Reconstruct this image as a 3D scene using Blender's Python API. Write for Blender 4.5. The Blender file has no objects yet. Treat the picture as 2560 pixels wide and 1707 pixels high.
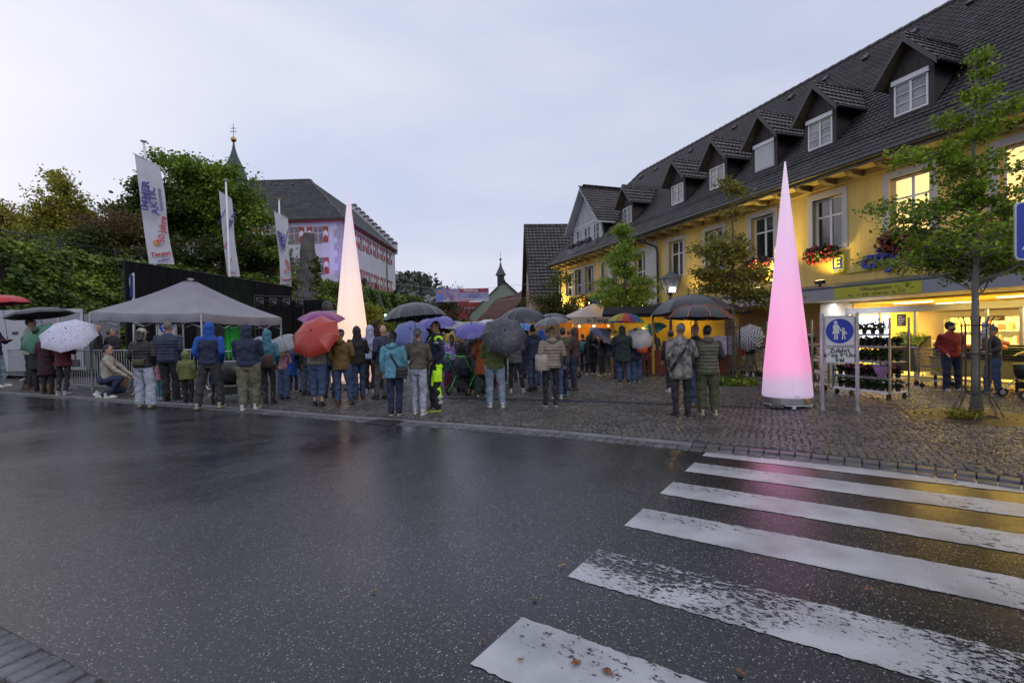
import bpy, math, random
import numpy as np
from mathutils import Matrix, Vector
R = math.radians
rnd = random.Random(7)
nr = np.random.RandomState(11)
SC = bpy.context.scene
COL = SC.collection

# ---------------------------------------------------------------- camera
CW, CH, CF = 2560.0, 1707.0, 1244.0
cam_d = bpy.data.cameras.new('camera')
cam = bpy.data.objects.new('camera', cam_d)
COL.objects.link(cam)
cam_d.sensor_width = 36.0
cam_d.lens = 36.0 * CF / CW
cam_d.clip_end = 3000
cam_d.clip_start = 0.05
CAMP = Vector((0, 0, 1.6))
CAMM = (Matrix.Rotation(R(90 - 0.9), 4, 'X') @ Matrix.Rotation(R(-1.0), 4, 'Z'))
cam.matrix_world = Matrix.Translation(CAMP) @ CAMM
SC.camera = cam

def ray(u, v):
    return (CAMM.to_3x3() @ Vector(((u - CW / 2) / CF, -(v - CH / 2) / CF, -1.0)))
def ground(u, v, z=0.0):
    d = ray(u, v); t = (z - CAMP.z) / d.z
    return CAMP + d * t
def at(u, v, Y):
    d = ray(u, v); return CAMP + d * (Y / d.y)

# ---------------------------------------------------------------- world
w = bpy.data.worlds.new('World'); SC.world = w; w.use_nodes = True
nt = w.node_tree; nt.nodes.clear()
out = nt.nodes.new('ShaderNodeOutputWorld'); bg = nt.nodes.new('ShaderNodeBackground')
sky = nt.nodes.new('ShaderNodeTexSky'); sky.sky_type = 'NISHITA'; sky.sun_disc = False
SUN_EL, SUN_ROT = R(12), R(-60)
sky.sun_elevation = SUN_EL; sky.sun_rotation = SUN_ROT; sky.dust_density = 3
tc = nt.nodes.new('ShaderNodeTexCoord'); mp = nt.nodes.new('ShaderNodeMapping')
mp.inputs['Scale'].default_value = (0.8, 0.8, 3.2)
mp.inputs['Rotation'].default_value = (0.1, 0.0, 0.6)
nz = nt.nodes.new('ShaderNodeTexNoise'); nz.inputs['Scale'].default_value = 1.2
nz.inputs['Detail'].default_value = 6; nz.inputs['Roughness'].default_value = 0.5; nz.inputs['Distortion'].default_value = 0.5
cr = nt.nodes.new('ShaderNodeValToRGB')
cr.color_ramp.elements[0].position = 0.33; cr.color_ramp.elements[0].color = (0.51, 0.56, 0.73, 1)
cr.color_ramp.elements[1].position = 0.68; cr.color_ramp.elements[1].color = (0.71, 0.71, 0.81, 1)
sep = nt.nodes.new('ShaderNodeSeparateXYZ')
gr = nt.nodes.new('ShaderNodeMapRange')      # cloud cover is thinner (brighter) towards the west, left of the view
gr.inputs[1].default_value = -0.8; gr.inputs[2].default_value = 0.9; gr.inputs[3].default_value = 0.98; gr.inputs[4].default_value = 0.82
sc_ = nt.nodes.new('ShaderNodeVectorMath'); sc_.operation = 'SCALE'
skm = nt.nodes.new('ShaderNodeVectorMath'); skm.operation = 'SCALE'; skm.inputs[3].default_value = 0.09
mx = nt.nodes.new('ShaderNodeMixRGB'); mx.inputs[0].default_value = 0.93
L = nt.links.new
L(tc.outputs['Generated'], mp.inputs[0]); L(mp.outputs[0], nz.inputs['Vector']); L(nz.outputs[0], cr.inputs[0])
L(tc.outputs['Generated'], sep.inputs[0]); L(sep.outputs[0], gr.inputs[0])
L(cr.outputs[0], sc_.inputs[0]); L(gr.outputs[0], sc_.inputs[3])
L(sky.outputs[0], skm.inputs[0]); L(skm.outputs[0], mx.inputs[1]); L(sc_.outputs[0], mx.inputs[2])
L(mx.outputs[0], bg.inputs[0]); bg.inputs[1].default_value = 1.0; L(bg.outputs[0], out.inputs[0])

# weak veiled sun behind the clouds
sd = bpy.data.lights.new('sun', 'SUN'); sd.energy = 0.5; sd.angle = R(30); sd.color = (1.0, 0.95, 0.92)
so = bpy.data.objects.new('sun', sd); COL.objects.link(so)
so.rotation_euler = (R(90) - R(40), 0, R(40)); 

SC.view_settings.view_transform = 'Standard'; SC.view_settings.look = 'None'
SC.view_settings.exposure = 0.38; SC.view_settings.gamma = 1.0; SC.view_settings.use_curve_mapping = False
SC.cycles.max_bounces = 6; SC.cycles.diffuse_bounces = 2; SC.cycles.glossy_bounces = 3
SC.cycles.transmission_bounces = 4; SC.cycles.transparent_max_bounces = 8
SC.cycles.sample_clamp_indirect = 4.0; SC.cycles.caustics_reflective = False; SC.cycles.caustics_refractive = False
SC.cycles.use_denoising = True
try: SC.cycles.use_light_tree = True
except Exception: pass

# ---------------------------------------------------------------- materials
MATS = {}
def srgb(r, g, b):
    f = lambda c: ((c / 255 + 0.055) / 1.055) ** 2.4 if c / 255 > 0.04045 else c / 255 / 12.92
    return (f(r), f(g), f(b))
def mat(name, col, rough=0.7, var=0.25, vscale=3.0, bump=0.0, bscale=30.0, metal=0.0, emit=None, es=0.0,
        alpha=1.0, coat=0.0, wave=None, col2=None, streak=0.0, sub=0.0, transl=0.0, island=False, spec=0.5, c2w=0.5):
    """one procedural material: two-scale colour variation, bump noise, optional ribs, translucency"""
    if name in MATS: return MATS[name]
    m = bpy.data.materials.new(name); m.use_nodes = True; MATS[name] = m
    t = m.node_tree; N = t.nodes; lk = t.links.new
    b = N['Principled BSDF']; o = N['Material Output']
    b.inputs['Roughness'].default_value = rough; b.inputs['Metallic'].default_value = metal
    b.inputs['Coat Weight'].default_value = coat; b.inputs['Coat Roughness'].default_value = 0.12
    b.inputs['Specular IOR Level'].default_value = spec
    c = tuple(col) + (1,)
    b.inputs['Base Color'].default_value = c
    tcn = N.new('ShaderNodeTexCoord')
    if var > 0 or col2 is not None:
        n = N.new('ShaderNodeTexNoise'); n.inputs['Scale'].default_value = vscale; n.inputs['Detail'].default_value = 5
        lk(tcn.outputs['Object'], n.inputs['Vector'])
        rp = N.new('ShaderNodeValToRGB'); lk(n.outputs[0], rp.inputs[0])
        c2 = col2 if col2 is not None else tuple(x * (1 + var) for x in col)
        c1 = col if col2 is not None else tuple(x * (1 - var) for x in col)
        rp.color_ramp.elements[0].position = 0.5 - 0.2 * (c2w * 2); rp.color_ramp.elements[0].color = tuple(c1) + (1,)
        rp.color_ramp.elements[1].position = 0.5 + 0.2 * (c2w * 2); rp.color_ramp.elements[1].color = tuple(c2) + (1,)
        src = rp.outputs[0]
        if streak:
            ms_ = N.new('ShaderNodeMapping'); ms_.inputs['Scale'].default_value = (2.2, 2.2, .16); lk(tcn.outputs['Object'], ms_.inputs[0])
            ns_ = N.new('ShaderNodeTexNoise'); ns_.inputs['Scale'].default_value = 1.6; ns_.inputs['Detail'].default_value = 8; ns_.inputs['Roughness'].default_value = .7; lk(ms_.outputs[0], ns_.inputs['Vector'])
            mq = N.new('ShaderNodeMapRange'); mq.inputs[1].default_value = .42; mq.inputs[2].default_value = .72; mq.inputs[3].default_value = 1.0; mq.inputs[4].default_value = 1 - streak; lk(ns_.outputs[0], mq.inputs[0])
            vs_ = N.new('ShaderNodeVectorMath'); vs_.operation = 'SCALE'; lk(src, vs_.inputs[0]); lk(mq.outputs[0], vs_.inputs[3]); src = vs_.outputs[0]
        if island:
            g = N.new('ShaderNodeNewGeometry'); mr = N.new('ShaderNodeMapRange')
            mr.inputs[3].default_value = 1 - island; mr.inputs[4].default_value = 1 + island
            lk(g.outputs['Random Per Island'], mr.inputs[0])
            vm = N.new('ShaderNodeVectorMath'); vm.operation = 'SCALE'
            lk(src, vm.inputs[0]); lk(mr.outputs[0], vm.inputs[3]); src = vm.outputs[0]
        lk(src, b.inputs['Base Color'])
        if transl:
            tr = N.new('ShaderNodeBsdfTranslucent'); lk(src, tr.inputs[0]); mxs = N.new('ShaderNodeMixShader')
            mxs.inputs[0].default_value = transl; lk(b.outputs[0], mxs.inputs[1]); lk(tr.outputs[0], mxs.inputs[2]); lk(mxs.outputs[0], o.inputs[0])
    h = None
    if bump:
        n2 = N.new('ShaderNodeTexNoise'); n2.inputs['Scale'].default_value = bscale; n2.inputs['Detail'].default_value = 4
        lk(tcn.outputs['Object'], n2.inputs['Vector']); h = n2.outputs[0]
        bp = N.new('ShaderNodeBump'); bp.inputs['Strength'].default_value = bump; bp.inputs['Distance'].default_value = 0.02
        lk(h, bp.inputs['Height']); lk(bp.outputs[0], b.inputs['Normal']); last = bp
    if wave:
        ws, wd, ax = wave
        wv = N.new('ShaderNodeTexWave'); wv.inputs['Scale'].default_value = ws; wv.bands_direction = ax
        wv.inputs['Distortion'].default_value = 0.6; wv.inputs['Detail'].default_value = 1; wv.wave_profile = 'SIN'
        lk(tcn.outputs['Object'], wv.inputs['Vector'])
        bq = N.new('ShaderNodeBump'); bq.inputs['Strength'].default_value = 1.0; bq.inputs['Distance'].default_value = wd
        lk(wv.outputs[1], bq.inputs['Height'])
        if bump: lk(last.outputs[0], bq.inputs['Normal'])
        lk(bq.outputs[0], b.inputs['Normal'])
    if emit is not None:
        b.inputs['Emission Color'].default_value = tuple(emit) + (1,); b.inputs['Emission Strength'].default_value = es
    if alpha < 1:
        b.inputs['Alpha'].default_value = alpha
    return m
def cloth(name, col, puffer=False, rough=0.8, var=0.18):
    return mat(name, col, rough, var, 9.0, 0.9, 9.0, wave=((5.2, 0.02, 'Z') if puffer else None))

M_STEEL = mat('galvanised_steel', (0.42, 0.44, 0.47), 0.38, 0.15, 8, metal=0.85)
M_DARKMETAL = mat('dark_painted_metal', (0.03, 0.032, 0.035), 0.4, 0.2, 6)
M_BLACK = mat('black_plastic', (0.012, 0.012, 0.013), 0.45, 0.2, 6)
M_RUBBER = mat('black_rubber', (0.02, 0.02, 0.02), 0.8, 0.2, 6)
M_WHITE = mat('white_paint', (0.72, 0.73, 0.74), 0.5, 0.05, 4)
M_BARK = mat('bark', (0.10, 0.085, 0.065), 0.85, 0.4, 12, 0.9, 40)

# ---------------------------------------------------------------- mesh helpers
class MB:
    def __init__(s): s.v = []; s.f = []; s.mi = []; s.cur = 0
    def add(s, vs, fs):
        k = len(s.v); s.v.extend([tuple(p) for p in vs]); s.f.extend([tuple(i + k for i in f) for f in fs]); s.mi.extend([s.cur] * len(fs)); return s
    def box(s, x0, x1, y0, y1, z0, z1, M=None):
        vs = [(x, y, z) for z in (z0, z1) for y in (y0, y1) for x in (x0, x1)]
        if M is not None: vs = [M @ Vector(p) for p in vs]
        return s.add(vs, [(0, 2, 3, 1), (4, 5, 7, 6), (0, 1, 5, 4), (2, 6, 7, 3), (0, 4, 6, 2), (1, 3, 7, 5)])
    def cbox(s, c, d, rz=0.0):
        M = Matrix.Translation(c) @ Matrix.Rotation(rz, 4, 'Z')
        return s.box(-d[0] / 2, d[0] / 2, -d[1] / 2, d[1] / 2, -d[2] / 2, d[2] / 2, M)
    def prism(s, poly, h, M=None):
        """polygon in local XY, extruded along local Z from 0 to h, placed by M"""
        n = len(poly); vs = [Vector((p[0], p[1], 0)) for p in poly] + [Vector((p[0], p[1], h)) for p in poly]
        if M is not None: vs = [M @ p for p in vs]
        a = sum(poly[i][0] * poly[(i + 1) % n][1] - poly[(i + 1) % n][0] * poly[i][1] for i in range(n))
        fs = [tuple(range(n - 1, -1, -1)), tuple(range(n, 2 * n))] + [(i, (i + 1) % n, n + (i + 1) % n, n + i) for i in range(n)]
        if a < 0: fs = [tuple(reversed(f)) for f in fs]
        return s.add(vs, fs)
    def tube(s, pts, rs, n=8, ry=None, cap=True):
        pts = [Vector(p) for p in pts]
        if not hasattr(rs, '__len__'): rs = [rs] * len(pts)
        k0 = len(s.v); up = Vector((0, 0, 1)); vs = []
        for i, p in enumerate(pts):
            d = (pts[min(i + 1, len(pts) - 1)] - pts[max(i - 1, 0)])
            d = d.normalized() if d.length > 1e-9 else Vector((0, 0, 1))
            a = d.cross(up if abs(d.z) < 0.95 else Vector((0, 1, 0))).normalized(); b = a.cross(d).normalized()
            for j in range(n):
                t = 2 * math.pi * j / n
                vs.append(p + a * math.cos(t) * rs[i] + b * math.sin(t) * (rs[i] if ry is None else ry[i]))
        fs = [(i * n + j, i * n + (j + 1) % n, (i + 1) * n + (j + 1) % n, (i + 1) * n + j) for i in range(len(pts) - 1) for j in range(n)]
        fs = [tuple(reversed(f)) for f in fs]
        if cap: fs += [tuple(range(n)), tuple(range((len(pts) - 1) * n + n - 1, (len(pts) - 1) * n - 1, -1))]
        return s.add(vs, fs)
    def capsule(s, p0, r0, p1, r1, n=10):
        p0, p1 = Vector(p0), Vector(p1); d = (p1 - p0); d = d.normalized() if d.length > 1e-9 else Vector((0, 0, 1))
        ps, rr = [], []
        for a in (-85, -50, -20, 0): ps.append(p0 + d * r0 * math.sin(R(a))); rr.append(r0 * math.cos(R(a)))
        for a in (0, 20, 50, 85): ps.append(p1 + d * r1 * math.sin(R(a))); rr.append(r1 * math.cos(R(a)))
        return s.tube(ps, rr, n)
    def loft(s, rings, n=16, M=None):
        """rings: (z, cx, cy, rx, ry) stacked"""
        vs = []
        for z, cx, cy, rx, ry in rings:
            for j in range(n):
                t = 2 * math.pi * j / n; vs.append(Vector((cx + rx * math.cos(t), cy + ry * math.sin(t), z)))
        if M is not None: vs = [M @ p for p in vs]
        m = len(rings)
        fs = [(i * n + j, i * n + (j + 1) % n, (i + 1) * n + (j + 1) % n, (i + 1) * n + j) for i in range(m - 1) for j in range(n)]
        fs += [tuple(range(n - 1, -1, -1)), tuple(range((m - 1) * n, m * n))]
        if rings[-1][0] < rings[0][0]: fs = [tuple(reversed(f)) for f in fs]
        return s.add(vs, fs)
    def ball(s, c, r, n=12, m=8, M=None):
        if not hasattr(r, '__len__'): r = (r, r, r)
        rings = [(c[2] - r[2] * math.cos(math.pi * (i + 0.15) / (m + 0.3)), c[0], c[1], r[0] * math.sin(math.pi * (i + 0.15) / (m + 0.3)), r[1] * math.sin(math.pi * (i + 0.15) / (m + 0.3))) for i in range(m + 1)]
        return s.loft(rings, n, M)
    def lathe(s, prof, n=16, c=(0, 0)):
        return s.loft([(z, c[0], c[1], r, r) for r, z in prof], n)
    def quad(s, a, b, c, d): return s.add([a, b, c, d], [(0, 1, 2, 3)])
    def mesh(s, name, mats, smooth=False):
        me = bpy.data.meshes.new(name); me.from_pydata(s.v, [], s.f)
        if not isinstance(mats, (list, tuple)): mats = [mats]
        for m in mats: me.materials.append(m)
        if len(mats) > 1: me.polygons.foreach_set('material_index', s.mi)
        if smooth: me.polygons.foreach_set('use_smooth', [True] * len(me.polygons))
        me.update(); return me
    def build(s, name, mats, parent=None, smooth=False, **kw):
        return link(name, s.mesh(name, mats, smooth), parent, **kw)
def link(name, me, parent=None, loc=None, rot=None, label=None, cat=None, group=None, kind=None, M=None, scale=None):
    o = bpy.data.objects.new(name, me); COL.objects.link(o)
    if parent is not None: o.parent = parent
    if M is not None: o.matrix_local = M
    if loc is not None: o.location = loc
    if rot is not None: o.rotation_euler = rot
    if scale is not None: o.scale = scale
    return tag(o, label, cat, group, kind)
def tag(o, label=None, cat=None, group=None, kind=None):
    if label: o['label'] = label
    if cat: o['category'] = cat
    if group: o['group'] = group
    if kind: o['kind'] = kind
    return o
def thing(name, label, cat, loc=(0, 0, 0), rz=0.0, group=None, kind=None):
    return link(name, None, None, loc, (0, 0, rz), label, cat, group, kind)
def copy_tree(o, parent=None, loc=None, rz=None, label=None):
    c = o.copy(); COL.objects.link(c)
    if parent is not None: c.parent = parent
    if loc is not None: c.location = loc
    if rz is not None: c.rotation_euler = (0, 0, rz)
    if label: c['label'] = label
    for ch in KIDS(o): copy_tree(ch, c)
    return c
def KIDS(o): return [x for x in o.children]
def npmesh(name, V, Fq, mats, mi=None, smooth=False):
    """fast mesh from numpy arrays: V (n,3), Fq (m,k) with k = 3 or 4"""
    me = bpy.data.meshes.new(name); V = np.asarray(V, np.float32); Fq = np.asarray(Fq, np.int32)
    me.vertices.add(len(V)); me.vertices.foreach_set('co', V.ravel())
    k = Fq.shape[1]; me.loops.add(Fq.size); me.loops.foreach_set('vertex_index', Fq.ravel())
    me.polygons.add(len(Fq)); me.polygons.foreach_set('loop_start', np.arange(0, Fq.size, k, dtype=np.int32))
    if not isinstance(mats, (list, tuple)): mats = [mats]
    for m in mats: me.materials.append(m)
    if mi is not None: me.polygons.foreach_set('material_index', np.asarray(mi, np.int32))
    if smooth: me.polygons.foreach_set('use_smooth', np.ones(len(Fq), bool))
    me.update(calc_edges=True); me.validate(); return me
TEXTS = []
def text(body, size, M, material, parent=None, name='lettering', ext=0.002, align='CENTER', shear=0.0, bold=0.0, xs=1.0):
    c = bpy.data.curves.new(name, 'FONT'); c.body = body; c.size = size; c.extrude = ext; c.align_x = align; c.align_y = 'CENTER'
    c.shear = shear; c.offset = bold; c.resolution_u = 3
    c.materials.append(material)
    o = bpy.data.objects.new(name, c); COL.objects.link(o)
    if parent is not None: o.parent = parent
    o.matrix_local = M @ Matrix.Diagonal((xs, 1, 1, 1)); TEXTS.append(o); return o
def flush_texts():
    dg = bpy.context.evaluated_depsgraph_get(); dg.update()
    for i, o in enumerate(list(TEXTS)):
        me = bpy.data.meshes.new_from_object(o.evaluated_get(dg))
        n = link(o.name + '_t', me, o.parent, M=o.matrix_local.copy()); nm = o.name
        bpy.data.objects.remove(o); n.name = nm
        if nm in bpy.data.objects: n.name = nm.split('.')[0]
    TEXTS.clear()
def frame(xa, ya, za, o):
    """matrix from axis vectors and origin"""
    M = Matrix.Identity(4)
    for i, a in enumerate((xa, ya, za)):
        a = Vector(a)
        for j in range(3): M[j][i] = a[j]
    for j in range(3): M[j][3] = o[j]
    return M
# ================================================================ GROUND
# kerb line runs across the view; road in front of it, plaza behind
KERB = [ground(-900, 928), ground(0, 982), ground(460, 1013), ground(925, 1050), ground(1370, 1082), ground(1796, 1123), ground(2200, 1163), ground(2560, 1208), ground(3300, 1330)]
KX = np.array([-60] + [p.x for p in KERB] + [30]); KY = np.array([KERB[0].y + (KERB[0].y-KERB[1].y)/(KERB[1].x-KERB[0].x) * (KERB[0].x + 60)] + [p.y for p in KERB] + [-18])
_xs = np.linspace(-60, 30, 361); _ys = np.interp(_xs, KX, KY)
for _ in range(6): _ys[1:-1] = (_ys[:-2] + 2 * _ys[1:-1] + _ys[2:]) / 4
def kerb_y(x): return np.interp(x, _xs, _ys)
PZ = 0.026   # plaza level

def asphalt_mat():
    m = bpy.data.materials.new('wet_asphalt'); m.use_nodes = True
    t = m.node_tree; N = t.nodes; lk = t.links.new; b = N['Principled BSDF']
    tcn = N.new('ShaderNodeTexCoord')
    v = N.new('ShaderNodeTexVoronoi'); v.inputs['Scale'].default_value = 150; lk(tcn.outputs['Object'], v.inputs['Vector'])
    rgb = N.new('ShaderNodeSeparateColor'); lk(v.outputs['Color'], rgb.inputs[0])
    cr = N.new('ShaderNodeValToRGB'); lk(rgb.outputs[0], cr.inputs[0])
    e = cr.color_ramp; e.elements[0].position = 0.0; e.elements[0].color = (0.004, 0.004, 0.006, 1)
    e.elements[1].position = 1.0; e.elements[1].color = (0.36, 0.35, 0.34, 1)
    for p, c in ((0.55, (0.008, 0.008, 0.011, 1)), (0.86, (0.017, 0.016, 0.018, 1)), (0.97, (0.09, 0.085, 0.08, 1))):
        x = e.elements.new(p); x.color = c
    # big damp patches
    n1 = N.new('ShaderNodeTexNoise'); n1.inputs['Scale'].default_value = 0.28; n1.inputs['Distortion'].default_value = .6; n1.inputs['Detail'].default_value = 7; n1.inputs['Roughness'].default_value = 0.6
    lk(tcn.outputs['Object'], n1.inputs['Vector'])
    mr = N.new('ShaderNodeMapRange'); mr.inputs[1].default_value = 0.36; mr.inputs[2].default_value = 0.64; mr.inputs[3].default_value = 0.06; mr.inputs[4].default_value = 0.36
    lk(n1.outputs[0], mr.inputs[0]); 
    n3 = N.new('ShaderNodeTexNoise'); n3.inputs['Scale'].default_value = 60; n3.inputs['Detail'].default_value = 2; lk(tcn.outputs['Object'], n3.inputs['Vector'])
    ma = N.new('ShaderNodeMath'); ma.operation = 'MULTIPLY_ADD'; ma.inputs[1].default_value = 0.14; lk(n3.outputs[0], ma.inputs[0]); lk(mr.outputs[0], ma.inputs[2])
    lk(ma.outputs[0], b.inputs['Roughness'])
    hs = N.new('ShaderNodeMapRange'); hs.inputs[1].default_value = 0.3; hs.inputs[2].default_value = 0.7; hs.inputs[3].default_value = 0.55; hs.inputs[4].default_value = 1.7; lk(n1.outputs[0], hs.inputs[0])
    vm = N.new('ShaderNodeVectorMath'); vm.operation = 'SCALE'; lk(cr.outputs[0], vm.inputs[0]); lk(hs.outputs[0], vm.inputs[3]); lk(vm.outputs[0], b.inputs['Base Color'])
    bp = N.new('ShaderNodeBump'); bp.inputs['Strength'].default_value = 0.40; bp.inputs['Distance'].default_value = 0.0014
    lk(v.outputs['Distance'], bp.inputs['Height']); bp.invert = True
    bp2 = N.new('ShaderNodeBump'); bp2.inputs['Strength'].default_value = 0.35; bp2.inputs['Distance'].default_value = 0.006
    n4 = N.new('ShaderNodeTexNoise'); n4.inputs['Scale'].default_value = 7; n4.inputs['Detail'].default_value = 4; lk(tcn.outputs['Object'], n4.inputs['Vector'])
    lk(n4.outputs[0], bp2.inputs['Height']); lk(bp.outputs[0], bp2.inputs['Normal']); lk(bp2.outputs[0], b.inputs['Normal'])
    b.inputs['Specular IOR Level'].default_value = 0.5
    return m
M_ASPH = asphalt_mat()
g = MB(); g.quad((-900, -300, -0.03), (900, -300, -0.03), (900, 1200, -0.03), (-900, 1200, -0.03))
g.build('ground', mat('ground_soil', (0.05, 0.055, 0.04), 0.9, 0.3, 0.1), kind='structure')
# road sheet up to the kerb
rv, rf = [], []
xs = np.linspace(-60, 30, 181)
for x in xs: rv += [(x, -22, 0), (x, float(kerb_y(x)) + 0.02, 0)]
for i in range(180): rf.append((2 * i, 2 * i + 2, 2 * i + 3, 2 * i + 1))
rd = MB(); rd.add(rv, rf); ROAD = rd.build('road', M_ASPH, kind='structure')

# plaza bedding: visible as joints near, as plain cobbled surface far away
def cobble_far_mat():
    m = bpy.data.materials.new('wet_cobble_field'); m.use_nodes = True
    t = m.node_tree; N = t.nodes; lk = t.links.new; b = N['Principled BSDF']
    tcn = N.new('ShaderNodeTexCoord'); v = N.new('ShaderNodeTexVoronoi'); v.feature = 'DISTANCE_TO_EDGE'; v.inputs['Scale'].default_value = 9.5; v.inputs['Randomness'].default_value = 0.6
    v2 = N.new('ShaderNodeTexVoronoi'); v2.inputs['Scale'].default_value = 9.5; v2.inputs['Randomness'].default_value = 0.6
    lk(tcn.outputs['Object'], v.inputs['Vector']); lk(tcn.outputs['Object'], v2.inputs['Vector'])
    s = N.new('ShaderNodeSeparateColor'); lk(v2.outputs['Color'], s.inputs[0])
    mr = N.new('ShaderNodeMapRange'); mr.inputs[3].default_value = 0.055; mr.inputs[4].default_value = 0.15; lk(s.outputs[0], mr.inputs[0])
    st = N.new('ShaderNodeMapRange'); st.inputs[1].default_value = 0.02; st.inputs[2].default_value = 0.07; st.inputs[3].default_value = 0.2; lk(v.outputs['Distance'], st.inputs[0])
    mu = N.new('ShaderNodeMath'); mu.operation = 'MULTIPLY'; lk(mr.outputs[0], mu.inputs[0]); lk(st.outputs[0], mu.inputs[1])
    lk(mu.outputs[0], b.inputs['Base Color']); b.inputs['Roughness'].default_value = 0.42
    bp = N.new('ShaderNodeBump'); bp.inputs['Distance'].default_value = 0.012; bp.inputs['Strength'].default_value = 0.8; lk(st.outputs[0], bp.inputs['Height']); lk(bp.outputs[0], b.inputs['Normal'])
    return m
M_FAR = cobble_far_mat()
M_JOINT = mat('wet_joint_sand', (0.022, 0.020, 0.017), 0.75, 0.3, 5, 0.5, 60)
COB_N = 17.0   # depth behind the kerb covered by stones as geometry
def plaza_sheet(name, d0, d1, z, m):
    p = MB(); vs, fs = [], []
    for x in xs:
        y = float(kerb_y(x)); vs += [(x, y + d0, z), (x, y + d1, z)]
    for i in range(180): fs.append((2 * i, 2 * i + 2, 2 * i + 3, 2 * i + 1))
    p.add(vs, fs); return p.build(name, m, kind='structure')
PLAZA = plaza_sheet('plaza', 0.1, COB_N + 0.4, PZ - 0.012, M_JOINT)
plaza_sheet('plaza_far', COB_N, 170, PZ - 0.008, M_FAR)

M_COB = mat('wet_cobblestone', (0.045, 0.043, 0.042), 0.22, 0.35, 1.1, 0.7, 55, col2=(0.105, 0.098, 0.09), island=0.5)
# segmental arches: columns run away from the kerb, arcs side by side
WCOL = 1.45; RARC = 0.98; NS = 15; STEP = 0.098
ux, uy = 0.885, -0.466       # along the kerb (average) ; (0.466,0.885) into the plaza
org = np.array([0.0, 8.2])
def stone_field():
    rows = int((COB_N + 13) / STEP); cols = range(-24, 16)
    Q, U = [], []
    tt = np.linspace(-WCOL / 2, WCOL / 2, NS + 1)
    for c in cols:
        for j in range(-110, rows):
            WJ = .045 * math.sin(j * 1.9 + c) + nr.uniform(-.02, .02); jit = nr.uniform(-0.005, 0.005, (NS + 1,)); sh = nr.uniform(-0.5, 0.5) * WCOL / NS * 0.6
            ta = np.clip(tt + sh + jit, -WCOL / 2, WCOL / 2); ta[0] = -WCOL / 2 + WJ; ta[-1] = WCOL / 2 + (.045 * math.sin(j * 1.9 + c + 1) + nr.uniform(-.02, .02))
            g0 = nr.uniform(0.003, 0.009, NS)
            t0 = ta[:-1] + g0; t1 = ta[1:] - g0
            ok = (t1 - t0) > 0.035; t0, t1 = t0[ok], t1[ok]
            if len(t0) == 0: continue
            e0 = nr.uniform(0.004, 0.010, len(t0)); e1 = nr.uniform(0.004, 0.010, len(t0))
            def arc(t): return np.sqrt(RARC ** 2 - np.minimum(np.abs(t), RARC * 0.98) ** 2) - RARC * 0.8
            X = np.stack([t0, t1, t1, t0], 1) + (c + 0.5) * WCOL
            Yb = j * STEP; X = X + WJ * 0
            Y = np.stack([Yb + e0 + arc(t0), Yb + e0 + arc(t1), Yb + STEP - e1 + arc(t1), Yb + STEP - e1 + arc(t0)], 1)
            Q.append(np.stack([X, Y], 2))
    return np.concatenate(Q)
Q = stone_field()
Q += nr.uniform(-0.003, 0.003, Q.shape)
WX = org[0] + Q[..., 0] * ux + Q[..., 1] * (-uy); WY = org[1] + Q[..., 0] * uy + Q[..., 1] * ux
P4 = np.stack([WX, WY], 2); cen = P4.mean(1)
dk = P4[..., 1] - kerb_y(P4[..., 0])
keep = (dk.min(1) > 0.26) & (dk.max(1) < COB_N)
ang = np.abs(cen[:, 0]) / np.maximum(cen[:, 1], 0.1)
# street-side fringe of the shops stays free: wall plane
wd = cen[:, 0] * 0.9462 + cen[:, 1] * 0.3236
keep &= (cen[:, 1] > -2) & ((ang < 1.3) | (cen[:, 0] > 0)) & (cen[:, 0] < 17) & (wd < 16.76) & (cen[:, 0] > -23)
TREEP = [(ground(2440, 1042, PZ), 0.95), (ground(1835, 960, PZ), 0.55), (ground(1590, 930, PZ), 0.45)]
for tp, tr in TREEP: keep &= ((cen[:, 0] - tp.x) ** 2 + (cen[:, 1] - tp.y) ** 2 > tr ** 2)
# drain channel strip across the plaza
DR = [ground(1000, 992, PZ), ground(1500, 1004, PZ), ground(2005, 1024, PZ)]
drx = np.array([p.x for p in DR]); dry = np.array([p.y for p in DR])
def drain_y(x): return np.interp(x, drx, dry)
keep &= ~((cen[:, 0] > drx[0]) & (cen[:, 0] < drx[-1]) & (np.abs(cen[:, 1] - drain_y(cen[:, 0])) < 0.16))
P4 = P4[keep]; cen = cen[keep]
def stones_mesh(P4, zt, inset=0.012, h=0.03, name='cobblestones', m=None, tilt=0.0035):
    n = len(P4); c = P4.mean(1, keepdims=True); d = P4 - c; ln = np.linalg.norm(d, axis=2, keepdims=True)
    top = c + d * (1 - inset / ln)
    z = zt + nr.uniform(-0.004, 0.004, (n, 1)) + nr.uniform(-tilt, tilt, (n, 4))
    V = np.zeros((n, 8, 3)); V[:, :4, :2] = P4; V[:, :4, 2] = zt - h; V[:, 4:, :2] = top; V[:, 4:, 2] = z
    mid = (P4 * 0.35 + top * 0.65)
    V2 = np.zeros((n, 12, 3)); V2[:, :4] = V[:, :4]; V2[:, 4:8, :2] = P4 * 0.8 + top * 0.2; V2[:, 4:8, 2] = z - 0.009; V2[:, 8:] = V[:, 4:]
    base = (np.arange(n) * 12)[:, None, None]
    f = np.array([[0, 1, 5, 4], [1, 2, 6, 5], [2, 3, 7, 6], [3, 0, 4, 7], [4, 5, 9, 8], [5, 6, 10, 9], [6, 7, 11, 10], [7, 4, 8, 11], [8, 9, 10, 11]])
    return V2.reshape(-1, 3), (f[None] + base).reshape(-1, 4)
dist = np.hypot(cen[:, 0], cen[:, 1]); 
vis = np.where(np.abs(cen[:, 0] - 0.05) / cen[:, 1] < 1.03, dist, 1e6)
order = np.argsort(vis); nearI = order[:290]; farI = order[290:]
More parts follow.
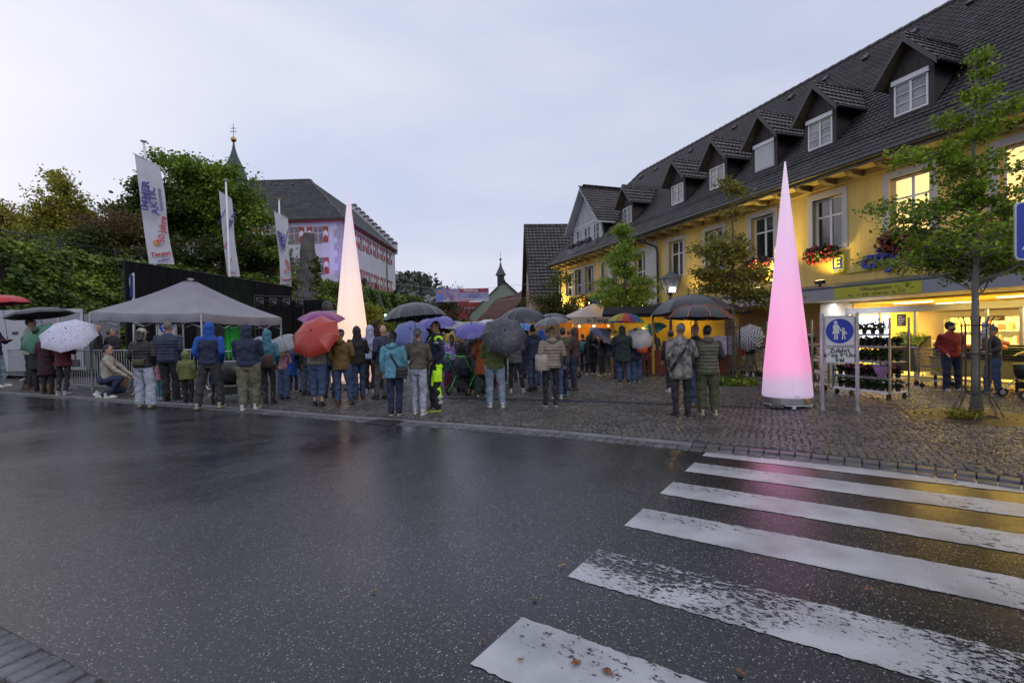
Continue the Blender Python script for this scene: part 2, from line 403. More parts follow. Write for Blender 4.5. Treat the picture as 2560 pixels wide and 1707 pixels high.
V, Fq = stones_mesh(P4[farI], PZ + 0.004)
link('cobblestone_field', npmesh('cobblestone_field', V, Fq, M_COB), PLAZA, kind='stuff')
for i in nearI:
    V, Fq = stones_mesh(P4[i:i + 1] - cen[i], 0.0); V = V.copy()
    link('cobblestone', npmesh('cobblestone', V, Fq, M_COB), PLAZA, loc=(cen[i, 0], cen[i, 1], PZ + 0.004))
# kerb stones, one metre each, and the row of setts in the gutter
M_KERB = mat('granite_kerb', (0.145, 0.145, 0.15), 0.42, 0.25, 3, 0.4, 60)
KERBO = thing('kerb', None, None, kind='structure')
x = -22.0; km = 0
M_SETT = mat('gutter_sett', (0.085, 0.085, 0.09), 0.34, 0.3, 2, 0.5, 50, island=0.35)
gut = []
while x < 7.5:
    y0 = float(kerb_y(x)); x2 = x + 0.9; y2 = float(kerb_y(x2)); L_ = math.hypot(x2 - x, y2 - y0); x2 = x + (0.9 if x < 2.4 else .16) / L_ * 1.0; y2 = float(kerb_y(x2))
    a = math.atan2(y2 - y0, x2 - x); ln = math.hypot(x2 - x, y2 - y0)
    k = MB(); w0 = 0.15; g_ = 0.006
    k.add([(g_, 0, -0.05), (ln - g_, 0, -0.05), (ln - g_, w0, -0.05), (g_, w0, -0.05), (g_, 0.0, PZ - 0.008), (ln - g_, 0.0, PZ - 0.008), (ln - g_, w0, PZ - 0.004), (g_, w0, PZ - 0.004),
           (g_ + .004, 0.012, PZ + 0.006), (ln - g_ - .004, 0.012, PZ + 0.006), (ln - g_ - .004, w0 - .006, PZ + 0.006), (g_ + .004, w0 - .006, PZ + 0.006)],
          [(0, 1, 5, 4), (1, 2, 6, 5), (2, 3, 7, 6), (3, 0, 4, 7), (4, 5, 9, 8), (5, 6, 10, 9), (6, 7, 11, 10), (7, 4, 8, 11), (8, 9, 10, 11)])
    k.build('kerbstone', M_KERB if x < 2.4 else M_SETT, KERBO, loc=(x, y0, 0), rot=(0, 0, a))
    s = 0
    while s < ln - 0.03:
        sl = rnd.uniform(0.12, 0.17) if x < 2.4 else ln
        for r_ in range(2):
            p = []
            for (aa, bb) in ((0.006, 0.006), (sl - 0.006, 0.006), (sl - 0.006, 0.112), (0.006, 0.112)):
                lx = s + aa; ly = -0.125 * (r_ + 1) + bb + 0.005
                p.append((x + lx * math.cos(a) - ly * math.sin(a), y0 + lx * math.sin(a) + ly * math.cos(a)))
            gut.append(p)
        s += sl
    x = x2
V, Fq = stones_mesh(np.array(gut), 0.014, tilt=0.003)
link('gutter_setts', npmesh('gutter_setts', V, Fq, M_SETT), KERBO, kind='stuff')
# big setts in the near left corner: border course plus rows
A = ground(-160, 1480); B = ground(330, 1740)
d_ = (B - A); d_.z = 0; d_.normalize(); nrm = Vector((d_.y, -d_.x, 0))
PAVE = thing('near_pavement', None, None, kind='structure')
pm = MB(); C0 = A - d_ * 2
pm.quad(C0 + Vector((0, 0, 0.004)), C0 + nrm * 3 + Vector((0, 0, 0.004)), C0 + nrm * 3 + d_ * 8 + Vector((0, 0, 0.004)), C0 + d_ * 8 + Vector((0, 0, 0.004)))
pm.build('mortar_bed', mat('mortar_bed', (0.05, 0.042, 0.036), 0.7, 0.3, 8, 0.6, 60), PAVE)
M_BIG = mat('granite_sett', (0.105, 0.108, 0.12), 0.42, 0.3, 4, 0.9, 28, island=0.25)
cnt = 0
for row in range(9):
    s = -2 + (0.1 if row % 2 else 0); dep = 0.21 if row == 0 else 0.17
    off = 0.0 if row == 0 else 0.21 + 0.17 * (row - 1)
    while s < 5.2:
        wd_ = rnd.uniform(0.085, 0.125)
        c = A + d_ * (s + wd_ / 2) + nrm * (off + dep / 2)
        s += wd_
        if c.y < 0.4: continue
        px = (c.x / max(c.y, .01))
        if px < -1.35 or cnt > 240: continue
        cnt += 1
        p = np.array([[-wd_ / 2 + .008, -dep / 2 + .009], [wd_ / 2 - .008, -dep / 2 + .009], [wd_ / 2 - .008, dep / 2 - .009], [-wd_ / 2 + .008, dep / 2 - .009]]) + nr.uniform(-0.006, 0.006, (4, 2))
        V, Fq = stones_mesh(p[None], 0.0, tilt=0.004)
        # local frame: x along the road edge
        link('sett', npmesh('sett', V, Fq, M_BIG), PAVE, loc=(c.x, c.y, 0.02 + rnd.uniform(-.003, .003)), rot=(0, 0, math.atan2(d_.y, d_.x) + rnd.uniform(-.03, .03)))
# ---------------- zebra crossing
def paint_mat(name, wear, scale, ramp):
    m = bpy.data.materials.new(name); m.use_nodes = True
    t = m.node_tree; N = t.nodes; lk = t.links.new; b = N['Principled BSDF']; o = N['Material Output']
    tcn = N.new('ShaderNodeTexCoord'); mpp = N.new('ShaderNodeMapping'); mpp.inputs['Scale'].default_value = (0.75, 1.25, 1); lk(tcn.outputs['Object'], mpp.inputs[0])
    n = N.new('ShaderNodeTexNoise'); n.inputs['Scale'].default_value = scale; n.inputs['Detail'].default_value = 9; n.inputs['Roughness'].default_value = 0.78; lk(mpp.outputs[0], n.inputs['Vector'])
    n0 = N.new('ShaderNodeTexNoise'); n0.inputs['Scale'].default_value = 1.3; n0.inputs['Detail'].default_value = 3; lk(mpp.outputs[0], n0.inputs['Vector'])
    ad = N.new('ShaderNodeMath'); ad.operation = 'MULTIPLY_ADD'; ad.inputs[1].default_value = 0.55; lk(n0.outputs[0], ad.inputs[0]); lk(n.outputs[0], ad.inputs[2])
    r_ = N.new('ShaderNodeMapRange'); r_.inputs[1].default_value = wear; r_.inputs[2].default_value = wear + ramp; lk(ad.outputs[0], r_.inputs[0])
    n2 = N.new('ShaderNodeTexNoise'); n2.inputs['Scale'].default_value = 90; n2.inputs['Detail'].default_value = 3; lk(tcn.outputs['Object'], n2.inputs['Vector'])
    n5 = N.new('ShaderNodeTexNoise'); n5.inputs['Scale'].default_value = 2.2; n5.inputs['Detail'].default_value = 6; lk(tcn.outputs['Object'], n5.inputs['Vector'])
    cr = N.new('ShaderNodeValToRGB'); lk(n5.outputs[0], cr.inputs[0]); cr.color_ramp.elements[0].color = (0.19, 0.195, 0.205, 1); cr.color_ramp.elements[1].color = (0.42, 0.43, 0.45, 1)
    cr.color_ramp.elements[0].position = 0.25; cr.color_ramp.elements[1].position = 0.65
    lk(cr.outputs[0], b.inputs['Base Color'])
    rr = N.new('ShaderNodeMapRange'); rr.inputs[3].default_value = 0.18; rr.inputs[4].default_value = 0.42; lk(n2.outputs[0], rr.inputs[0]); lk(rr.outputs[0], b.inputs['Roughness'])
    bp = N.new('ShaderNodeBump'); bp.inputs['Distance'].default_value = 0.004; bp.inputs['Strength'].default_value = 0.5; lk(n2.outputs[0], bp.inputs['Height']); lk(bp.outputs[0], b.inputs['Normal'])
    tr = N.new('ShaderNodeBsdfTransparent'); mxs = N.new('ShaderNodeMixShader'); lk(r_.outputs[0], mxs.inputs[0]); lk(tr.outputs[0], mxs.inputs[1]); lk(b.outputs[0], mxs.inputs[2]); lk(mxs.outputs[0], o.inputs[0])
    return m
M_PAINT = paint_mat('crossing_paint', 0.635, 16, 0.03); M_WORN = paint_mat('worn_crossing_paint', 0.75, 26, 0.03)
# corners measured on the ground: left end line and far / near long edges of each stripe
EL0 = ground(1175, 1660.0); EL1 = ground(1769, 1127)
ev = (EL1 - EL0).normalized()
sv = Vector((ev.y, -ev.x, 0)).normalized()
edges = [(1304, 1542, 1176, 1660), (1494, 1374, 1420, 1442), (1607, 1271, 1558, 1314), (1683, 1205, 1649, 1234), (1739, 1157, 1714, 1178), (1769, 1127, 1753, 1139)]
for i, (ua, va, ub, vb) in enumerate(edges):
    a = ground(ua, va); b_ = ground(ub, vb)
    ta = (a - EL0).dot(ev); tb = (b_ - EL0).dot(ev)
    wdt = 0.5; tc_ = (ta + tb) / 2
    # stripe as subdivided strip with slightly ragged edges
    vs, fs = [], []; nx = 220; ln = 6.4
    for k in range(nx + 1):
        s = ln * k / nx
        j0 = rnd.uniform(-0.009, 0.006); j1 = rnd.uniform(-0.006, 0.009)
        bend = 0.0
        if i == 5 and s > 2.6: bend = 0.05 * math.sin((s - 2.6) * 3.0) * min(1, (s - 2.6))
        vs += [(s, -abs(ta - tb) / 2 + j0 + bend, 0), (s, abs(ta - tb) / 2 + j1 + bend * 0.6, 0)]
    for k in range(nx): fs.append((2 * k, 2 * k + 2, 2 * k + 3, 2 * k + 1))
    mb = MB(); mb.add(vs, fs); o_ = EL0 + ev * tc_
    mb.build('crossing_stripe', M_WORN if i == 1 else M_PAINT, ROAD, loc=(o_.x, o_.y, 0.004), rot=(0, 0, math.atan2(sv.y, sv.x)),
             label='heavily worn white crossing stripe' if i == 1 else None)
# drain channel + gully grate
dr = MB(); M_DR = mat('slotted_drain', (0.05, 0.055, 0.075), 0.35, 0.2, 6, metal=0.3)
DRN = thing('drain_channel', 'long dark slotted drain channel set across the cobbles', 'drain')
for k in range(42):
    xa = drx[0] + (drx[-1] - drx[0]) * k / 42; xb = drx[0] + (drx[-1] - drx[0]) * (k + 1) / 42 - 0.01
    ya, yb = float(drain_y(xa)), float(drain_y(xb)); aa = math.atan2(yb - ya, xb - xa); l_ = math.hypot(xb - xa, yb - ya)
    q = MB(); q.box(0, l_, -0.14, -0.10, -0.03, 0.008); q.box(0, l_, 0.10, 0.14, -0.03, 0.008)
    for s in range(3): q.box(l_ * (s + .1) / 3, l_ * (s + .75) / 3, -0.10, 0.10, -0.03, 0.004)
    q.build('grating', M_DR, DRN, loc=(xa, ya, PZ), rot=(0, 0, aa))
gp = ground(962, 1057); GR = thing('gully_grate', 'small square iron gully grate in the gutter beside the kerb', 'drain', (gp.x, gp.y - .02, 0.02), math.atan2(float(kerb_y(gp.x + .5) - kerb_y(gp.x)), .5))
q = MB(); q.box(-.3, .3, -.2, -.16, -.02, .012); q.box(-.3, .3, .16, .2, -.02, .012); q.box(-.3, -.27, -.16, .16, -.02, .012); q.box(.27, .3, -.16, .16, -.02, .012); q.build('rim', M_DARKMETAL, GR)
for k in range(8): MB().box(-.25 + k * .064, -.22 + k * .064, -.16, .16, -.02, .01).build('bar', M_DARKMETAL, GR)
# fallen leaves
M_LEAFD = mat('fallen_leaf_brown', (0.16, 0.06, 0.018), 0.5, 0.4, 30)
M_LEAFY = mat('fallen_leaf_ochre', (0.24, 0.15, 0.05), 0.5, 0.4, 30)
def leaf_mesh(w_, l_):
    b = MB(); b.add([(0, -l_ / 2, .002), (w_ * .35, -l_ * .25, .006), (w_ / 2, 0, .012), (w_ * .3, l_ * .3, .006), (0, l_ / 2, .01), (-w_ * .3, l_ * .3, .012), (-w_ / 2, 0, .005), (-w_ * .35, -l_ * .25, .01), (0, 0, .003)],
        [(0, 1, 8), (1, 2, 8), (2, 3, 8), (3, 4, 8), (4, 5, 8), (5, 6, 8), (6, 7, 8), (7, 0, 8)]); return b
LP = [(1440, 1661, .085, 0, 'large torn brown leaf lying on the nearest crossing stripe'), (1519, 1685, .085, 0, 'dark red brown leaf on the nearest crossing stripe beside small one'), (1302, 1654, .045, 1, 'small olive leaf at left on the nearest crossing stripe'), (1447, 1601, .03, 1, 'tiny leaf at the far edge of the nearest stripe'),
      (1571, 1641, .035, 1, 'small leaf on the upper edge of the nearest stripe'), (1852, 1686, .06, 0, 'brown leaf on bare asphalt right of the nearest stripe'), (2172, 1477, .07, 0, 'reddish leaf between two crossing stripes on the right'), (1403, 1417, .06, 1, 'ochre leaf on asphalt left of the worn stripe'),
      (1337, 1500, .05, 1, 'narrow straw coloured leaf on asphalt above the nearest stripe'), (1206, 1606, .04, 0, 'small brown leaf just left of the nearest stripe'), (1005, 1046, .06, 1, 'small ochre leaf by the gutter near the grate'), (1690, 1080, .06, 1, 'pale leaf on the kerb above the first stripe'), (2490, 1170, .06, 0, 'leaf near the puddle by the tree'),
      (1484, 1661, .03, 0, 'small round dark leaf between the two large leaves'), (935, 1480, .05, 1, 'faint ochre leaf on the open asphalt')]
for (u, v, s, k, lb) in LP:
    p = ground(u, v); z = 0.008 if p.y < kerb_y(p.x) else PZ + .012
    s *= .82; o = leaf_mesh(s * .5, s).build('fallen_leaf', (M_LEAFY if k else M_LEAFD), None, loc=(p.x, p.y, z), rot=(rnd.uniform(-.1, .1), rnd.uniform(-.1, .1), rnd.uniform(0, 6)), label=lb, cat='leaf', group='fallen leaves on the street')
# hills behind the town
def hills():
    nx, ny = 160, 26; V = np.zeros((ny, nx, 3))
    X = np.linspace(-420, 420, nx); 
    for j in range(ny):
        f = j / (ny - 1)
        hh = 56 + 8 * np.sin(X * 0.011 + 1.4) + 4 * np.sin(X * 0.035) + 2.0 * np.sin(X * .09)
        V[j, :, 0] = X; V[j, :, 1] = 185 + 380 * f + 12 * np.sin(X * .02); V[j, :, 2] = -1 + hh * np.sin(min(1, f * 1.15) * math.pi / 2) + nr.uniform(-.8, .8, nx)
    idx = np.arange(nx * ny).reshape(ny, nx)
    Fq = np.stack([idx[:-1, :-1], idx[:-1, 1:], idx[1:, 1:], idx[1:, :-1]], 2).reshape(-1, 4)
    return V, Fq
V, Fq = hills(); rat = V[..., 0] / V[..., 1]; tp__ = np.clip((-.115 - rat) / .07, 0, 1) + np.clip((rat - .3) / .2, 0, 1); V[..., 2] = V[..., 2] * (.20 + .72 * np.clip(tp__, 0, 1)); HV = V
HILL = link('hills', npmesh('hills', V.reshape(-1, 3), Fq, mat('wooded_hillside', (0.022, 0.032, 0.022), 0.95, 0.5, 0.05), smooth=True), kind='structure')
# ================================================================ BUILDINGS
def tiles(o, ex, ey, W, H, tw, th, test=None, lift=0.042, curve=0.022, jit=0.004):
    """overlapping roof tiles on the plane o + a*ex + b*ey; returns V (n,14,3), centres"""
    ex = np.array(ex, float); ex /= np.linalg.norm(ex); ey = np.array(ey, float); ey /= np.linalg.norm(ey)
    n = np.cross(ex, ey); o = np.array(o, float)
    ni, nj = int(W / tw), int(H / th) + 1
    ii, jj = np.meshgrid(np.arange(ni), np.arange(nj)); ii = ii.ravel(); jj = jj.ravel()
    a0 = ii * tw + (jj % 2) * 0; b0 = jj * th
    if test is not None:
        k = test(a0 + tw / 2, b0 + th / 2); ii, jj, a0, b0 = ii[k], jj[k], a0[k], b0[k]
    N_ = len(a0); prof = [(0.0, 0.0), (.22, .75), (.5, 1.0), (.78, .6), (.985, 0.05)]
    V = np.zeros((N_, 15, 3)); jr = nr.uniform(-jit, jit, (N_, 1)); jb = nr.uniform(-jit * 1.5, jit * 1.5, (N_, 1))
    for k, (fx, fz) in enumerate(prof):
        base = o + (a0 + fx * tw)[:, None] * ex
        V[:, k] = base + (b0[:, None] + jb) * ey + (lift + fz * curve + jr) * n
        V[:, 5 + k] = base + (b0[:, None] + th * 1.08) * ey + (0.006 + fz * curve) * n
        V[:, 10 + k] = base + (b0[:, None] + jb) * ey + (fz * curve * .6 - 0.002) * n
    return V
TF = np.array([[k, k + 1, 6 + k, 5 + k] for k in range(4)] + [[10 + k, 11 + k, k + 1, k] for k in range(4)])
def tile_mesh(name, Vs, m):
    Fq = (TF[None] + (np.arange(len(Vs)) * 15)[:, None, None]).reshape(-1, 4)
    return npmesh(name, Vs.reshape(-1, 3), Fq, m)
def tile_stuff(parent, Vs, m, name='tile_field'):
    return link(name, tile_mesh(name, Vs, m), parent, kind='stuff')
M_TILE = mat('wet_brown_tile', (0.020, 0.017, 0.020), 0.26, 0.35, 1.5, 0.5, 14, island=0.55, col2=(0.044, 0.036, 0.038), spec=0.55)
M_TILEC = mat('dark_slate_tile', (0.045, 0.047, 0.05), 0.45, 0.3, 1.0, 0.4, 12, island=0.3)
M_TILER = mat('old_red_tile', (0.16, 0.06, 0.045), 0.6, 0.3, 1.0, 0.4, 12, island=0.35)
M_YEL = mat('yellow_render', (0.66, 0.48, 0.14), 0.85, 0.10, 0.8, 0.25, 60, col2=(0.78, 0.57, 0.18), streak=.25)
M_SURR = mat('light_stone_surround', (0.50, 0.48, 0.47), 0.8, 0.1, 2, 0.2, 50)
M_PVC = mat('white_window_frame', (0.70, 0.71, 0.74), 0.4, 0.04, 3)
M_GLASS = mat('window_glass_dark', (0.012, 0.014, 0.018), 0.06, 0.0, spec=1.0, coat=0.6)
M_GLASSC = mat('curtained_glass', (0.20, 0.205, 0.215), 0.12, 0.35, 2.2, coat=0.7, c2w=0.2)
M_GLIT = mat('lit_window_glass', (0.5, 0.4, 0.2), 0.2, 0.2, 1.5, emit=(1.0, 0.62, 0.19), es=1.35)
M_WOODD = mat('dark_brown_cladding', (0.028, 0.021, 0.021), 0.6, 0.25, 3, 0.4, 20)
M_WOODG = mat('weathered_timber', (0.16, 0.13, 0.085), 0.8, 0.35, 4, 0.5, 30)
M_SOFF = mat('painted_soffit', (0.42, 0.33, 0.16), 0.8, 0.3, 1.6, 0.3, 30)
M_ZINC = mat('zinc_sheet', (0.17, 0.18, 0.2), 0.35, 0.2, 2, metal=0.4)
M_FASC = mat('grey_fascia', (0.27, 0.28, 0.32), 0.4, 0.08, 1.5)
M_CLADW = mat('white_shingle_cladding', (0.50, 0.51, 0.55), 0.7, 0.12, 4, 0.3, 20)

def wall_open(mb, x0, x1, z0, z1, y0, y1, ops):
    xsx = sorted(set([x0, x1] + [a for o in ops for a in (o[0], o[1])]))
    for a, b in zip(xsx[:-1], xsx[1:]):
        zz = sorted([(o[2], o[3]) for o in ops if o[0] <= a + 1e-6 and o[1] >= b - 1e-6]); z = z0
        for (p, q) in zz:
            if p > z: mb.box(a, b, y0, y1, z, p)
            z = q
        if z1 > z: mb.box(a, b, y0, y1, z, z1)
def window(parent, x0, x1, z0, z1, y, M=None, nx=2, hz=(0.62,), fw=0.07, fm=None, gm=None, surround=0.0, bars=0.03, name='window', sur_m=None, sill=True, gms=None):
    """casement in local XZ plane at depth y (front faces -y). part window > pane(s), surround, sill"""
    fm = fm or M_PVC; gm = gm or M_GLASS
    f = MB(); d0, d1 = y - 0.03, y + 0.04
    f.box(x0, x1, d0, d1, z0, z0 + fw); f.box(x0, x1, d0, d1, z1 - fw, z1)
    f.box(x0, x0 + fw, d0, d1, z0 + fw, z1 - fw); f.box(x1 - fw, x1, d0, d1, z0 + fw, z1 - fw)
    xsx = [x0 + fw + (x1 - x0 - 2 * fw) * k / nx for k in range(nx + 1)]
    zs = [z0 + fw] + [z0 + fw + (z1 - z0 - 2 * fw) * h for h in hz] + [z1 - fw]
    for k in range(1, nx): f.box(xsx[k] - fw * .6, xsx[k] + fw * .6, d0 + .004, d1 - .004, z0 + fw, z1 - fw)
    for h in zs[1:-1]:
        for k in range(nx):
            a = xsx[k] + (fw * .6 if k > 0 else 0); b = xsx[k + 1] - (fw * .6 if k < nx - 1 else 0)
            f.box(a, b, d0 + .007, d1 - .007, h - bars, h + bars)
    w_ = f.build(name, fm, parent)
    if M is not None: w_.matrix_local = M
    i = 0
    for k in range(nx):
        for j in range(len(zs) - 1):
            a = xsx[k] + (fw * .6 if k > 0 else 0); b = xsx[k + 1] - (fw * .6 if k < nx - 1 else 0)
            g1 = gms[i % len(gms)] if gms else gm; i += 1
            MB().box(a, b, y + .005, y + .012, zs[j] + (bars if j else 0), zs[j + 1] - (bars if j < len(zs) - 2 else 0)).build('pane', g1, w_)
    if surround:
        s = MB(); q = surround; yo = surround_y[0]
        s.box(x0 - q, x1 + q, yo - .035, yo + .12, z1, z1 + q); s.box(x0 - q, x0, yo - .035, yo + .12, z0 - q * .4, z1); s.box(x1, x1 + q, yo - .035, yo + .12, z0 - q * .4, z1)
        s.build('surround', sur_m or M_SURR, w_)
    if sill:
        MB().box(x0 - .02, x1 + .02, y - .22, y - .03, z0 - .06, z0).build('sill', M_ZINC, w_)
    return w_
surround_y = [0.0]
# ---------------- the long yellow building on the right
YB = thing('yellow_building', 'long yellow rendered shop building with dark tiled roof and row of dormers', 'building', (16 * .9462, 16 * .3236, 0), math.atan2(-.9462, .3236))
YBM = Matrix.Translation((16 * .9462, 16 * .3236, 0)) @ Matrix.Rotation(math.atan2(-.9462, .3236), 4, 'Z')
YBI = YBM.inverted()
X0, X1 = -35.3, 7.0
wins = [(-s, -s + 1.5) for s in (21.8, 19.1, 16.37, 13.56, 10.93, 8.25, 5.5, 2.8, 0.1, -2.6)]
def s_of(u, D): 
    rx = (u - 1280) / CF; return D / (rx * .9462 + .3236) * (.9462 - .3236 * rx)
wf = [(-s_of(a, 16), -s_of(b, 16)) for a, b in ((1415, 1436.6), (1437.8, 1461.9), (1462.5, 1490), (1503, 1520), (1529, 1550), (1562, 1582), (1585, 1621))]
ops = []
for a, b in wins: ops.append((a + .2, b - .2, 4.35, 6.12))
for a, b in wf: ops.append((a + .18, b - .18, 4.35, 6.05))
wb = MB(); wall_open(wb, X0, X1, 2.98, 6.72, 0, 0.35, ops)
wb.box(X0, X0 + .35, .35, 10, 0.0, 6.72); wb.box(X1 - .35, X1, .35, 10, 0.0, 6.72); wb.box(X0, X1, 9.65, 10, 0, 6.72)
wb.build('wall', M_YEL, YB)
for k, (a, b) in enumerate(wins):
    lit = k in (4, 5)
    window(YB, a + .2, b - .2, 4.35, 6.12, 0.2, nx=2, hz=(0.66,), gm=M_GLIT if lit else M_GLASS, surround=.2)
for k, (a, b) in enumerate(wf):
    window(YB, a + .18, b - .18, 4.35, 6.05, 0.2, nx=2, hz=(0.35,), gm=M_GLASS, surround=.16)
MB().box(-23.5, -22.55, -.12, -.003, 2.98, 6.7).build('pilaster', M_SURR, YB)
MB().box(-27.6, -27.1, -.1, -.003, 2.98, 6.7).build('pilaster', M_SURR, YB)
# darkness of the unlit rooms is a near-black backing sheet behind the panes
MB().box(X0 + .4, X1 - .4, .40, .46, 3.0, 6.7).build('dark_backing', mat('dark_interior', (0.02, 0.02, 0.02), 0.9, 0), YB)
# eaves: soffit, brackets, gutter
MB().box(X0 - .5, X1 + .5, -.78, -.003, 6.62, 6.66).build('soffit', M_SOFF, YB)
MB().box(X0 - .5, X1 + .5, -.84, -.78, 6.56, 6.74).build('fascia_board', M_WOODG, YB)
MB().box(X0, X1, -.10, -.003, 6.42, 6.62).build('cornice', M_SOFF, YB)
BRK = MB().prism([(0, 0), (-.62, .0), (-.62, -.07), (-.5, -.16), (0, -.2)], .2, frame((0, 1, 0), (0, 0, 1), (1, 0, 0), (0, -.1, 6.618))).mesh('bracket', M_WOODG)
s = -34.9
while s < X1: 
    link('bracket', BRK, YB, loc=(s, 0, 0)); s += .93
gt = MB(); gt.tube([(X0 - .5, -.92, 6.74), (X1 + .5, -.92, 6.74)], .075, 8); gt.build('gutter', M_DARKMETAL, YB)
dp = MB(); dp.tube([(-23.1, -.9, 6.7), (-22.75, -.7, 6.3), (-22.45, -.2, 6.05), (-22.4, -.14, 5.7), (-22.4, -.14, 3.0)], .055, 8); dp.build('downpipe', M_DARKMETAL, YB, smooth=True)
# roof body
EY, EZ, RY, RZ = -0.85, 6.76, 4.7, 13.02
sl = math.hypot(RY - EY, RZ - EZ); tanp = (RZ - EZ) / (RY - EY)
HX = -31.0   # hip end of ridge
rb = MB(); XA, XB = X0 - .5, X1 + .5
rb.add([(XA, EY, EZ), (XB, EY, EZ), (XB, RY, RZ), (HX, RY, RZ), (XA, 2 * RY - EY, EZ), (XB, 2 * RY - EY, EZ)],
       [(0, 1, 2, 3), (4, 0, 3), (5, 4, 3, 2), (1, 5, 2), (0, 4, 5, 1)])
ROOF = rb.build('roof', mat('roof_battens', (0.02, 0.018, 0.017), 0.8, 0), YB)
TW, TH = .20, .215
ey = np.array([0, RY - EY, RZ - EZ]) / sl
Vt = tiles((XA, EY, EZ), (1, 0, 0), ey, XB - XA, sl, TW, TH, test=lambda a, b: a > b / sl * (HX - XA))
Vl = tiles((XA, 2 * RY - EY, EZ), (0, -1, 0), (HX - XA, 0, RZ - EZ), 2 * (RY - EY), math.hypot(HX - XA, RZ - EZ), TW, TH,
           test=lambda a, b: np.abs(a - (RY - EY)) < (RY - EY) * (1 - b / math.hypot(HX - XA, RZ - EZ)))
cw = np.array([(YBM @ Vector(p)) for p in Vt.mean(1)]); dd = np.linalg.norm(cw - np.array([0, 0, 1.6]), axis=1)
px = cw[:, 0] / cw[:, 1]; pz = (cw[:, 2] - 1.6) / cw[:, 1]
dd = np.where((px < 1.04) & (pz < .70), dd, 1e6)
odr = np.argsort(dd); near = odr[:285]; far = odr[285:]
tile_stuff(ROOF, np.concatenate([Vt[far], Vl]), M_TILE)
for i in near:
    c = Vt[i].mean(0); link('tile', npmesh('tile', Vt[i] - c, TF, M_TILE), ROOF, loc=tuple(c))
# ridge and hip caps
RC = MB().tube([(0, 0, 0), (.42, 0, .012)], [.12, .135], 8).mesh('ridge_tile', M_TILE)
x = HX
while x < XB - .4: link('ridge_tile', RC, ROOF, loc=(x, RY, RZ - .01)); x += .40
hv = Vector((XA - HX, EY - RY, EZ - RZ)); hl = hv.length; hd = hv.normalized()
Mh = frame(hd, hd.cross(Vector((0, 0, 1))).normalized(), hd.cross(hd.cross(Vector((0, 0, 1)))).normalized() * -1, (0, 0, 0))
k = 0
while k < hl - .3:
    p = Vector((HX, RY, RZ)) + hd * k; M_ = Mh.copy(); M_.translation = p; link('ridge_tile', RC, ROOF, M=M_); k += .4
VT = MB().box(-.1, .1, -.16, .1, -.02, .12).mesh('vent_tile', M_DARKMETAL)
for s in np.arange(-30, 7, 1.75):
    f = .875; link('vent_tile', VT, ROOF, M=Matrix.Translation((s, EY + (RY - EY) * f, EZ + (RZ - EZ) * f + .06)) @ Matrix.Rotation(math.atan(tanp), 4, 'X'))
# snow guard
sg = MB(); f0 = 0.115
by, bz = EY + (RY - EY) * f0, EZ + (RZ - EZ) * f0 + .05
xx = -27.5
for q in range(3): sg.tube([(xx, by - .03 - .02 * q, bz + .05 + .09 * q), (XB, by - .03 - .02 * q, bz + .05 + .09 * q)], .009, 4)
while xx < XB:
    sg.tube([(xx, by - .02, bz), (xx, by - .08, bz + .26)], .008, 4); xx += .16
sg.build('snow_guard', M_DARKMETAL, YB)

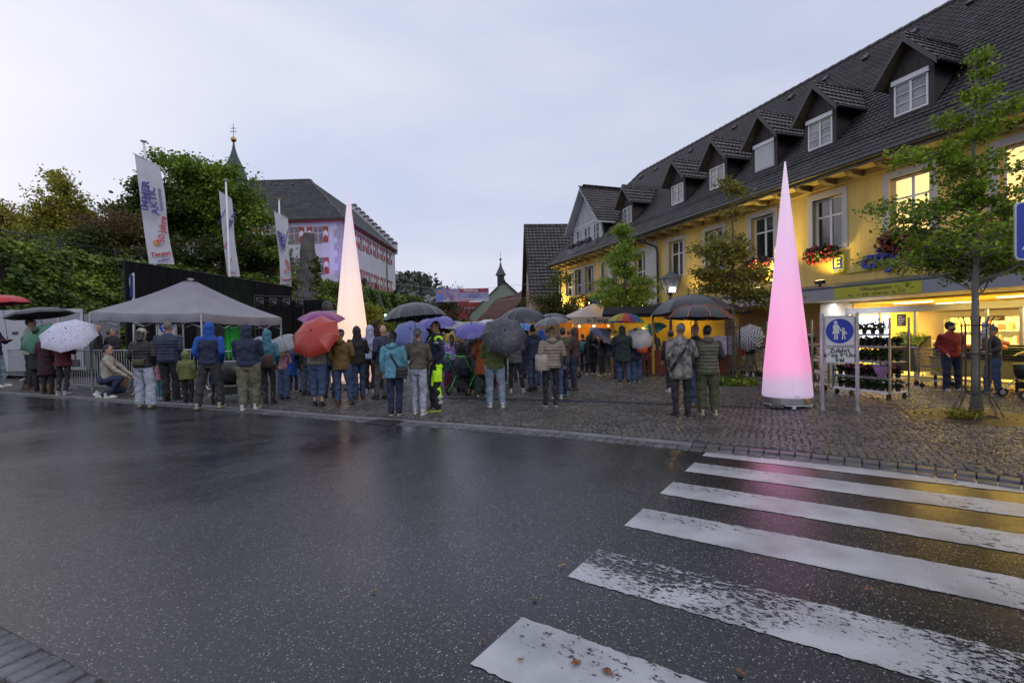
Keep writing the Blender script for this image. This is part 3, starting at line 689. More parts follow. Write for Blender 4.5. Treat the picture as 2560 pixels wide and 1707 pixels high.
def dormer(xc, big=False):
    hw = .62; yf = .12; za, ze = 10.15, 9.12; zb = EZ + (yf - EY) * tanp - .15
    D_ = thing('dormer', None, None); D_.parent = YB
    yb_r = EY + (za - EZ) / tanp; yb_e = EY + (ze - EZ) / tanp
    m = MB()   # cheeks + face with window opening
    wall_open(m, xc - hw, xc + hw, zb, ze - .05, yf, yf + .12, [(xc - .48, xc + .48, 7.98, 8.95)])
    m.prism([(xc - hw, ze - .05), (xc + hw, ze - .05), (xc, za - .16)], .12, frame((1, 0, 0), (0, 0, 1), (0, -1, 0), (0, yf + .12, 0)))
    for sx in (-1, 1):
        m.prism([(yf + .12, zb), (yf + .12, ze), (yb_e + .1, ze)], .06, frame((0, 1, 0), (0, 0, 1), (1, 0, 0), (xc + sx * (hw - .03) - .03, 0, 0)))
    m.build('cladding', M_WOODD, D_)
    for sx in (-.21, .21): MB().box(xc + sx - .008, xc + sx + .008, yf - .012, yf + .002, 9.0, za - .42 if False else 9.45).build('cover_strip', M_WOODD, D_)
    r = MB(); ov = .88; zo = ze - .08; yo = yf - .32
    for sx in (-1, 1):
        e = Vector((sx * ov, 0, zo - za)); nn = Vector((-e.z * sx, 0, ov)) ; 
        a = [(xc, yo, za), (xc + sx * ov, yo, zo), (xc + sx * ov, yb_e + .05, zo), (xc, yb_r + .12, za)]
        b = [(p[0], p[1], p[2] - .07) for p in a]
        r.add(a + b, [(0, 1, 2, 3), (7, 6, 5, 4), (0, 4, 5, 1), (1, 5, 6, 2), (3, 2, 6, 7)])
    r.build('dormer_roof', M_WOODG, D_)
    bb = MB()
    for sx in (-1, 1):
        p0 = Vector((xc, yo - .03, za + .03)); p1 = Vector((xc + sx * ov, yo - .03, zo + .03))
        q = [p0, p1, p1 - Vector((0, 0, .17)), p0 - Vector((0, 0, .2))]; q2 = [p + Vector((0, .03, 0)) for p in q]
        bb.add(q + q2, [(0, 1, 2, 3), (7, 6, 5, 4), (0, 4, 5, 1), (1, 5, 6, 2), (2, 6, 7, 3)])
    bb.build('barge_board', mat('dark_grey_board', (0.055, 0.058, 0.06), 0.5, 0.15, 3), D_)
    tl = math.hypot(ov, za - zo); VV = []
    for sx in (-1, 1):
        L0 = yb_r + .1 - yo; cutf = lambda a, b, s_=sx: None
        if sx > 0:
            V_ = tiles((xc + ov, yo, zo + .01), (0, 1, 0), (-ov, 0, za - zo), L0, tl, TW, .3, test=lambda a, b: a < (yb_e + .05 - yo) + b / tl * (yb_r - yb_e))
        else:
            V_ = tiles((xc - ov, yo + L0, zo + .01), (0, -1, 0), (ov, 0, za - zo), L0, tl, TW, .3, test=lambda a, b: a > (L0 - (yb_e + .05 - yo)) - b / tl * (yb_r - yb_e))
        VV.append(V_)
    link('tile_rows', tile_mesh('tile_rows', np.concatenate(VV), M_TILE), D_)
    c = MB(); y = yo
    while y < yb_r: c.tube([(xc, y, za + .045), (xc, y + .34, za + .03)], [.085, .07], 6); y += .33
    c.build('ridge_caps', M_TILE, D_)
    for sx in (-1, 1): MB().tube([(xc + sx * (ov + .03), yo, zo - .02), (xc + sx * (ov + .03), yb_e, zo - .02)], .045, 6).build('gutter', M_DARKMETAL, D_)
    return D_, yf
for i, (s, kind) in enumerate(((25.7, 0), (21.05, 0), (18.25, 0), (15.6, 2), (13.16, 1), (10.2, 1), (4.6, 1), (1.6, 0), (-2.0, 0))):
    D_, yf = dormer(-s)
    window(D_, -s - .47, -s + .47, 7.98, 8.94, yf + .02, nx=2, hz=(.33, .66), fw=.055, bars=.012, gm=M_GLASSC, sill=False)
    if kind: MB().box(-s - .52, -s + .52, yf - .07, yf + .02, 8.92, 9.06).build('blind_box', M_PVC, D_)
    if kind == 2:
        b_ = MB()
        for q in range(24): b_.box(-s - .44, -s + .44, yf - .035, yf - .022, 8.01 + q * .038, 8.037 + q * .038)
        b_.build('roller_blind', M_PVC, D_, label='closed pale roller blind')
# big white gable
gx0, gx1, gy = -32.5, -28.5, -.02; gc = (gx0 + gx1) / 2; gza, gze = 11.35, 8.98
G = thing('gable', None, None); G.parent = YB
m = MB(); cols = [(gx0 + .3, gx0 + 1.3), (gc - .5, gc + .5), (gx1 - 1.3, gx1 - .3)]
wall_open(m, gx0, gx1, 6.75, gze, gy, gy + .12, [(a, b, 7.0, 8.8) for a, b in cols])
m.prism([(gx0, gze), (gx1, gze), (gc, gza - .15)], .12, frame((1, 0, 0), (0, 0, 1), (0, -1, 0), (0, gy + .12, 0)))
m.build('gable_front', M_CLADW, G)
sp = MB()
for xx in (gx0, gc - .9, gc + .9, gx1 - .09): sp.box(xx, xx + .09, gy - .03, gy - .002, 6.8, 9.0 if xx in (gx0, gx1 - .09) else 9.9)
sp.box(gx0, gx1, gy - .035, gy - .003, 8.9, 9.0); sp.build('trim', M_PVC, G)
q = MB()
for k in range(22):
    z = 9.05 + k * .1; hw = (gza - .2 - z) / (gza - gze) * 2.0
    if hw > .1: q.box(gc - hw, gc + hw, gy - .02, gy - .004, z, z + .085)
q.build('shingle_course', M_CLADW, G)
for a, b in cols: window(G, a, b, 7.0, 8.8, gy + .04, nx=2, hz=(.33, .66), fw=.07, bars=.015, gm=M_GLASSC, sill=False)
ov = 2.45; zo = gze - .3; yo = gy - .55; gyr = EY + (gza - EZ) / tanp; gye = EY + (zo - EZ) / tanp
r = MB(); ck = MB()
for sx in (-1, 1):
    a = [(gc, yo, gza), (gc + sx * ov, yo, zo), (gc + sx * ov, gye + .1, zo), (gc, gyr + .2, gza)]; b = [(p[0], p[1], p[2] - .12) for p in a]
    r.add(a + b, [(0, 1, 2, 3), (7, 6, 5, 4), (0, 4, 5, 1), (1, 5, 6, 2), (3, 2, 6, 7)])
    ck.prism([(gy + .12, 6.9), (gy + .12, gze), (EY + (gze - EZ) / tanp, gze)], .06, frame((0, 1, 0), (0, 0, 1), (1, 0, 0), (gc + sx * 1.97 - .03, 0, 0)))
r.build('gable_roof', M_CLADW, G); ck.build('cheek', M_WOODD, G)
tl = math.hypot(ov, gza - zo); L0 = gyr + .2 - yo
Va = tiles((gc + ov, yo, zo + .01), (0, 1, 0), (-ov, 0, gza - zo), L0, tl, TW, .3, test=lambda a, b: a < (gye + .1 - yo) + b / tl * (gyr - gye))
Vb = tiles((gc - ov, yo + L0, zo + .01), (0, -1, 0), (ov, 0, gza - zo), L0, tl, TW, .3, test=lambda a, b: a > L0 - (gye + .1 - yo) - b / tl * (gyr - gye))
link('tile_rows', tile_mesh('tile_rows', np.concatenate([Va, Vb]), M_TILE), G)
bl = MB(); 
for zz in (6.9, 7.75): bl.tube([(gx0 - .1, gy - .5, zz), (gx1 + .1, gy - .5, zz)], .02, 5)
for k in range(30): bl.tube([(gx0 + k * .14, gy - .5, 6.9), (gx0 + k * .14, gy - .5, 7.75)], .009, 4)
bl.build('balcony_rail', M_STEEL, G)
for k in range(3): MB().box(gx0 + .4 + k * 1.2, gx0 + 1.25 + k * 1.2, gy - .72, gy - .54, 7.5, 7.72).build('planter', M_BLACK, G)
# canopy over the shop fronts
cb = MB(); cb.box(X0, X1, -1.0, -.003, 2.86, 2.95); cb.add([(X0, -1.04, 2.95), (X1, -1.04, 2.95), (X1, -.003, 3.12), (X0, -.003, 3.12), (X0, -1.04, 2.9), (X1, -1.04, 2.9)], [(0, 1, 2, 3), (4, 5, 1, 0)])
cb.build('canopy_top', M_ZINC, YB)
MB().box(X0, X1, -1.04, -1.0, 2.50, 2.86).build('canopy_fascia', M_FASC, YB)
MB().box(X0, X1, -1.0, .84, 2.50, 2.55).build('canopy_soffit', mat('white_soffit', (0.6, 0.6, 0.6), 0.6, 0.05, 2), YB)
MB().box(X0, X1, -.003, .84, 2.56, 2.97).build('canopy_infill', M_FASC, YB)
# shop front: glazed part x from -11.9 to X1 ; closed wall left of it
GX = -11.7
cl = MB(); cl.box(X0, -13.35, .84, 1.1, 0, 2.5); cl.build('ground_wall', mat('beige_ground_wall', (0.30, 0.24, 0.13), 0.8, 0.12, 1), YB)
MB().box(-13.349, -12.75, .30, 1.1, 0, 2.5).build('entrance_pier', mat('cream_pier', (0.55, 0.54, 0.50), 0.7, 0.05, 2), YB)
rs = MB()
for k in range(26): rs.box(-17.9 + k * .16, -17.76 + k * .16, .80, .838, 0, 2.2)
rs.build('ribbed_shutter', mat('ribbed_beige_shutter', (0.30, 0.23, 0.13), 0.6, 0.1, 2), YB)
MB().box(-12.749, X1, .76, .90, 2.06, 2.26).build('header_beam', M_FASC, YB)
M_INY = mat('shop_interior_wall', (0.78, 0.58, 0.16), 0.8, 0.1, 1)
MB().box(-12.749, X1, 7.45, 7.49, 0.08, 2.43).build('interior_back_wall', mat('ochre_back_wall', (.42, .24, .05), .7, .3, 1.2), YB); it = MB(); it.box(-12.749, X1, 7.5, 7.6, 0, 2.5); it.box(-12.76, -12.70, 1.1, 7.5, 0, 2.5); it.box(-12.749, X1, .95, 7.5, 2.44, 2.495)
it.build('interior_shell', M_INY, YB)
MB().box(-12.749, X1, .84, 7.5, .03, .075).build('interior_floor', mat('shop_floor_tile', (0.45, 0.40, 0.30), 0.25, 0.1, 2), YB)
mul = MB().box(-.035, .035, .80, .88, .05, 2.06).mesh('mullion', M_STEEL)
pm_ = mat('shop_glass', (0.9, 0.95, 0.95), 0.02, 0, alpha=0.10, spec=0.8)
gxs = [-12.70, -11.62, -10.55, -8.75, -8.0, -6.9, -5.6, -4.2, -2.8, -1.4, 0, 1.5, 3, 4.5, 6]
for gx in gxs: link('mullion', mul, YB, loc=(gx, 0, 0))
for a, b in zip(gxs[:-1], gxs[1:]):
    if a in (-11.62,): continue    # open sliding door
    MB().box(a + .035, b - .035, .838, .846, .08, 2.055).build('shop_pane', pm_, YB)
MB().box(-12.72, X1, .78, .9, .0, .07).build('threshold', M_STEEL, YB)
lb = MB(); lb.box(-12.7, -11.66, 1.3, 1.36, 1.15, 2.02); LBX = lb.build('light_box', mat('white_light_box', (0.9, 0.9, 0.95), 0.3, 0, emit=(0.86, 0.9, 1.0), es=3.2), YB)
# ceiling lamps inside
M_TUBE = mat('ceiling_tube', (1, 1, 1), 0.3, 0, emit=(1.0, 0.80, 0.36), es=8)
TB = MB().box(-.6, .6, -.03, .03, -.03, 0).mesh('ceiling_lamp', M_TUBE)
def area(name, M, sx, sy, e, col, spread=None):
    l = bpy.data.lights.new(name, 'AREA'); l.shape = 'RECTANGLE'; l.size = sx; l.size_y = sy; l.energy = e; l.color = col
    if spread: l.spread = spread
    o = bpy.data.objects.new(name, l); COL.objects.link(o); o.matrix_world = M; return o
def point(name, p, e, col, r=.08):
    l = bpy.data.lights.new(name, 'POINT'); l.energy = e; l.color = col; l.shadow_soft_size = r
    o = bpy.data.objects.new(name, l); COL.objects.link(o); o.location = p; return o
def spot(name, p, tgt, e, col, ang=90, blend=.6, r=.1):
    l = bpy.data.lights.new(name, 'SPOT'); l.energy = e; l.color = col; l.spot_size = R(ang); l.spot_blend = blend; l.shadow_soft_size = r
    o = bpy.data.objects.new(name, l); COL.objects.link(o); o.location = p
    o.rotation_euler = (Vector(tgt) - Vector(p)).to_track_quat('-Z', 'Y').to_euler(); return o
for x_ in (-11.6, -8.7, -5.9, -3.0, 0.5, 4.0):
    for y_ in (2.4, 4.6): link('ceiling_lamp', TB, YB, loc=(x_, y_, 2.43))
WARM = (1.0, 0.66, 0.12)
for x_ in (-10.6, -6.5, -2.0, 3.0):
    area('shop_ceiling_light', YBM @ Matrix.Translation((x_, 2.6, 2.38)), 3.0, 1.6, 300, WARM)
area('entrance_light', YBM @ Matrix.Translation((-12.0, .0, 2.48)), 1.8, .3, 36, (0.95, 0.95, 1.0))
area('canopy_light', YBM @ Matrix.Translation((-7.5, .1, 2.48)), 4.5, .3, 90, WARM)
# wall washers standing on the canopy, shining up the facade
for (x_, e_) in ((-15.2, 95), (-12.6, 22), (-8.0, 14), (-26.5, 30), (-30.5, 40), (-34.2, 60), (-19.5, 8)):
    wl = MB(); wl.box(-.14, .14, -.08, .08, 0, .12); wl.box(-.03, .03, -.03, .03, -.08, 0)
    wo = wl.build('wall_washer', M_BLACK, YB, loc=(x_, -.62, 3.1)); 
    MB().box(-.12, .12, -.06, .06, .121, .125).build('washer_glass', mat('washer_glass', (1, 1, 1), .3, 0, emit=(1, .75, .3), es=12), wo)
    spot('washer_light', YBM @ Vector((x_, -.62, 3.25)), YBM @ Vector((x_, .15, 6.2)), e_ * 6.5, (1.0, 0.72, 0.18), 130, .9)
# shop goods
M_GOOD = [mat('goods_%s' % n, c, .5, .3, 20) for n, c in (('cream', (.7, .6, .35)), ('orange', (.6, .25, .05)), ('red', (.45, .08, .04)), ('green', (.15, .3, .06)), ('white', (.7, .7, .65)), ('brown', (.2, .1, .04)))]
def shelf(xc, yc, w_, tiers, label, seed, z0=.1, dz=.42, h=.31, dep=.4):
    rr_ = random.Random(seed)
    S = thing('shop_shelf', label, 'shelf', tuple(YBM @ Vector((xc, yc, .08))), math.atan2(-.9462, .3236), 'shelves inside the shop')
    f = MB(); f.box(-w_ / 2, -w_ / 2 + .03, -dep / 2, dep / 2, 0, z0 + tiers * dz); f.box(w_ / 2 - .03, w_ / 2, -dep / 2, dep / 2, 0, z0 + tiers * dz); f.box(-w_ / 2 + .03, w_ / 2 - .03, dep / 2 - .02, dep / 2, 0, z0 + tiers * dz)
    f.build('rack', M_GOOD[0], S)
    for t_ in range(tiers): 
        MB().box(-w_ / 2 + .031, w_ / 2 - .031, -dep / 2, dep / 2 - .021, z0 + t_ * dz - .03, z0 + t_ * dz).build('shelf_board', M_WHITE, S)
        gd = MB(); x_ = -w_ / 2 + .05
        while x_ < w_ / 2 - .12:
            ww = rr_.uniform(.045, .10); gd.cur = rr_.randrange(6); hh = h * rr_.uniform(.55, 1)
            gd.box(x_, x_ + ww - .008, -dep / 2 + .03, -dep / 2 + .03 + ww, z0 + t_ * dz + .001, z0 + t_ * dz + hh); x_ += ww
        gd.build('packages', M_GOOD, S, kind='stuff')
    return S
shelf(-9.7, 3.3, 2.4, 4, 'well stocked shelf of packets behind the glass beside shop entrance', 1)
shelf(-7.3, 3.5, 2.2, 4, 'well stocked shelf behind the glass behind man in red jacket', 2)
shelf(-4.9, 3.2, 2.4, 4, 'shelf of goods behind the pumpkin display', 3)
shelf(-11.3, 5.2, 1.8, 4, 'shelf seen through the open shop door behind the light box', 5)
shelf(-8.4, 5.6, 2.2, 5, 'tall shelf deeper in the shop behind the front shelves', 6)
shelf(-6.0, 5.6, 2.2, 5, 'tall rear shelf behind the pumpkin display', 7)
shelf(-2.0, 3.2, 2.4, 4, 'shelf of goods at the right end of the window', 4)
text('EINGANG', .2, frame((1, 0, 0), (0, 0, 1), (0, -1, 0), (-9.95, 3.06, 1.03)), mat('cream_letters', (.9, .85, .6), .4, 0, emit=(1, .85, .5), es=1.2), YB, 'sign_letters', .004)
scn = MB().box(-8.1, -7.3, 1.9, 1.96, 1.78, 2.08).build('ceiling_screen', M_BLACK, YB); MB().box(-8.06, -7.34, 1.885, 1.897, 1.82, 2.04).build('screen_face', mat('lit_screen', (.9, .9, 1), .2, 0, emit=(.85, .88, 1), es=3.0), scn)
cbx = MB().box(-10.5, -9.9, 1.2, 1.7, .08, 1.15).build('checkout_cabinet', mat('yellow_cabinet', (.75, .65, .2), .4, .05), YB)
PST = mat('dark_poster', (.05, .03, .03), .4, .3, 8); PSR = mat('red_poster', (.3, .05, .05), .4, .5, 9)
for (x_, z0, z1, wd_, mm, lb_) in ((-10.95, 1.62, 2.0, .28, PST, None), (-8.55, 1.72, 1.86, .42, PST, None), (-7.05, 1.45, 1.88, .38, PST, None), (-5.35, 1.25, 1.85, .42, PSR, None), (-10.85, 1.12, 1.45, .3, PST, None)):
    P_ = MB().box(x_ - wd_ / 2, x_ + wd_ / 2, .815, .825, z0, z1).build('poster', mm, YB)
    for k in range(4):
        MB().box(x_ - wd_ * .35, x_ + wd_ * (.1 + .25 * ((k * 7) % 3) / 2), .810, .8145, z0 + (z1 - z0) * (.15 + .2 * k), z0 + (z1 - z0) * (.22 + .2 * k)).build('print_line', mat('poster_print', (.5, .45, .35), .5, 0), P_)
# signs on the facade
M_BLUE = mat('blue_sign_letter', (0.02, 0.035, 0.38), .35, .05, 3)
M_YSIGN = mat('yellow_green_sign', (0.42, 0.42, 0.035), .4, .05, 2)
FR = lambda x, y, z: frame((1, 0, 0), (0, 0, 1), (0, -1, 0), (x, y, z))
PN = MB().box(-11.75, -9.2, -1.052, -1.041, 2.52, 2.86).build('opening_hours_panel', M_YSIGN, YB)
M_DKT = mat('dark_print', (0.02, 0.02, 0.05), .5, 0)
text('Mo. - Fr. 8.00 - 20.00 Uhr   Sa. 7.30', .115, FR(-10.45, -1.055, 2.595), M_DKT, PN)
text('Öffnungszeiten', .15, FR(-10.45, -1.055, 2.755), M_DKT, PN)
ES = MB().box(-12.55, -12.13, -.14, -.005, 3.46, 4.02).build('logo_box', mat('yellow_logo_box', (.62, .6, .05), .4, .05), YB)
MB().box(-12.52, -12.16, -.148, -.141, 3.58, 3.99).build('logo_field', M_BLUE, ES)
text('E', .44, FR(-12.34, -.152, 3.785), mat('yellow_logo_letter', (.8, .78, .08), .4, 0), ES, bold=.012)
text('EDEKA', .085, FR(-12.34, -.146, 3.52), M_BLUE, ES)
text('city markt', .84, FR(-9.85, -.12, 3.74), M_BLUE, YB, 'shop_letters', .05, shear=.25, bold=.02, xs=1.0)
MB().box(-12.1, -7.7, -.06, -.005, 3.40, 3.44).build('letter_rail', M_YSIGN, YB)
# blue and yellow sign far along
B2 = MB().box(-30.9, -25.5, -.1, -.005, 3.25, 3.95).build('blue_sign_board', M_BLUE, YB); 
B3 = MB().box(-32.0, -31.0, -.12, -.005, 3.15, 4.05).build('logo_box', M_YSIGN, YB); MB().box(-31.85, -31.15, -.127, -.121, 3.4, 3.95).build('logo_field', M_BLUE, B3)
text('E', .5, FR(-31.5, -.13, 3.68), M_YSIGN, B3, bold=.012); text('city markt', .5, FR(-28.2, -.103, 3.6), M_YSIGN, B2, shear=.2)
# ================================================================ CASTLE
M_CAS = mat('pale_castle_render', (0.52, 0.51, 0.55), .9, .06, .5, .2, 20, streak=.15)
M_RED = mat('red_shutter_paint', (0.30, 0.055, 0.035), .7, .2, 4)
M_SHW = mat('white_shutter_paint', (0.62, 0.60, 0.62), .7, .05, 4)
M_QUO = mat('grey_quoin', (0.33, 0.32, 0.33), .8, .15, 1.5, .3, 20)
CS = thing('castle', 'white castle with dark slate roof, stepped gable and red and white shutters', 'castle', (-18.45, 55, 0), R(-1.95))
ZB, ZE, WG = 3.0, 14.4, 27.0
lw = [(-5.9 - 2.75 * k, -4.7 - 2.75 * k) for k in range(-1, 8)][1:]
lw = [(-3.35 - 2.68 * k, -2.2 - 2.68 * k) for k in range(9)]
m = MB(); wall_open(m, -WG, 0, ZB, ZE, 0, .5, [(a, b, z0, z1) for a, b in lw for z0, z1 in ((12.05, 13.75), (8.6, 10.35))])
rwn = [3.2, 6.0, 8.9, 11.9, 14.9, 18.4]
M90 = Matrix.Rotation(R(90), 4, 'Z')   # right face: local x runs along +y
m2 = MB(); wall_open(m2, .5, 21, ZB, ZE, 0, .5, [(y - .6, y + .6, z0, z1) for y in rwn for z0, z1 in ((12.2, 13.9), (7.9, 9.7))])
m.add([M90 @ Vector(p) for p in m2.v], m2.f)
m.box(-12.4, 0, 21.003, 21.5, ZB, ZE); m.build('wall', M_CAS, CS)
MB().box(-WG + .6, -.6, .7, .8, ZB, ZE - .1).build('dark_backing', mat('dark_interior', (0.02, 0.02, 0.02), 0.9, 0), CS)  # near-black sheets stand in for the shade inside the castle rooms
MB().box(-.8, -.7, .9, 20.8, ZB, ZE - .1).build('dark_backing', mat('dark_interior', (0.02, 0.02, 0.02), 0.9, 0), CS)
M_GC = mat('castle_glass', (0.09, 0.10, 0.12), .12, .3, 1.5, coat=.5)
def shutter(parent, x0, x1, z0, z1, M=None):
    s = MB(); s.box(x0, x1, -.07, -.02, z0, z1); o = s.build('shutter', M_RED, parent)
    c = MB(); zc = (z0 + z1) / 2; xm = (x0 + x1) / 2; h = (z1 - z0) * .17
    c.prism([(x0 + .03, zc - h), (xm, zc - h * .2), (x1 - .03, zc - h), (x1 - .03, zc + h * .9), (xm, zc + h * 1.7), (x0 + .03, zc + h * .9)], .006, frame((1, 0, 0), (0, 0, 1), (0, -1, 0), (0, -.071, 0)))
    c.build('chevron', M_SHW, o)
    if M is not None: o.matrix_local = M
    return o
M_PINK = mat('stone_window_frame', (0.42, 0.32, 0.33), .8, .1, 2)
for (a, b) in lw:
    for z0, z1 in ((12.05, 13.75), (8.6, 10.35)):
        window(CS, a, b, z0, z1, .12, nx=2, hz=(.62,), fw=.11, bars=.06, fm=M_PINK, gm=M_GC)
        shutter(CS, a - .60, a - .04, z0, z1); shutter(CS, b + .04, b + .60, z0, z1)
for y in rwn:
    for z0, z1 in ((12.2, 13.9), (7.9, 9.7)):
        window(CS, y - .6, y + .6, z0, z1, .12, M=M90, nx=2, hz=(.62,), fw=.11, bars=.06, fm=M_PINK, gm=M_GC)
        shutter(CS, y - 1.2, y - .64, z0, z1, M90); shutter(CS, y + .64, y + 1.2, z0, z1, M90)
zq = ZB
k = 0
while zq < ZE - .7:
    l_ = .95 if k % 2 else .6; MB().box(-l_, .03, -.03, 1.5 - l_, zq + .01, zq + .72).build('quoin', M_QUO, CS); zq += .74; k += 1
cn = MB(); cn.box(-WG, .45, -.45, 0, ZE - .12, ZE + .12); cn.box(.003, .45, .003, 21.2, ZE - .12, ZE + .12); cn.build('eaves_board', M_RED, CS)
gt = MB(); gt.tube([(-WG, -.52, ZE + .1), (.5, -.52, ZE + .1), (.52, 21, ZE + .1)], .09, 6); gt.tube([(.1, 2.4, ZE), (.1, 2.4, ZB)], .07, 6); gt.tube([(.1, 16.7, ZE), (.1, 16.7, ZB)], .07, 6); gt.build('gutter', M_DARKMETAL, CS)
HW, ZR = 6.3, 20.9; E0 = .55; EZc = ZE - .0
rfb = MB(); rfb.add([(-WG, -E0, ZE), (E0, -E0, ZE), (E0, 21, ZE), (-HW, HW, ZR), (-HW, 21, ZR), (-WG, HW, ZR), (-2 * HW, 21, ZE), (-WG, 2 * HW, ZE), (-2 * HW, 2 * HW, ZE)],
    [(0, 1, 3, 5), (1, 2, 4, 3), (3, 4, 6, 8), (5, 3, 8, 7), (2, 6, 4)])
CR = rfb.build('roof', mat('castle_roof_base', (0.03, 0.032, 0.035), .8, 0), CS)
slc = math.hypot(HW + E0, ZR - ZE)
V1 = tiles((-WG, -E0, ZE), (1, 0, 0), (0, HW + E0, ZR - ZE), WG + E0, slc, .42, .38, test=lambda a, b: a < WG + E0 - b / slc * (HW + E0), lift=.05)
V2 = tiles((E0, -E0, ZE), (0, 1, 0), (-(HW + E0), 0, ZR - ZE), 21 + E0, slc, .42, .38, test=lambda a, b: a > b / slc * (HW + E0), lift=.05)
tile_stuff(CR, np.concatenate([V1, V2]), M_TILEC)
hp = MB(); p0 = Vector((E0, -E0, ZE + .05)); p1 = Vector((-HW, HW, ZR + .05)); n_ = 34
for k in range(n_): hp.tube([p0.lerp(p1, k / n_), p0.lerp(p1, (k + .8) / n_)], [.17, .13], 6)
hp.build('hip_caps', mat('pale_ridge_mortar', (0.12, 0.12, 0.13), .6, .5, 4), CR)
hp = MB()
for k in range(56): hp.tube([(-HW - k * .42, HW, ZR + .03), (-HW - (k + .9) * .42, HW, ZR + .03)], [.15, .12], 6)
hp.build('ridge_caps', M_TILEC, CR)
ch = MB(); ch.box(-19.2, -17.6, HW - .4, HW + .6, ZR - 1.0, ZR + 1.0); ch.build('chimney', M_WOODD, CR); MB().box(-19.3, -17.5, HW - .5, HW + .7, ZR + 1.15, ZR + 1.25).build('chimney_cap', M_DARKMETAL, CR)
MB().box(-18.9, -17.9, HW - .2, HW + .4, ZR + 1.003, ZR + 1.149).build('chimney_cap', M_DARKMETAL, CR)
for u_ in (-16.2, -10.4):
    f = .25; M_ = Matrix.Translation((u_, -E0 + (HW + E0) * f, ZE + (ZR - ZE) * f + .1)) @ Matrix.Rotation(math.atan2(ZR - ZE, HW + E0), 4, 'X')
    link('skylight', MB().box(-.45, .45, -.35, .35, 0, .12).mesh('skylight', mat('skylight_glass', (.25, .27, .3), .1, 0, coat=.6)), CR, M=M_)
for k in range(8): link('vent_tile', MB().box(-.14, .14, -.1, .1, 0, .15).mesh('vent_tile', M_DARKMETAL), CR, M=Matrix.Translation((-22 + k * 2.0, -E0 + (HW + E0) * .86, ZE + (ZR - ZE) * .86 + .05)) @ Matrix.Rotation(.75, 4, 'X'))
# stepped gable at the far end
NSTP = 11
for k in range(NSTP):
    fa = k / NSTP; xa = E0 - .1 - (HW + E0 - .1) * fa; xb = xa - (HW + E0 - .1) / NSTP + .02
    zt = ZE + (ZR - ZE) * (k + 1) / NSTP + .75
    MB().box(xb, xa, 20.85, 21.45, ZE - .4 if k == 0 else ZE + (ZR - ZE) * k / NSTP - 1.0, zt - .12).build('gable_step', M_CAS, CS)
    MB().add([(xb - .12, 20.7, zt - .118), (xa + .12, 20.7, zt - .118), (xa + .12, 21.6, zt - .118), (xb - .12, 21.6, zt - .118), ((xa + xb) / 2 - .2, 21.15, zt + .22), ((xa + xb) / 2 + .2, 21.15, zt + .22)],
             [(3, 2, 1, 0), (0, 1, 5, 4), (2, 3, 4, 5), (1, 2, 5), (3, 0, 4)]).build('step_cap', M_TILEC, CS)
# purple flood light near the corner, as at dusk events
spot('castle_floodlight', (-15.6, 52.2, 7.5), (-18.3, 58.5, 13.0), 900, (0.34, 0.20, 1.0), 85, .9)
spot('castle_floodlight', (-18.6, 50.0, 7.5), (-19.5, 55, 12.0), 380, (0.50, 0.34, 1.0), 100, 1.0)
fl = MB().box(-.2, .2, -.1, .1, 0, .3).build('floodlight', M_BLACK, None, loc=(-15.6, 52.2, 7.1), label='small black floodlight below the castle corner', cat='lamp')
# terrace railing with a watcher
TR = thing('terrace_railing', 'thin metal railing on the terrace beside the castle', 'railing')
tp = [at(846, 698, 49), at(905, 704, 50), at(938, 712, 51.5), at(944, 716, 54)]
zt_ = 7.05
rl = MB()
for a, b in zip(tp[:-1], tp[1:]):
    for zz in (zt_, zt_ - .85): rl.tube([(a.x, a.y, zz), (b.x, b.y, zz)], .03, 5)
    n_ = int((b - a).length / .2)
    for k in range(n_): 
        p = a.lerp(b, k / n_); rl.tube([(p.x, p.y, zt_ - .9), (p.x, p.y, zt_)], .012, 4)
rl.build('rail', M_DARKMETAL, TR)
# ================================================================ CHURCH SPIRE
tp_ = at(584, 351, 76)
CT = thing('church_tower', 'green onion dome with gold ball and cross rising behind the trees', 'tower', (tp_.x, 76, 0))
zb_ = tp_.z
MB().lathe([(1.9, 0), (1.9, zb_ - 8.2), (2.1, zb_ - 8.1), (2.1, zb_ - 7.9), (1.9, zb_ - 7.8)], 8).build('shaft', M_CAS, CT)
prof = [(1.5, -7.8), (1.15, -7.2), (1.3, -6.6), (1.62, -6.0), (1.66, -5.4), (1.5, -4.7), (1.2, -4.0), (.85, -3.2), (.5, -2.3), (.28, -1.5), (.14, -.7), (.07, 0)]
dm = MB(); nn = 32; rings = []
for r_, z in prof: rings.append((r_, zb_ + z))
vs = []
for r_, z in rings:
    for j in range(nn): 
        t_ = 2 * math.pi * j / nn; q = r_ * (1 + (.035 if j % 2 else -.02)); vs.append((q * math.cos(t_), q * math.sin(t_), z))
dm.add(vs, [(i * nn + j, i * nn + (j + 1) % nn, (i + 1) * nn + (j + 1) % nn, (i + 1) * nn + j) for i in range(len(rings) - 1) for j in range(nn)])
dm.build('onion_dome', mat('green_copper', (0.035, 0.06, 0.055), .45, .3, 1.2, metal=.2), CT)
MB().ball((0, 0, zb_ + .1), .42, 12, 8).build('gold_ball', mat('gilding', (.5, .33, .06), .3, .1, metal=.9), CT, smooth=True)
c = MB(); c.tube([(0, 0, zb_ + .4), (0, 0, zb_ + 2.5)], .045, 5); c.tube([(-.5, 0, zb_ + 1.3), (.5, 0, zb_ + 1.3)], .05, 5); c.tube([(-.36, 0, zb_ + 1.8), (.36, 0, zb_ + 1.8)], .05, 5); c.build('double_cross', M_DARKMETAL, CT)
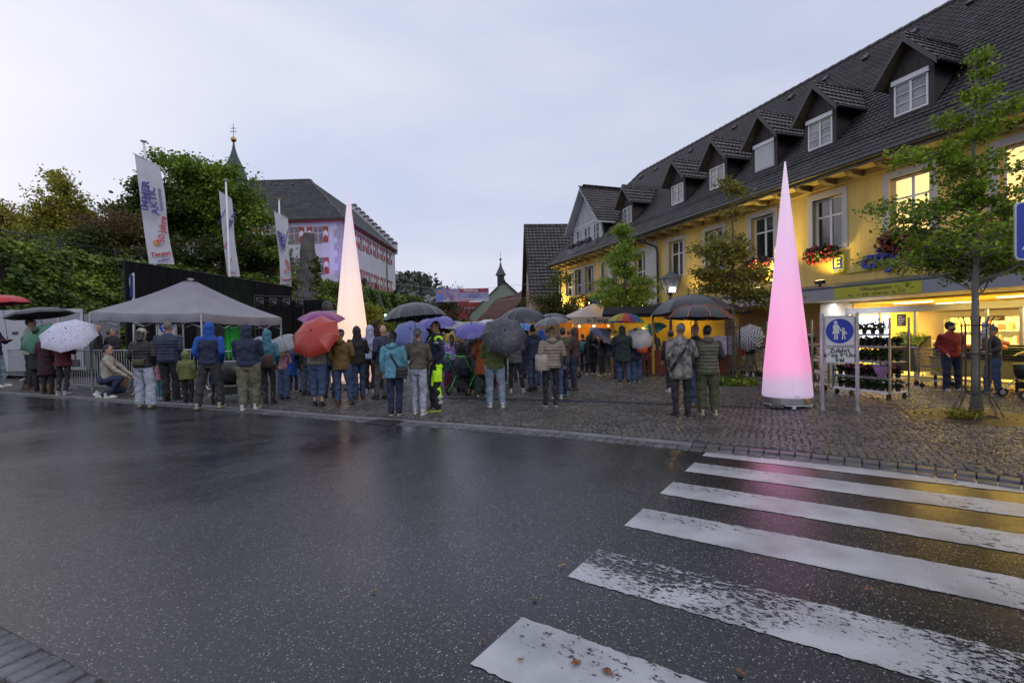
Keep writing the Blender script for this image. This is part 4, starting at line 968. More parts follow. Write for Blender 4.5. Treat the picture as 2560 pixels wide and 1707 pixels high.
# ================================================================ FAR STREET
M_OCH = mat('ochre_render', (0.36, 0.22, 0.13), .9, .12, .6, .2, 15); M_SAGE = mat('sage_render', (0.22, 0.27, 0.21), .9, .1, .4, .2, 12)
M_ROS = mat('rose_render', (0.42, 0.27, 0.27), .9, .1, .4)
def gable_house(name, label, ox, oy, rz, W, D_, ze, zr, wm, tm, wins_front=(), tw=.35, th=.4, ov=.5, hip=0.0, wins_side=()):
    """local: front wall on y=0 spans x 0..W; ridge runs along x; roof slopes face -y and +y"""
    H = thing(name, label, 'building', (ox, oy, 0), rz)
    m = MB(); wall_open(m, 0, W, 0, ze, 0, .3, [(a, b, c_, d_) for a, b, c_, d_ in wins_front]); m.box(0, .3, .3, D_, 0, ze); m.box(W - .3, W, .3, D_, 0, ze); m.box(.3, W - .3, D_ - .3, D_, 0, ze)
    for xx in (0, W - .3): m.prism([(0, ze), (D_, ze), (D_ / 2, zr - .15)], .3, frame((0, 1, 0), (0, 0, 1), (1, 0, 0), (xx, 0, 0)))
    m.build('wall', wm, H); MB().box(.4, W - .4, .5, .6, 0, ze - .1).build('dark_backing', mat('dark_interior', (0.02, 0.02, 0.02), 0.9, 0), H)  # backing sheet coloured dark in place of the shade indoors
    for a, b, c_, d_ in wins_front: window(H, a, b, c_, d_, .1, nx=2, hz=(.6,), fw=.08, gm=M_GC)
    for (y0, y1, z0, z1, side) in wins_side:
        Mx = Matrix.Rotation(R(-90), 4, 'Z') @ Matrix.Identity(4) if side < 0 else Matrix.Translation((W, 0, 0)) @ M90
        xx0, xx1 = (-y1, -y0) if side < 0 else (y0, y1)
        window(H, xx0, xx1, z0, z1, -.02, M=Mx, nx=2, hz=(.6,), fw=.08, gm=M_GC, sill=False)
    r = MB(); f_ = ov / (D_ / 2); zo = ze - (zr - ze) * f_
    r.add([(-ov, -ov, zo), (W + ov, -ov, zo), (W + ov, D_ / 2, zr), (-ov, D_ / 2, zr), (-ov, D_ + ov, zo), (W + ov, D_ + ov, zo)] + [(p[0], p[1], p[2] - .15) for p in [(-ov, -ov, zo), (W + ov, -ov, zo), (W + ov, D_ / 2, zr), (-ov, D_ / 2, zr), (-ov, D_ + ov, zo), (W + ov, D_ + ov, zo)]],
          [(0, 1, 2, 3), (3, 2, 5, 4), (9, 8, 7, 6), (10, 11, 8, 9), (0, 3, 9, 6), (3, 4, 10, 9), (1, 7, 8, 2), (2, 8, 11, 5), (0, 6, 7, 1), (4, 5, 11, 10)])
    ro = r.build('roof', M_WOODD, H); sl_ = math.hypot(D_ / 2 + ov, zr - zo)
    Va = tiles((-ov, -ov, zo), (1, 0, 0), (0, D_ / 2 + ov, zr - zo), W + 2 * ov, sl_, tw, th, lift=.06, curve=.03)
    Vb = tiles((W + ov, D_ + ov, zo), (-1, 0, 0), (0, -(D_ / 2 + ov), zr - zo), W + 2 * ov, sl_, tw, th, lift=.06, curve=.03)
    tile_stuff(ro, np.concatenate([Va, Vb]), tm)
    c = MB(); n_ = int((W + 2 * ov) / .5)
    for k in range(n_): c.tube([(-ov + k * .5, D_ / 2, zr + .03), (-ov + k * .5 + .48, D_ / 2, zr + .03)], [.16, .13], 6)
    c.build('ridge_caps', tm, ro)
    return H
# steep dark roof house behind the yellow building
p = at(1330, 834, 46); W_ = 12
H1 = gable_house('townhouse', 'ochre house with a huge steep dark roof beyond the yellow building', p.x + .2, 44.5, R(3), W_, 9.5, 5.4, 12.2, M_OCH, M_TILE, wins_side=((3.2, 4.3, 5.9, 7.7, -1), (6.2, 7.2, 5.9, 7.7, -1), (3.2, 4.3, 3.0, 4.6, -1)), ov=.45)
# pale church-like gable with ridge turret (gable faces the camera)
p = at(1186, 834, 78)
H2 = gable_house('gabled_house', 'pale green gabled house with a small ridge turret at the street end', at(1262, 834, 78).x + 5.4, 78, R(90), 12, 10.8, 4.9, 9.9, M_SAGE, M_TILEC, ov=.3)
t_ = thing('ridge_turret', None, None); t_.parent = H2; t_.location = (1.3, 5.9, 0)
MB().box(-.55, .55, -.55, .55, 8.2, 10.9).build('turret_wall', M_WOODD, t_)
MB().add([(-.8, -.8, 10.9), (.8, -.8, 10.9), (.8, .8, 10.9), (-.8, .8, 10.9), (-.22, -.22, 12.2), (.22, -.22, 12.2), (.22, .22, 12.2), (-.22, .22, 12.2), (0, 0, 13.3)], [(3, 2, 1, 0), (0, 1, 5, 4), (1, 2, 6, 5), (2, 3, 7, 6), (3, 0, 4, 7), (4, 5, 8), (5, 6, 8), (6, 7, 8), (7, 4, 8)]).build('spire', M_TILEC, t_)
MB().ball((0, 0, 13.4), .2, 8, 6).build('spire_ball', M_DARKMETAL, t_); MB().tube([(0, 0, 13.5), (0, 0, 14.6)], .03, 4).build('finial', M_DARKMETAL, t_)
# row of smaller houses along the street
p = at(1252, 834, 62)
H3 = gable_house('red_roof_house', 'low house with red tiled roof and dormer in front of the pale gable', at(1186, 834, 66).x, 66, R(-71), 12, 6.5, 3.0, 6.2, M_SAGE, M_TILER, ov=.4)
p = at(1296, 834, 54)
H4 = gable_house('rose_house', 'narrow rose coloured house with tall windows beside the ochre house', at(1274, 834, 62).x, 62, R(-71), 9, 7, 5.6, 8.2, M_ROS, M_TILEC, wins_front=((1, 2, 3.6, 5.1), (3.2, 4.2, 3.6, 5.1), (5.4, 6.4, 3.6, 5.1)), ov=.5)
# far left end: building with red net scaffold
SC_ = thing('scaffold', 'scaffold wrapped in red netting far down the street', 'scaffold', (at(1172, 834, 88).x, 88, 0))
M_NET = mat('red_netting', (0.32, 0.05, 0.05), .8, .3, 2, alpha=.85)
for k in range(4):
    MB().box(-3.6 + k * 1.9, -1.75 + k * 1.9, 0, .05, 2.2, 9.0 if k < 2 else 7.2).build('net', M_NET, SC_)
sc2 = MB()
for k in range(5): sc2.tube([(-3.65 + k * 1.9, -.1, 0), (-3.65 + k * 1.9, -.1, 9.8 if k < 3 else 7.8)], .06, 5)
for z_ in (2.2, 4.2, 6.2, 8.2): sc2.tube([(-3.65, -.1, z_), (3.95 if z_ < 7 else 0.2, -.1, z_)], .06, 5)
sc2.build('pole', M_STEEL, SC_)
MB().box(-3.4, 3.8, .6, 7, 0, 7.4).build('wall', M_ROS, SC_)
# lit market stand far down the street
p = at(1232, 834, 46)
LS = thing('lit_stall', 'yellow lit stall under an awning far down the street', 'stall', (p.x + .3, 47, 0), R(60))
m = MB(); m.box(-2.2, 2.2, 0, 2.2, 2.7, 2.78); m.box(-2.2, 2.2, 2.1, 2.2, 0, 2.7); m.build('booth', mat('yellow_booth', (.7, .5, .12), .7, .1, 2), LS)
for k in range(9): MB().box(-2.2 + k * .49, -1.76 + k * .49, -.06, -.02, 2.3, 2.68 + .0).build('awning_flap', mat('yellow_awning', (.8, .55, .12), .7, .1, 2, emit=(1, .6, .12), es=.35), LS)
point('stall_lamp', (p.x + .3 - 1.0, 46.6, 2.4), 60, WARM)
# white distant houses on the slope
for (u_, v_, y_, s_, lb) in ((1066, 748, 250, 5, 'tiny white house on the wooded slope, left of two'), (1078, 750, 255, 4, 'tiny white house on the wooded slope, right of two')):
    p = at(u_, v_, y_); h_ = thing('hillside_house', lb, 'house', (p.x, p.y, p.z)); MB().box(-s_ * .6, s_ * .6, 0, s_, -6, 2.6).build('wall', M_CAS, h_); MB().prism([(-s_ * .7, 2.6), (s_ * .7, 2.6), (0, 5)], s_ + 1, frame((1, 0, 0), (0, 0, 1), (0, -1, 0), (0, s_ + .5, 0))).build('roof', M_TILEC, h_)
# ================================================================ VEGETATION
def leaf_mat(name, c1, c2, var=.45, transl=.35):
    return mat(name, c1, .55, .3, .7, col2=c2, transl=transl, island=var, c2w=.45)
M_IVY = leaf_mat('ivy_leaf', (0.025, 0.065, 0.010), (0.19, 0.26, 0.025), .7, .25)
M_MAPLE = leaf_mat('street_maple_leaf', (0.12, 0.23, 0.018), (0.28, 0.38, 0.03))
M_LIME = leaf_mat('bright_lime_leaf', (0.17, 0.30, 0.035), (0.32, 0.42, 0.06))
M_OAKG = leaf_mat('broad_tree_leaf', (0.065, 0.13, 0.014), (0.24, 0.33, 0.035))
M_AUT = leaf_mat('autumn_olive_leaf', (0.13, 0.17, 0.025), (0.30, 0.25, 0.04))
M_YG = leaf_mat('yellow_green_leaf', (0.22, 0.24, 0.03), (0.38, 0.34, 0.045))
M_RUST = leaf_mat('rusty_leaf', (0.13, 0.085, 0.035), (0.19, 0.14, 0.04))
M_DKG = leaf_mat('dark_evergreen_leaf', (0.012, 0.028, 0.010), (0.03, 0.05, 0.015))
def leaves(name, P, size, m, parent=None, up=0.35, nrm=None, kind=None, aspect=.6, **kw):
    """one folded blade per point, random facing"""
    P = np.asarray(P, float); n = len(P); s = size * nr.uniform(.6, 1.3, (n, 1))
    if nrm is None: N_ = nr.normal(size=(n, 3)); N_[:, 2] = np.abs(N_[:, 2]) + up
    else: N_ = np.asarray(nrm) + nr.normal(size=(n, 3)) * .55
    N_ /= np.linalg.norm(N_, axis=1, keepdims=True)
    A = np.cross(N_, nr.normal(size=(n, 3))); A /= np.linalg.norm(A, axis=1, keepdims=True); B = np.cross(N_, A)
    V = np.zeros((n, 6, 3))
    V[:, 0] = P - A * s * .5; V[:, 1] = P - A * s * .1 + B * s * aspect * .5 + N_ * s * .12; V[:, 2] = P + A * s * .55
    V[:, 3] = P - A * s * .1 - B * s * aspect * .5 + N_ * s * .12; V[:, 4] = P + A * s * .25 + B * s * aspect * .38; V[:, 5] = P + A * s * .25 - B * s * aspect * .38
    base = (np.arange(n) * 6)[:, None, None]
    F_ = (np.array([[0, 1, 4, 2], [0, 2, 5, 3]])[None] + base).reshape(-1, 4)
    return link(name, npmesh(name, V.reshape(-1, 3), F_, m), parent, kind=kind, **kw)
def tree(name, label, x, y, z, H, crown, m, nleaf, lsize, trunk_r=.12, trunk_h=None, seed=1, group=None, lean=0.0, nbr=26, bare=0.0, bark=None, cluster=.28, sub=4, droop=0.0, low=.3, horiz=0):
    """crown: list of (dx,dy,dz,rx,ry,rz) ellipsoids relative to the base; branches grow into them and carry leaf clusters"""
    r_ = np.random.RandomState(seed); T = thing(name, label, 'tree', (x, y, z), 0, group)
    th = trunk_h or H * .85; mb = MB(); pts = []; k = 9
    for i in range(k): 
        f = i / (k - 1); pts.append((lean * f * f + .05 * math.sin(i * 1.7 + seed) * f * trunk_r * 8, .04 * math.cos(i * 2.1 + seed) * trunk_r * 6 * f, th * f))
    mb.tube(pts, [trunk_r * (1.25 if i == 0 else 1) * (1 - .8 * (i / (k - 1)) ** 1.1) for i in range(k)], 9)
    mb.build('trunk', bark or M_BARK, T, smooth=True)
    bm = MB(); tips = []; vol = np.array([c[3] * c[4] * c[5] for c in crown]); vol = vol ** .8; vol = vol / vol.sum()
    for b in range(nbr):
        c = crown[r_.choice(len(crown), p=vol)]
        d = r_.normal(size=3); d /= np.linalg.norm(d); rad = r_.uniform(.55, 1.0)
        tgt = np.array(c[:3]) + d * np.array(c[3:]) * rad
        zf = np.clip((tgt[2] - np.hypot(tgt[0], tgt[1]) * r_.uniform(.05, .45)) if horiz else tgt[2] * r_.uniform(.45, .8), th * low, th * .97); i_ = zf / th * (k - 1); a = int(min(i_, k - 2)); fr = i_ - a
        st = np.array(pts[a]) * (1 - fr) + np.array(pts[a + 1]) * fr; br = trunk_r * (1 - .8 * (zf / th)) * (.26 if horiz else .5) + (.004 if horiz else .008)
        mid = st * .45 + tgt * .55 + np.array([0, 0, .12 * np.linalg.norm(tgt - st)]) * (1 - droop)
        cur = [st, st * .7 + mid * .3 + r_.normal(size=3) * .03, mid, mid * .4 + tgt * .6 + r_.normal(size=3) * .05, tgt]
        bm.tube([tuple(p) for p in cur], [br, br * .8, br * .6, br * .4, br * .15], 5, cap=False)
        for s_ in range(sub):
            f = r_.uniform(.35, 1.0); q = st * (1 - f) ** 2 + 2 * mid * f * (1 - f) + tgt * f * f
            dd = r_.normal(size=3); dd[2] = dd[2] * .4 + .1 - droop; dd /= np.linalg.norm(dd); L_ = r_.uniform(.12, .32) * np.mean(c[3:]) * 1.3
            e = q + dd * L_; bm.tube([tuple(q), tuple((q + e) / 2 + r_.normal(size=3) * .03), tuple(e)], [br * .35, br * .25, br * .08], 4, cap=False); tips.append((q, e, L_))
        tips.append((mid, tgt, 1.0))
    bm.build('branches', bark or M_BARK, T)
    if nleaf:
        P = []; per = int(nleaf * (1 - bare) / len(tips)) + 1
        for (a, b, L_) in tips:
            w_ = r_.uniform(.3, 1.6); n_ = int(per * w_); f = r_.uniform(0.15, 1.08, (n_, 1)); p = a * (1 - f) + b * f + r_.normal(size=(n_, 3)) * cluster * np.array([1, 1, .55]); P.append(p)
        P = np.concatenate(P); c = MB(); o = leaves('crown', P, lsize, m, T)
    return T
# terrain behind the ivy wall (castle hill)
WL = [(-70, 14), (-30, 19.5), (-24.6, 24), (-22.9, 29.5), (-20.0, 37), (-17.0, 41), (-14.6, 48), (-12.6, 56), (-12.6, 90)]
wv = [at(0, 598, 24), at(306, 648, 29.6), at(600, 682, 37), at(745, 690, 40), at(905, 715, 48), at(987, 735, 56)]
WT = [(-70, 14, 7.0), (-33, 19.5, 6.8)] + [(p.x, p.y, p.z) for p in wv] + [(wv[-1].x + 1.5, 64, 6.5)]
tm = MB(); n_ = len(WT)
vs = []
for i, (x, y, z) in enumerate(WT):
    dx = WT[min(i + 1, n_ - 1)][0] - WT[max(i - 1, 0)][0]; dy = WT[min(i + 1, n_ - 1)][1] - WT[max(i - 1, 0)][1]; l_ = math.hypot(dx, dy); nx_, ny_ = -dy / l_, dx / l_
    zt = z - .55
    for off, zz in ((0, 0), (.01, zt), (3, zt + .2), (12, zt - .5 if x > -19 else zt + 1.0), (60, zt - 1 if x > -19 else zt + 3)):
        vs.append((x + nx_ * off, y + ny_ * off, zz - (.05 if zz == 0 else 0)))
fs = [(i * 5 + j, (i + 1) * 5 + j, (i + 1) * 5 + j + 1, i * 5 + j + 1) for i in range(n_ - 1) for j in range(4)]
tm.add(vs, fs); tm.build('castle_hill', mat('hill_soil_grass', (0.03, 0.04, 0.015), .95, .4, .5, .6, 5), kind='structure')
# retaining wall with ivy
rw = MB()
for (a, b) in zip(WT[:-1], WT[1:]):
    dx, dy = b[0] - a[0], b[1] - a[1]; l_ = math.hypot(dx, dy); nx_, ny_ = -dy / l_ * .4, dx / l_ * .4
    rw.add([(a[0] - nx_ * .05, a[1] - ny_ * .05, 0), (b[0] - nx_ * .05, b[1] - ny_ * .05, 0), (b[0] - nx_ * .05, b[1] - ny_ * .05, b[2] - .5), (a[0] - nx_ * .05, a[1] - ny_ * .05, a[2] - .5),
            (a[0] + nx_, a[1] + ny_, a[2] - .5), (b[0] + nx_, b[1] + ny_, b[2] - .5)], [(0, 1, 2, 3), (3, 2, 5, 4)])
RWL = thing('retaining_wall', 'tall old retaining wall completely covered in ivy', 'wall')
rw.build('wall_face', mat('dark_wall_stone', (0.035, 0.035, 0.03), .95, .3, 1.5, .6, 8), RWL)
P = []; Nn = []
for (a, b) in zip(WT[1:-1], WT[2:]):
    dx, dy = b[0] - a[0], b[1] - a[1]; l_ = math.hypot(dx, dy); n3 = np.array([dy / l_, -dx / l_, 0.0])   # towards the street
    zt = (a[2] + b[2]) / 2; area_ = l_ * zt; far_ = min(a[1], b[1]); dens = 330 if far_ < 25 else 210 if far_ < 38 else 120
    n_ = int(area_ * dens); f = nr.uniform(0, 1, n_); zz = nr.uniform(0, 1, n_) ** .9
    # ragged depth: shoots hang forward in irregular lobes
    lob = .22 * np.sin(f * l_ * 1.3 + 3 * np.sin(zz * 9)) * np.sin(zz * 11 + f * l_ * .7) + .18
    dep = np.abs(nr.normal(size=n_)) * .10 + lob.clip(0) * 1.0
    top = a[2] + (b[2] - a[2]) * f + .12 * np.sin(f * l_ * 2.3) + .1 * np.sin(f * l_ * 6.1)
    p = np.stack([a[0] + dx * f, a[1] + dy * f, zz * (top - .1)], 1) + n3 * dep[:, None]
    P.append(p); Nn.append(np.tile(n3 + np.array([0, 0, .5]), (n_, 1)))
    n2 = int(l_ * 130); f = nr.uniform(0, 1, n2); w_ = nr.uniform(0, .9, n2)
    top = a[2] + (b[2] - a[2]) * f; p = np.stack([a[0] + dx * f, a[1] + dy * f, top - .25 + nr.uniform(-.1, .32, n2) - .2 * w_], 1) - n3 * w_[:, None]
    P.append(p); Nn.append(np.tile(np.array([0, 0, 1.0]) + n3 * .4, (n2, 1)))
P = np.concatenate(P); Nn = np.concatenate(Nn)
leaves('ivy', P, .20, M_IVY, RWL, nrm=Nn, kind='stuff', aspect=.9)
# railing along the top
FN = thing('hilltop_fence', 'dark iron fence half overgrown on top of the ivy wall', 'fence')
for (a, b) in zip(WT[1:5], WT[2:6]):
    a = Vector(a); b = Vector(b); n_ = max(1, int((b - a).length / 2.6)); dv = (b - a).normalized(); nn_ = Vector((-dv.y, dv.x, 0)) * .6
    for k in range(n_):
        p = a.lerp(b, k / n_) + nn_; q = a.lerp(b, (k + 1) / n_) + nn_
        MB().box(p.x - .06, p.x + .06, p.y - .06, p.y + .06, p.z - .6, p.z + .72).build('post', M_DARKMETAL, FN)
        m = MB()
        for zz in (.55, -.35): m.tube([(p.x, p.y, p.z + zz), (q.x, q.y, q.z + zz)], .022, 4)
        for j in range(1, 17): 
            s_ = p.lerp(q, j / 17); m.tube([(s_.x, s_.y, s_.z - .35), (s_.x, s_.y, s_.z + .6)], .010, 3)
        m.build('fence_panel', M_DARKMETAL, FN, kind='stuff')
ORD = 'first second third fourth fifth sixth seventh eighth ninth tenth eleventh twelfth thirteenth fourteenth fifteenth sixteenth seventeenth'.split()
for i in range(0, 17, 2):
    f = i / 16; k = f * 4.2; a = WT[1 + int(k)]; b = WT[2 + int(k)]; g_ = k - int(k)
    x, y, z = [a[j] + (b[j] - a[j]) * g_ for j in range(3)]; dx, dy = b[0] - a[0], b[1] - a[1]; l_ = math.hypot(dx, dy)
    x += -dy / l_ * 2.2; y += dx / l_ * 2.2; r_ = rnd.uniform(.9, 1.5)
    S = thing('shrub', ORD[i] + [' shrub from the left behind the iron fence, dark green', ' shrub from the left behind the iron fence, yellow green'][i % 2], 'shrub', (x, y, z - .6), 0, 'dark shrubs behind the fence' if i % 2 == 0 else 'yellow green shrubs behind the fence')
    u_ = nr.normal(size=(1100, 3)); u_ /= np.linalg.norm(u_, axis=1, keepdims=True); pr = u_ * nr.uniform(.5, 1.05, (1100, 1)) * np.array([r_ * 1.3, r_, r_]) * (1 + .25 * np.sin(u_[:, :1] * 7 + i))
    pr = pr[pr[:, 2] > -.4] + np.array([0, 0, r_ * .55])
    leaves('foliage', pr, .17, (M_OAKG, M_YG)[i % 2], S)
    MB().tube([(0, 0, -.3), (0, 0, r_)], .05, 5).build('stem', M_BARK, S)
def place(u, v, Y): p = at(u, v, Y); return p
# the big trees on the hill
p = at(525, 700, 37); G0 = 5.6
tree('broad_tree', 'large bright green tree with a full uneven crown behind the middle flag', p.x, 37, G0, 10.6, [(-1.2, 0, 7.6, 3.0, 3, 2.4), (1.6, 0, 6.6, 2.8, 2.8, 2.4), (-3.2, 0, 5.2, 2.0, 2.3, 1.9), (-.6, 0, 9.0, 1.9, 2, 1.2), (.9, 0, 8.7, 1.4, 2, 1.2), (3.6, 0, 4.4, 1.9, 2, 1.8), (4.4, 0, 3.0, 1.3, 2, 1.2)], M_OAKG, 36000, .24, .30, seed=3, nbr=70, cluster=.42, sub=5)
p = at(345, 700, 34)
tree('broad_tree', 'dark green tree with ragged crown behind the leftmost flag', p.x, 35, G0, 7.2, [(.5, 0, 6.3, 1.9, 2, 1.3), (-.8, 0, 4.2, 2.2, 2, 1.5), (1.6, 0, 5.2, 1.6, 2, 1.3)], leaf_mat('olive_green_leaf', (0.05, 0.10, 0.018), (0.12, 0.15, 0.03)), 9500, .26, .2, seed=5, nbr=42, cluster=.36)
p = at(165, 640, 34)
tree('yellowing_tree', 'tall yellow green tree with bushy top at the far left skyline', p.x, 34, G0, 7.9, [(0, 0, 5.9, 2.1, 2, 1.8), (-.6, 0, 3.8, 2.8, 2.4, 1.6), (1.5, 0, 3.4, 1.8, 2, 1.5)], M_YG, 15000, .20, .22, seed=8, nbr=60, cluster=.30, sub=6)
p = at(12, 640, 36)
tree('yellowing_tree', 'yellow green tree cut off by the left edge of the picture', p.x, 36, G0, 6.6, [(0, 0, 5.0, 3.0, 2.4, 1.6), (-1.5, 0, 3.6, 2.4, 2, 1.6)], M_YG, 10500, .20, .2, seed=12, nbr=50, cluster=.32, sub=6)
p = at(100, 640, 31)
tree('yellowing_tree', 'low spreading olive tree under the tall yellow green one', p.x, 31, G0 - .3, 3.6, [(0, 0, 2.2, 3.4, 2.0, 1.0), (2.4, 0, 2.0, 2.2, 1.6, .9)], leaf_mat('mid_olive_leaf', (0.12, 0.16, 0.025), (0.22, 0.23, 0.035)), 10000, .18, .14, seed=14, nbr=50, cluster=.28, sub=6)
p = at(285, 640, 32)
tree('rust_tree', 'spreading rusty brown tree with fine bare twigs left of the leftmost flag', p.x, 32, G0 - .2, 4.8, [(0, 0, 3.6, 2.9, 2, 1.3), (-1.2, 0, 2.4, 2.6, 2, .9), (2.0, 0, 2.3, 2.2, 2, 1.0)], M_RUST, 8000, .14, .16, seed=17, nbr=80, cluster=.22, sub=8)
p = at(610, 700, 38)
tree('broad_tree', 'small dark tree against the castle wall beside the rightmost flag', p.x, 39, G0 - .2, 4.6, [(0, 0, 3.0, 1.9, 1.8, 1.5), (2.0, 0, 2.8, 1.6, 1.5, 1.2), (-1.5, 0, 2.2, 1.8, 1.5, 1.4)], leaf_mat('dull_green_leaf', (0.04, 0.075, 0.016), (0.10, 0.12, 0.03)), 6500, .20, .13, seed=21, nbr=34, cluster=.34)
p = at(680, 700, 41)
tree('broad_tree', 'sparse branchy tree reaching in front of the castle windows', p.x, 41.5, G0 - .3, 4.4, [(0, 0, 2.8, 1.5, 1.2, 1.3), (.8, 0, 3.4, 1.2, 1.0, .6)], leaf_mat('dull_green_leaf', (0, 0, 0), (0, 0, 0)), 1500, .18, .09, seed=24, nbr=22, cluster=.25)
for i, (u_, v_, Y_) in enumerate(((400, 690, 33), (520, 695, 35), (230, 690, 31))):
    p = at(u_, v_, Y_); tree('broad_tree', ['bushy dark tree just behind the leftmost flag foot', 'bushy dark undergrowth tree behind the middle flag foot', 'bushy dark undergrowth left of the black curtain top'][i], p.x, Y_, 5.3, 3.2, [(0, 0, 1.9, 2.3, 1.5, 1.3)], leaf_mat('undergrowth_leaf', (0.04, 0.07, 0.015), (0.10, 0.12, 0.03)), 4200, .19, .1, seed=30 + i, nbr=24, cluster=.4)
# dark conifer hedge right of the castle
p = at(1000, 760, 60)
for i in range(5):
    p = at(990 + i * 17, 835, 62); hgt = (7.2, 6.6, 5.9, 5.2, 4.4)[i]
    T = thing('conifer', ORD[i] + ' dark conical evergreen from the left below the castle end', 'tree', (p.x, 62 + i * .5, 0), 0, 'dark conifers below the castle')
    n_ = 1500; f = nr.uniform(0, 1, n_); a = nr.uniform(0, 6.28, n_); rr = (1.25 * (1 - f) ** .6 + .06) * nr.uniform(.75, 1.1, n_); leaves('crown', np.stack([rr * np.cos(a), rr * np.sin(a), f * hgt], 1), .34, M_DKG, T, aspect=.35)
    MB().tube([(0, 0, 0), (0, 0, hgt * .9)], .1, 5).build('trunk', M_BARK, T)
# street end trees
p = at(1110, 834, 62)
tree('street_end_tree', 'airy tree with thin bare top above the street banner', p.x, 66, 0, 9.3, [(0, 0, 6.6, 2.9, 2.4, 2.6), (-1.5, 0, 4.4, 2.6, 2, 2.0)], leaf_mat('far_dull_leaf', (0.04, 0.045, 0.02), (0.07, 0.06, 0.025)), 2200, .30, .2, seed=41, nbr=60, cluster=.35, sub=6)
p = at(1100, 834, 50)
tree('street_end_tree', 'orange brown leafy tree below the street banner', p.x, 50, 0, 4.2, [(0, 0, 2.9, 2.6, 2.2, 1.6), (1.6, 0, 2.3, 1.6, 1.4, 1.1), (-1.6, 0, 2.6, 1.4, 1.4, 1.3)], leaf_mat('orange_brown_leaf', (0.055, 0.042, 0.013), (0.10, 0.06, 0.018)), 6500, .24, .13, seed=43, nbr=40, cluster=.34)
p = at(1035, 834, 58)
tree('street_end_tree', 'dull green tree behind the big dark umbrella at the street end', p.x, 60, 0, 5.2, [(0, 0, 3.4, 3, 2, 1.9)], leaf_mat('far_green_leaf', (0.03, 0.045, 0.015), (0.055, 0.065, 0.02)), 3500, .28, .15, seed=44, nbr=30, cluster=.4)
# bushes in front of the castle wall right of the left cone
p = at(948, 834, 44)
tree('hedge_bush', 'yellowish bushy shrub below the ivy wall right of the left cone', p.x, 42, 0, 5.0, [(0, 0, 2.8, 1.6, 1.5, 1.9), (1.2, 0, 2.2, 1.0, 1, 1.5)], M_YG, 6500, .17, .1, seed=46, nbr=40, cluster=.22, sub=6)
# street trees on the plaza
def guard(x, y, h=1.55, r0=.30, r1=.42, label=''):
    Gd = thing('tree_guard', label, 'tree guard', (x, y, PZ))
    for k in range(12):
        a = 2 * math.pi * k / 12; c, s = math.cos(a), math.sin(a)
        MB().tube([(c * r1, s * r1, .02), (c * (r0 * .72), s * (r0 * .72), .42), (c * (r0 * .72), s * (r0 * .72), h - .08), (c * r0 * .9, s * r0 * .9, h + .05)], .009, 5).build('bar', M_DARKMETAL, Gd)
    for z_, rr in ((.42, r0 * .74), (h * .65, r0 * .74), (h - .1, r0 * .76)):
        MB().tube([(math.cos(t_) * rr, math.sin(t_) * rr, z_) for t_ in np.linspace(0, 2 * math.pi, 21)], .013, 5, cap=False).build('hoop', M_DARKMETAL, Gd)
    return Gd
def ringgrate(x, y, R_):
    g_ = thing('tree_grate', 'round iron tree grate with concentric slots at the rightmost tree', 'grate', (x, y, PZ))
    for k in range(6):
        ra = R_ - k * .11; rb_ = ra - .085; m = MB(); n_ = 48; vs = []
        for j in range(n_): 
            t_ = 2 * math.pi * j / n_; vs += [(ra * math.cos(t_), ra * math.sin(t_), 0), (rb_ * math.cos(t_), rb_ * math.sin(t_), 0), (ra * math.cos(t_), ra * math.sin(t_), -.03), (rb_ * math.cos(t_), rb_ * math.sin(t_), -.03)]
        m.add(vs, [f for j in range(n_) for f in ((j * 4, ((j + 1) % n_) * 4, ((j + 1) % n_) * 4 + 1, j * 4 + 1), (j * 4 + 2, ((j + 1) % n_) * 4 + 2, ((j + 1) % n_) * 4, j * 4))])
        m.build('ring', mat('rusty_cast_iron', (0.030, 0.022, 0.017), .5, .3, 6, .4, 30), g_, loc=(0, 0, .006))
    return g_
TPos = [t[0] for t in TREEP]
t1 = TPos[0]
M_BARK2 = mat('mossy_bark', (0.14, 0.14, 0.115), .8, .4, 3, 1.0, 30, col2=(0.24, 0.23, 0.20))
tree('street_maple', 'nearest street tree with dense layered green crown in front of the shop', t1.x, t1.y, PZ, 8.2,
     [(-.5, .2, 2.85, 1.5, 1.3, .25), (.2, 0, 3.1, 1.6, 1.4, .35), (.9, .2, 2.75, 1.2, 1.1, .3), (-1.2, 0, 3.5, 1.0, .9, .3), (.3, 0, 4.1, 1.05, 1.0, .5), (-.9, 0, 4.45, .65, .7, .3), (.1, 0, 5.1, .6, .7, .5), (0, 0, 5.9, .3, .3, .5), (1.3, 0, 3.7, .7, .8, .4)],
     M_MAPLE, 16000, .072, .066, trunk_h=6.1, seed=51, nbr=105, cluster=.09, sub=7, bark=M_BARK2, low=.30, horiz=1)
guard(t1.x, t1.y, 1.68, .26, .36, 'tall dark iron bar guard around the nearest street tree')
ringgrate(t1.x, t1.y, .93)
t2 = TPos[1]
tree('street_maple', 'thin browning street tree left of the pink cone', t2.x, t2.y, PZ, 6.6,
     [(-.3, 0, 3.1, 1.0, .9, .5), (.6, 0, 2.9, 1.0, .9, .5), (0, 0, 4.0, .75, .8, .6), (0, 0, 5.2, .4, .5, .8), (-.9, 0, 3.9, .6, .6, .5), (1.3, 0, 2.5, .6, .6, .3)], M_AUT, 9000, .09, .06, trunk_h=6.0, seed=55, nbr=56, cluster=.13, sub=6, low=.35, horiz=1)
guard(t2.x, t2.y, 1.75, .24, .30, 'dark iron bar guard around the thin browning tree')
gw = thing('weeds', 'green weeds growing around the foot of the thin browning tree', 'weeds', (t2.x, t2.y, PZ), kind='stuff')
a = nr.uniform(0, 6.28, 1300); rr = np.sqrt(nr.uniform(0, 1, 1300)) * .62
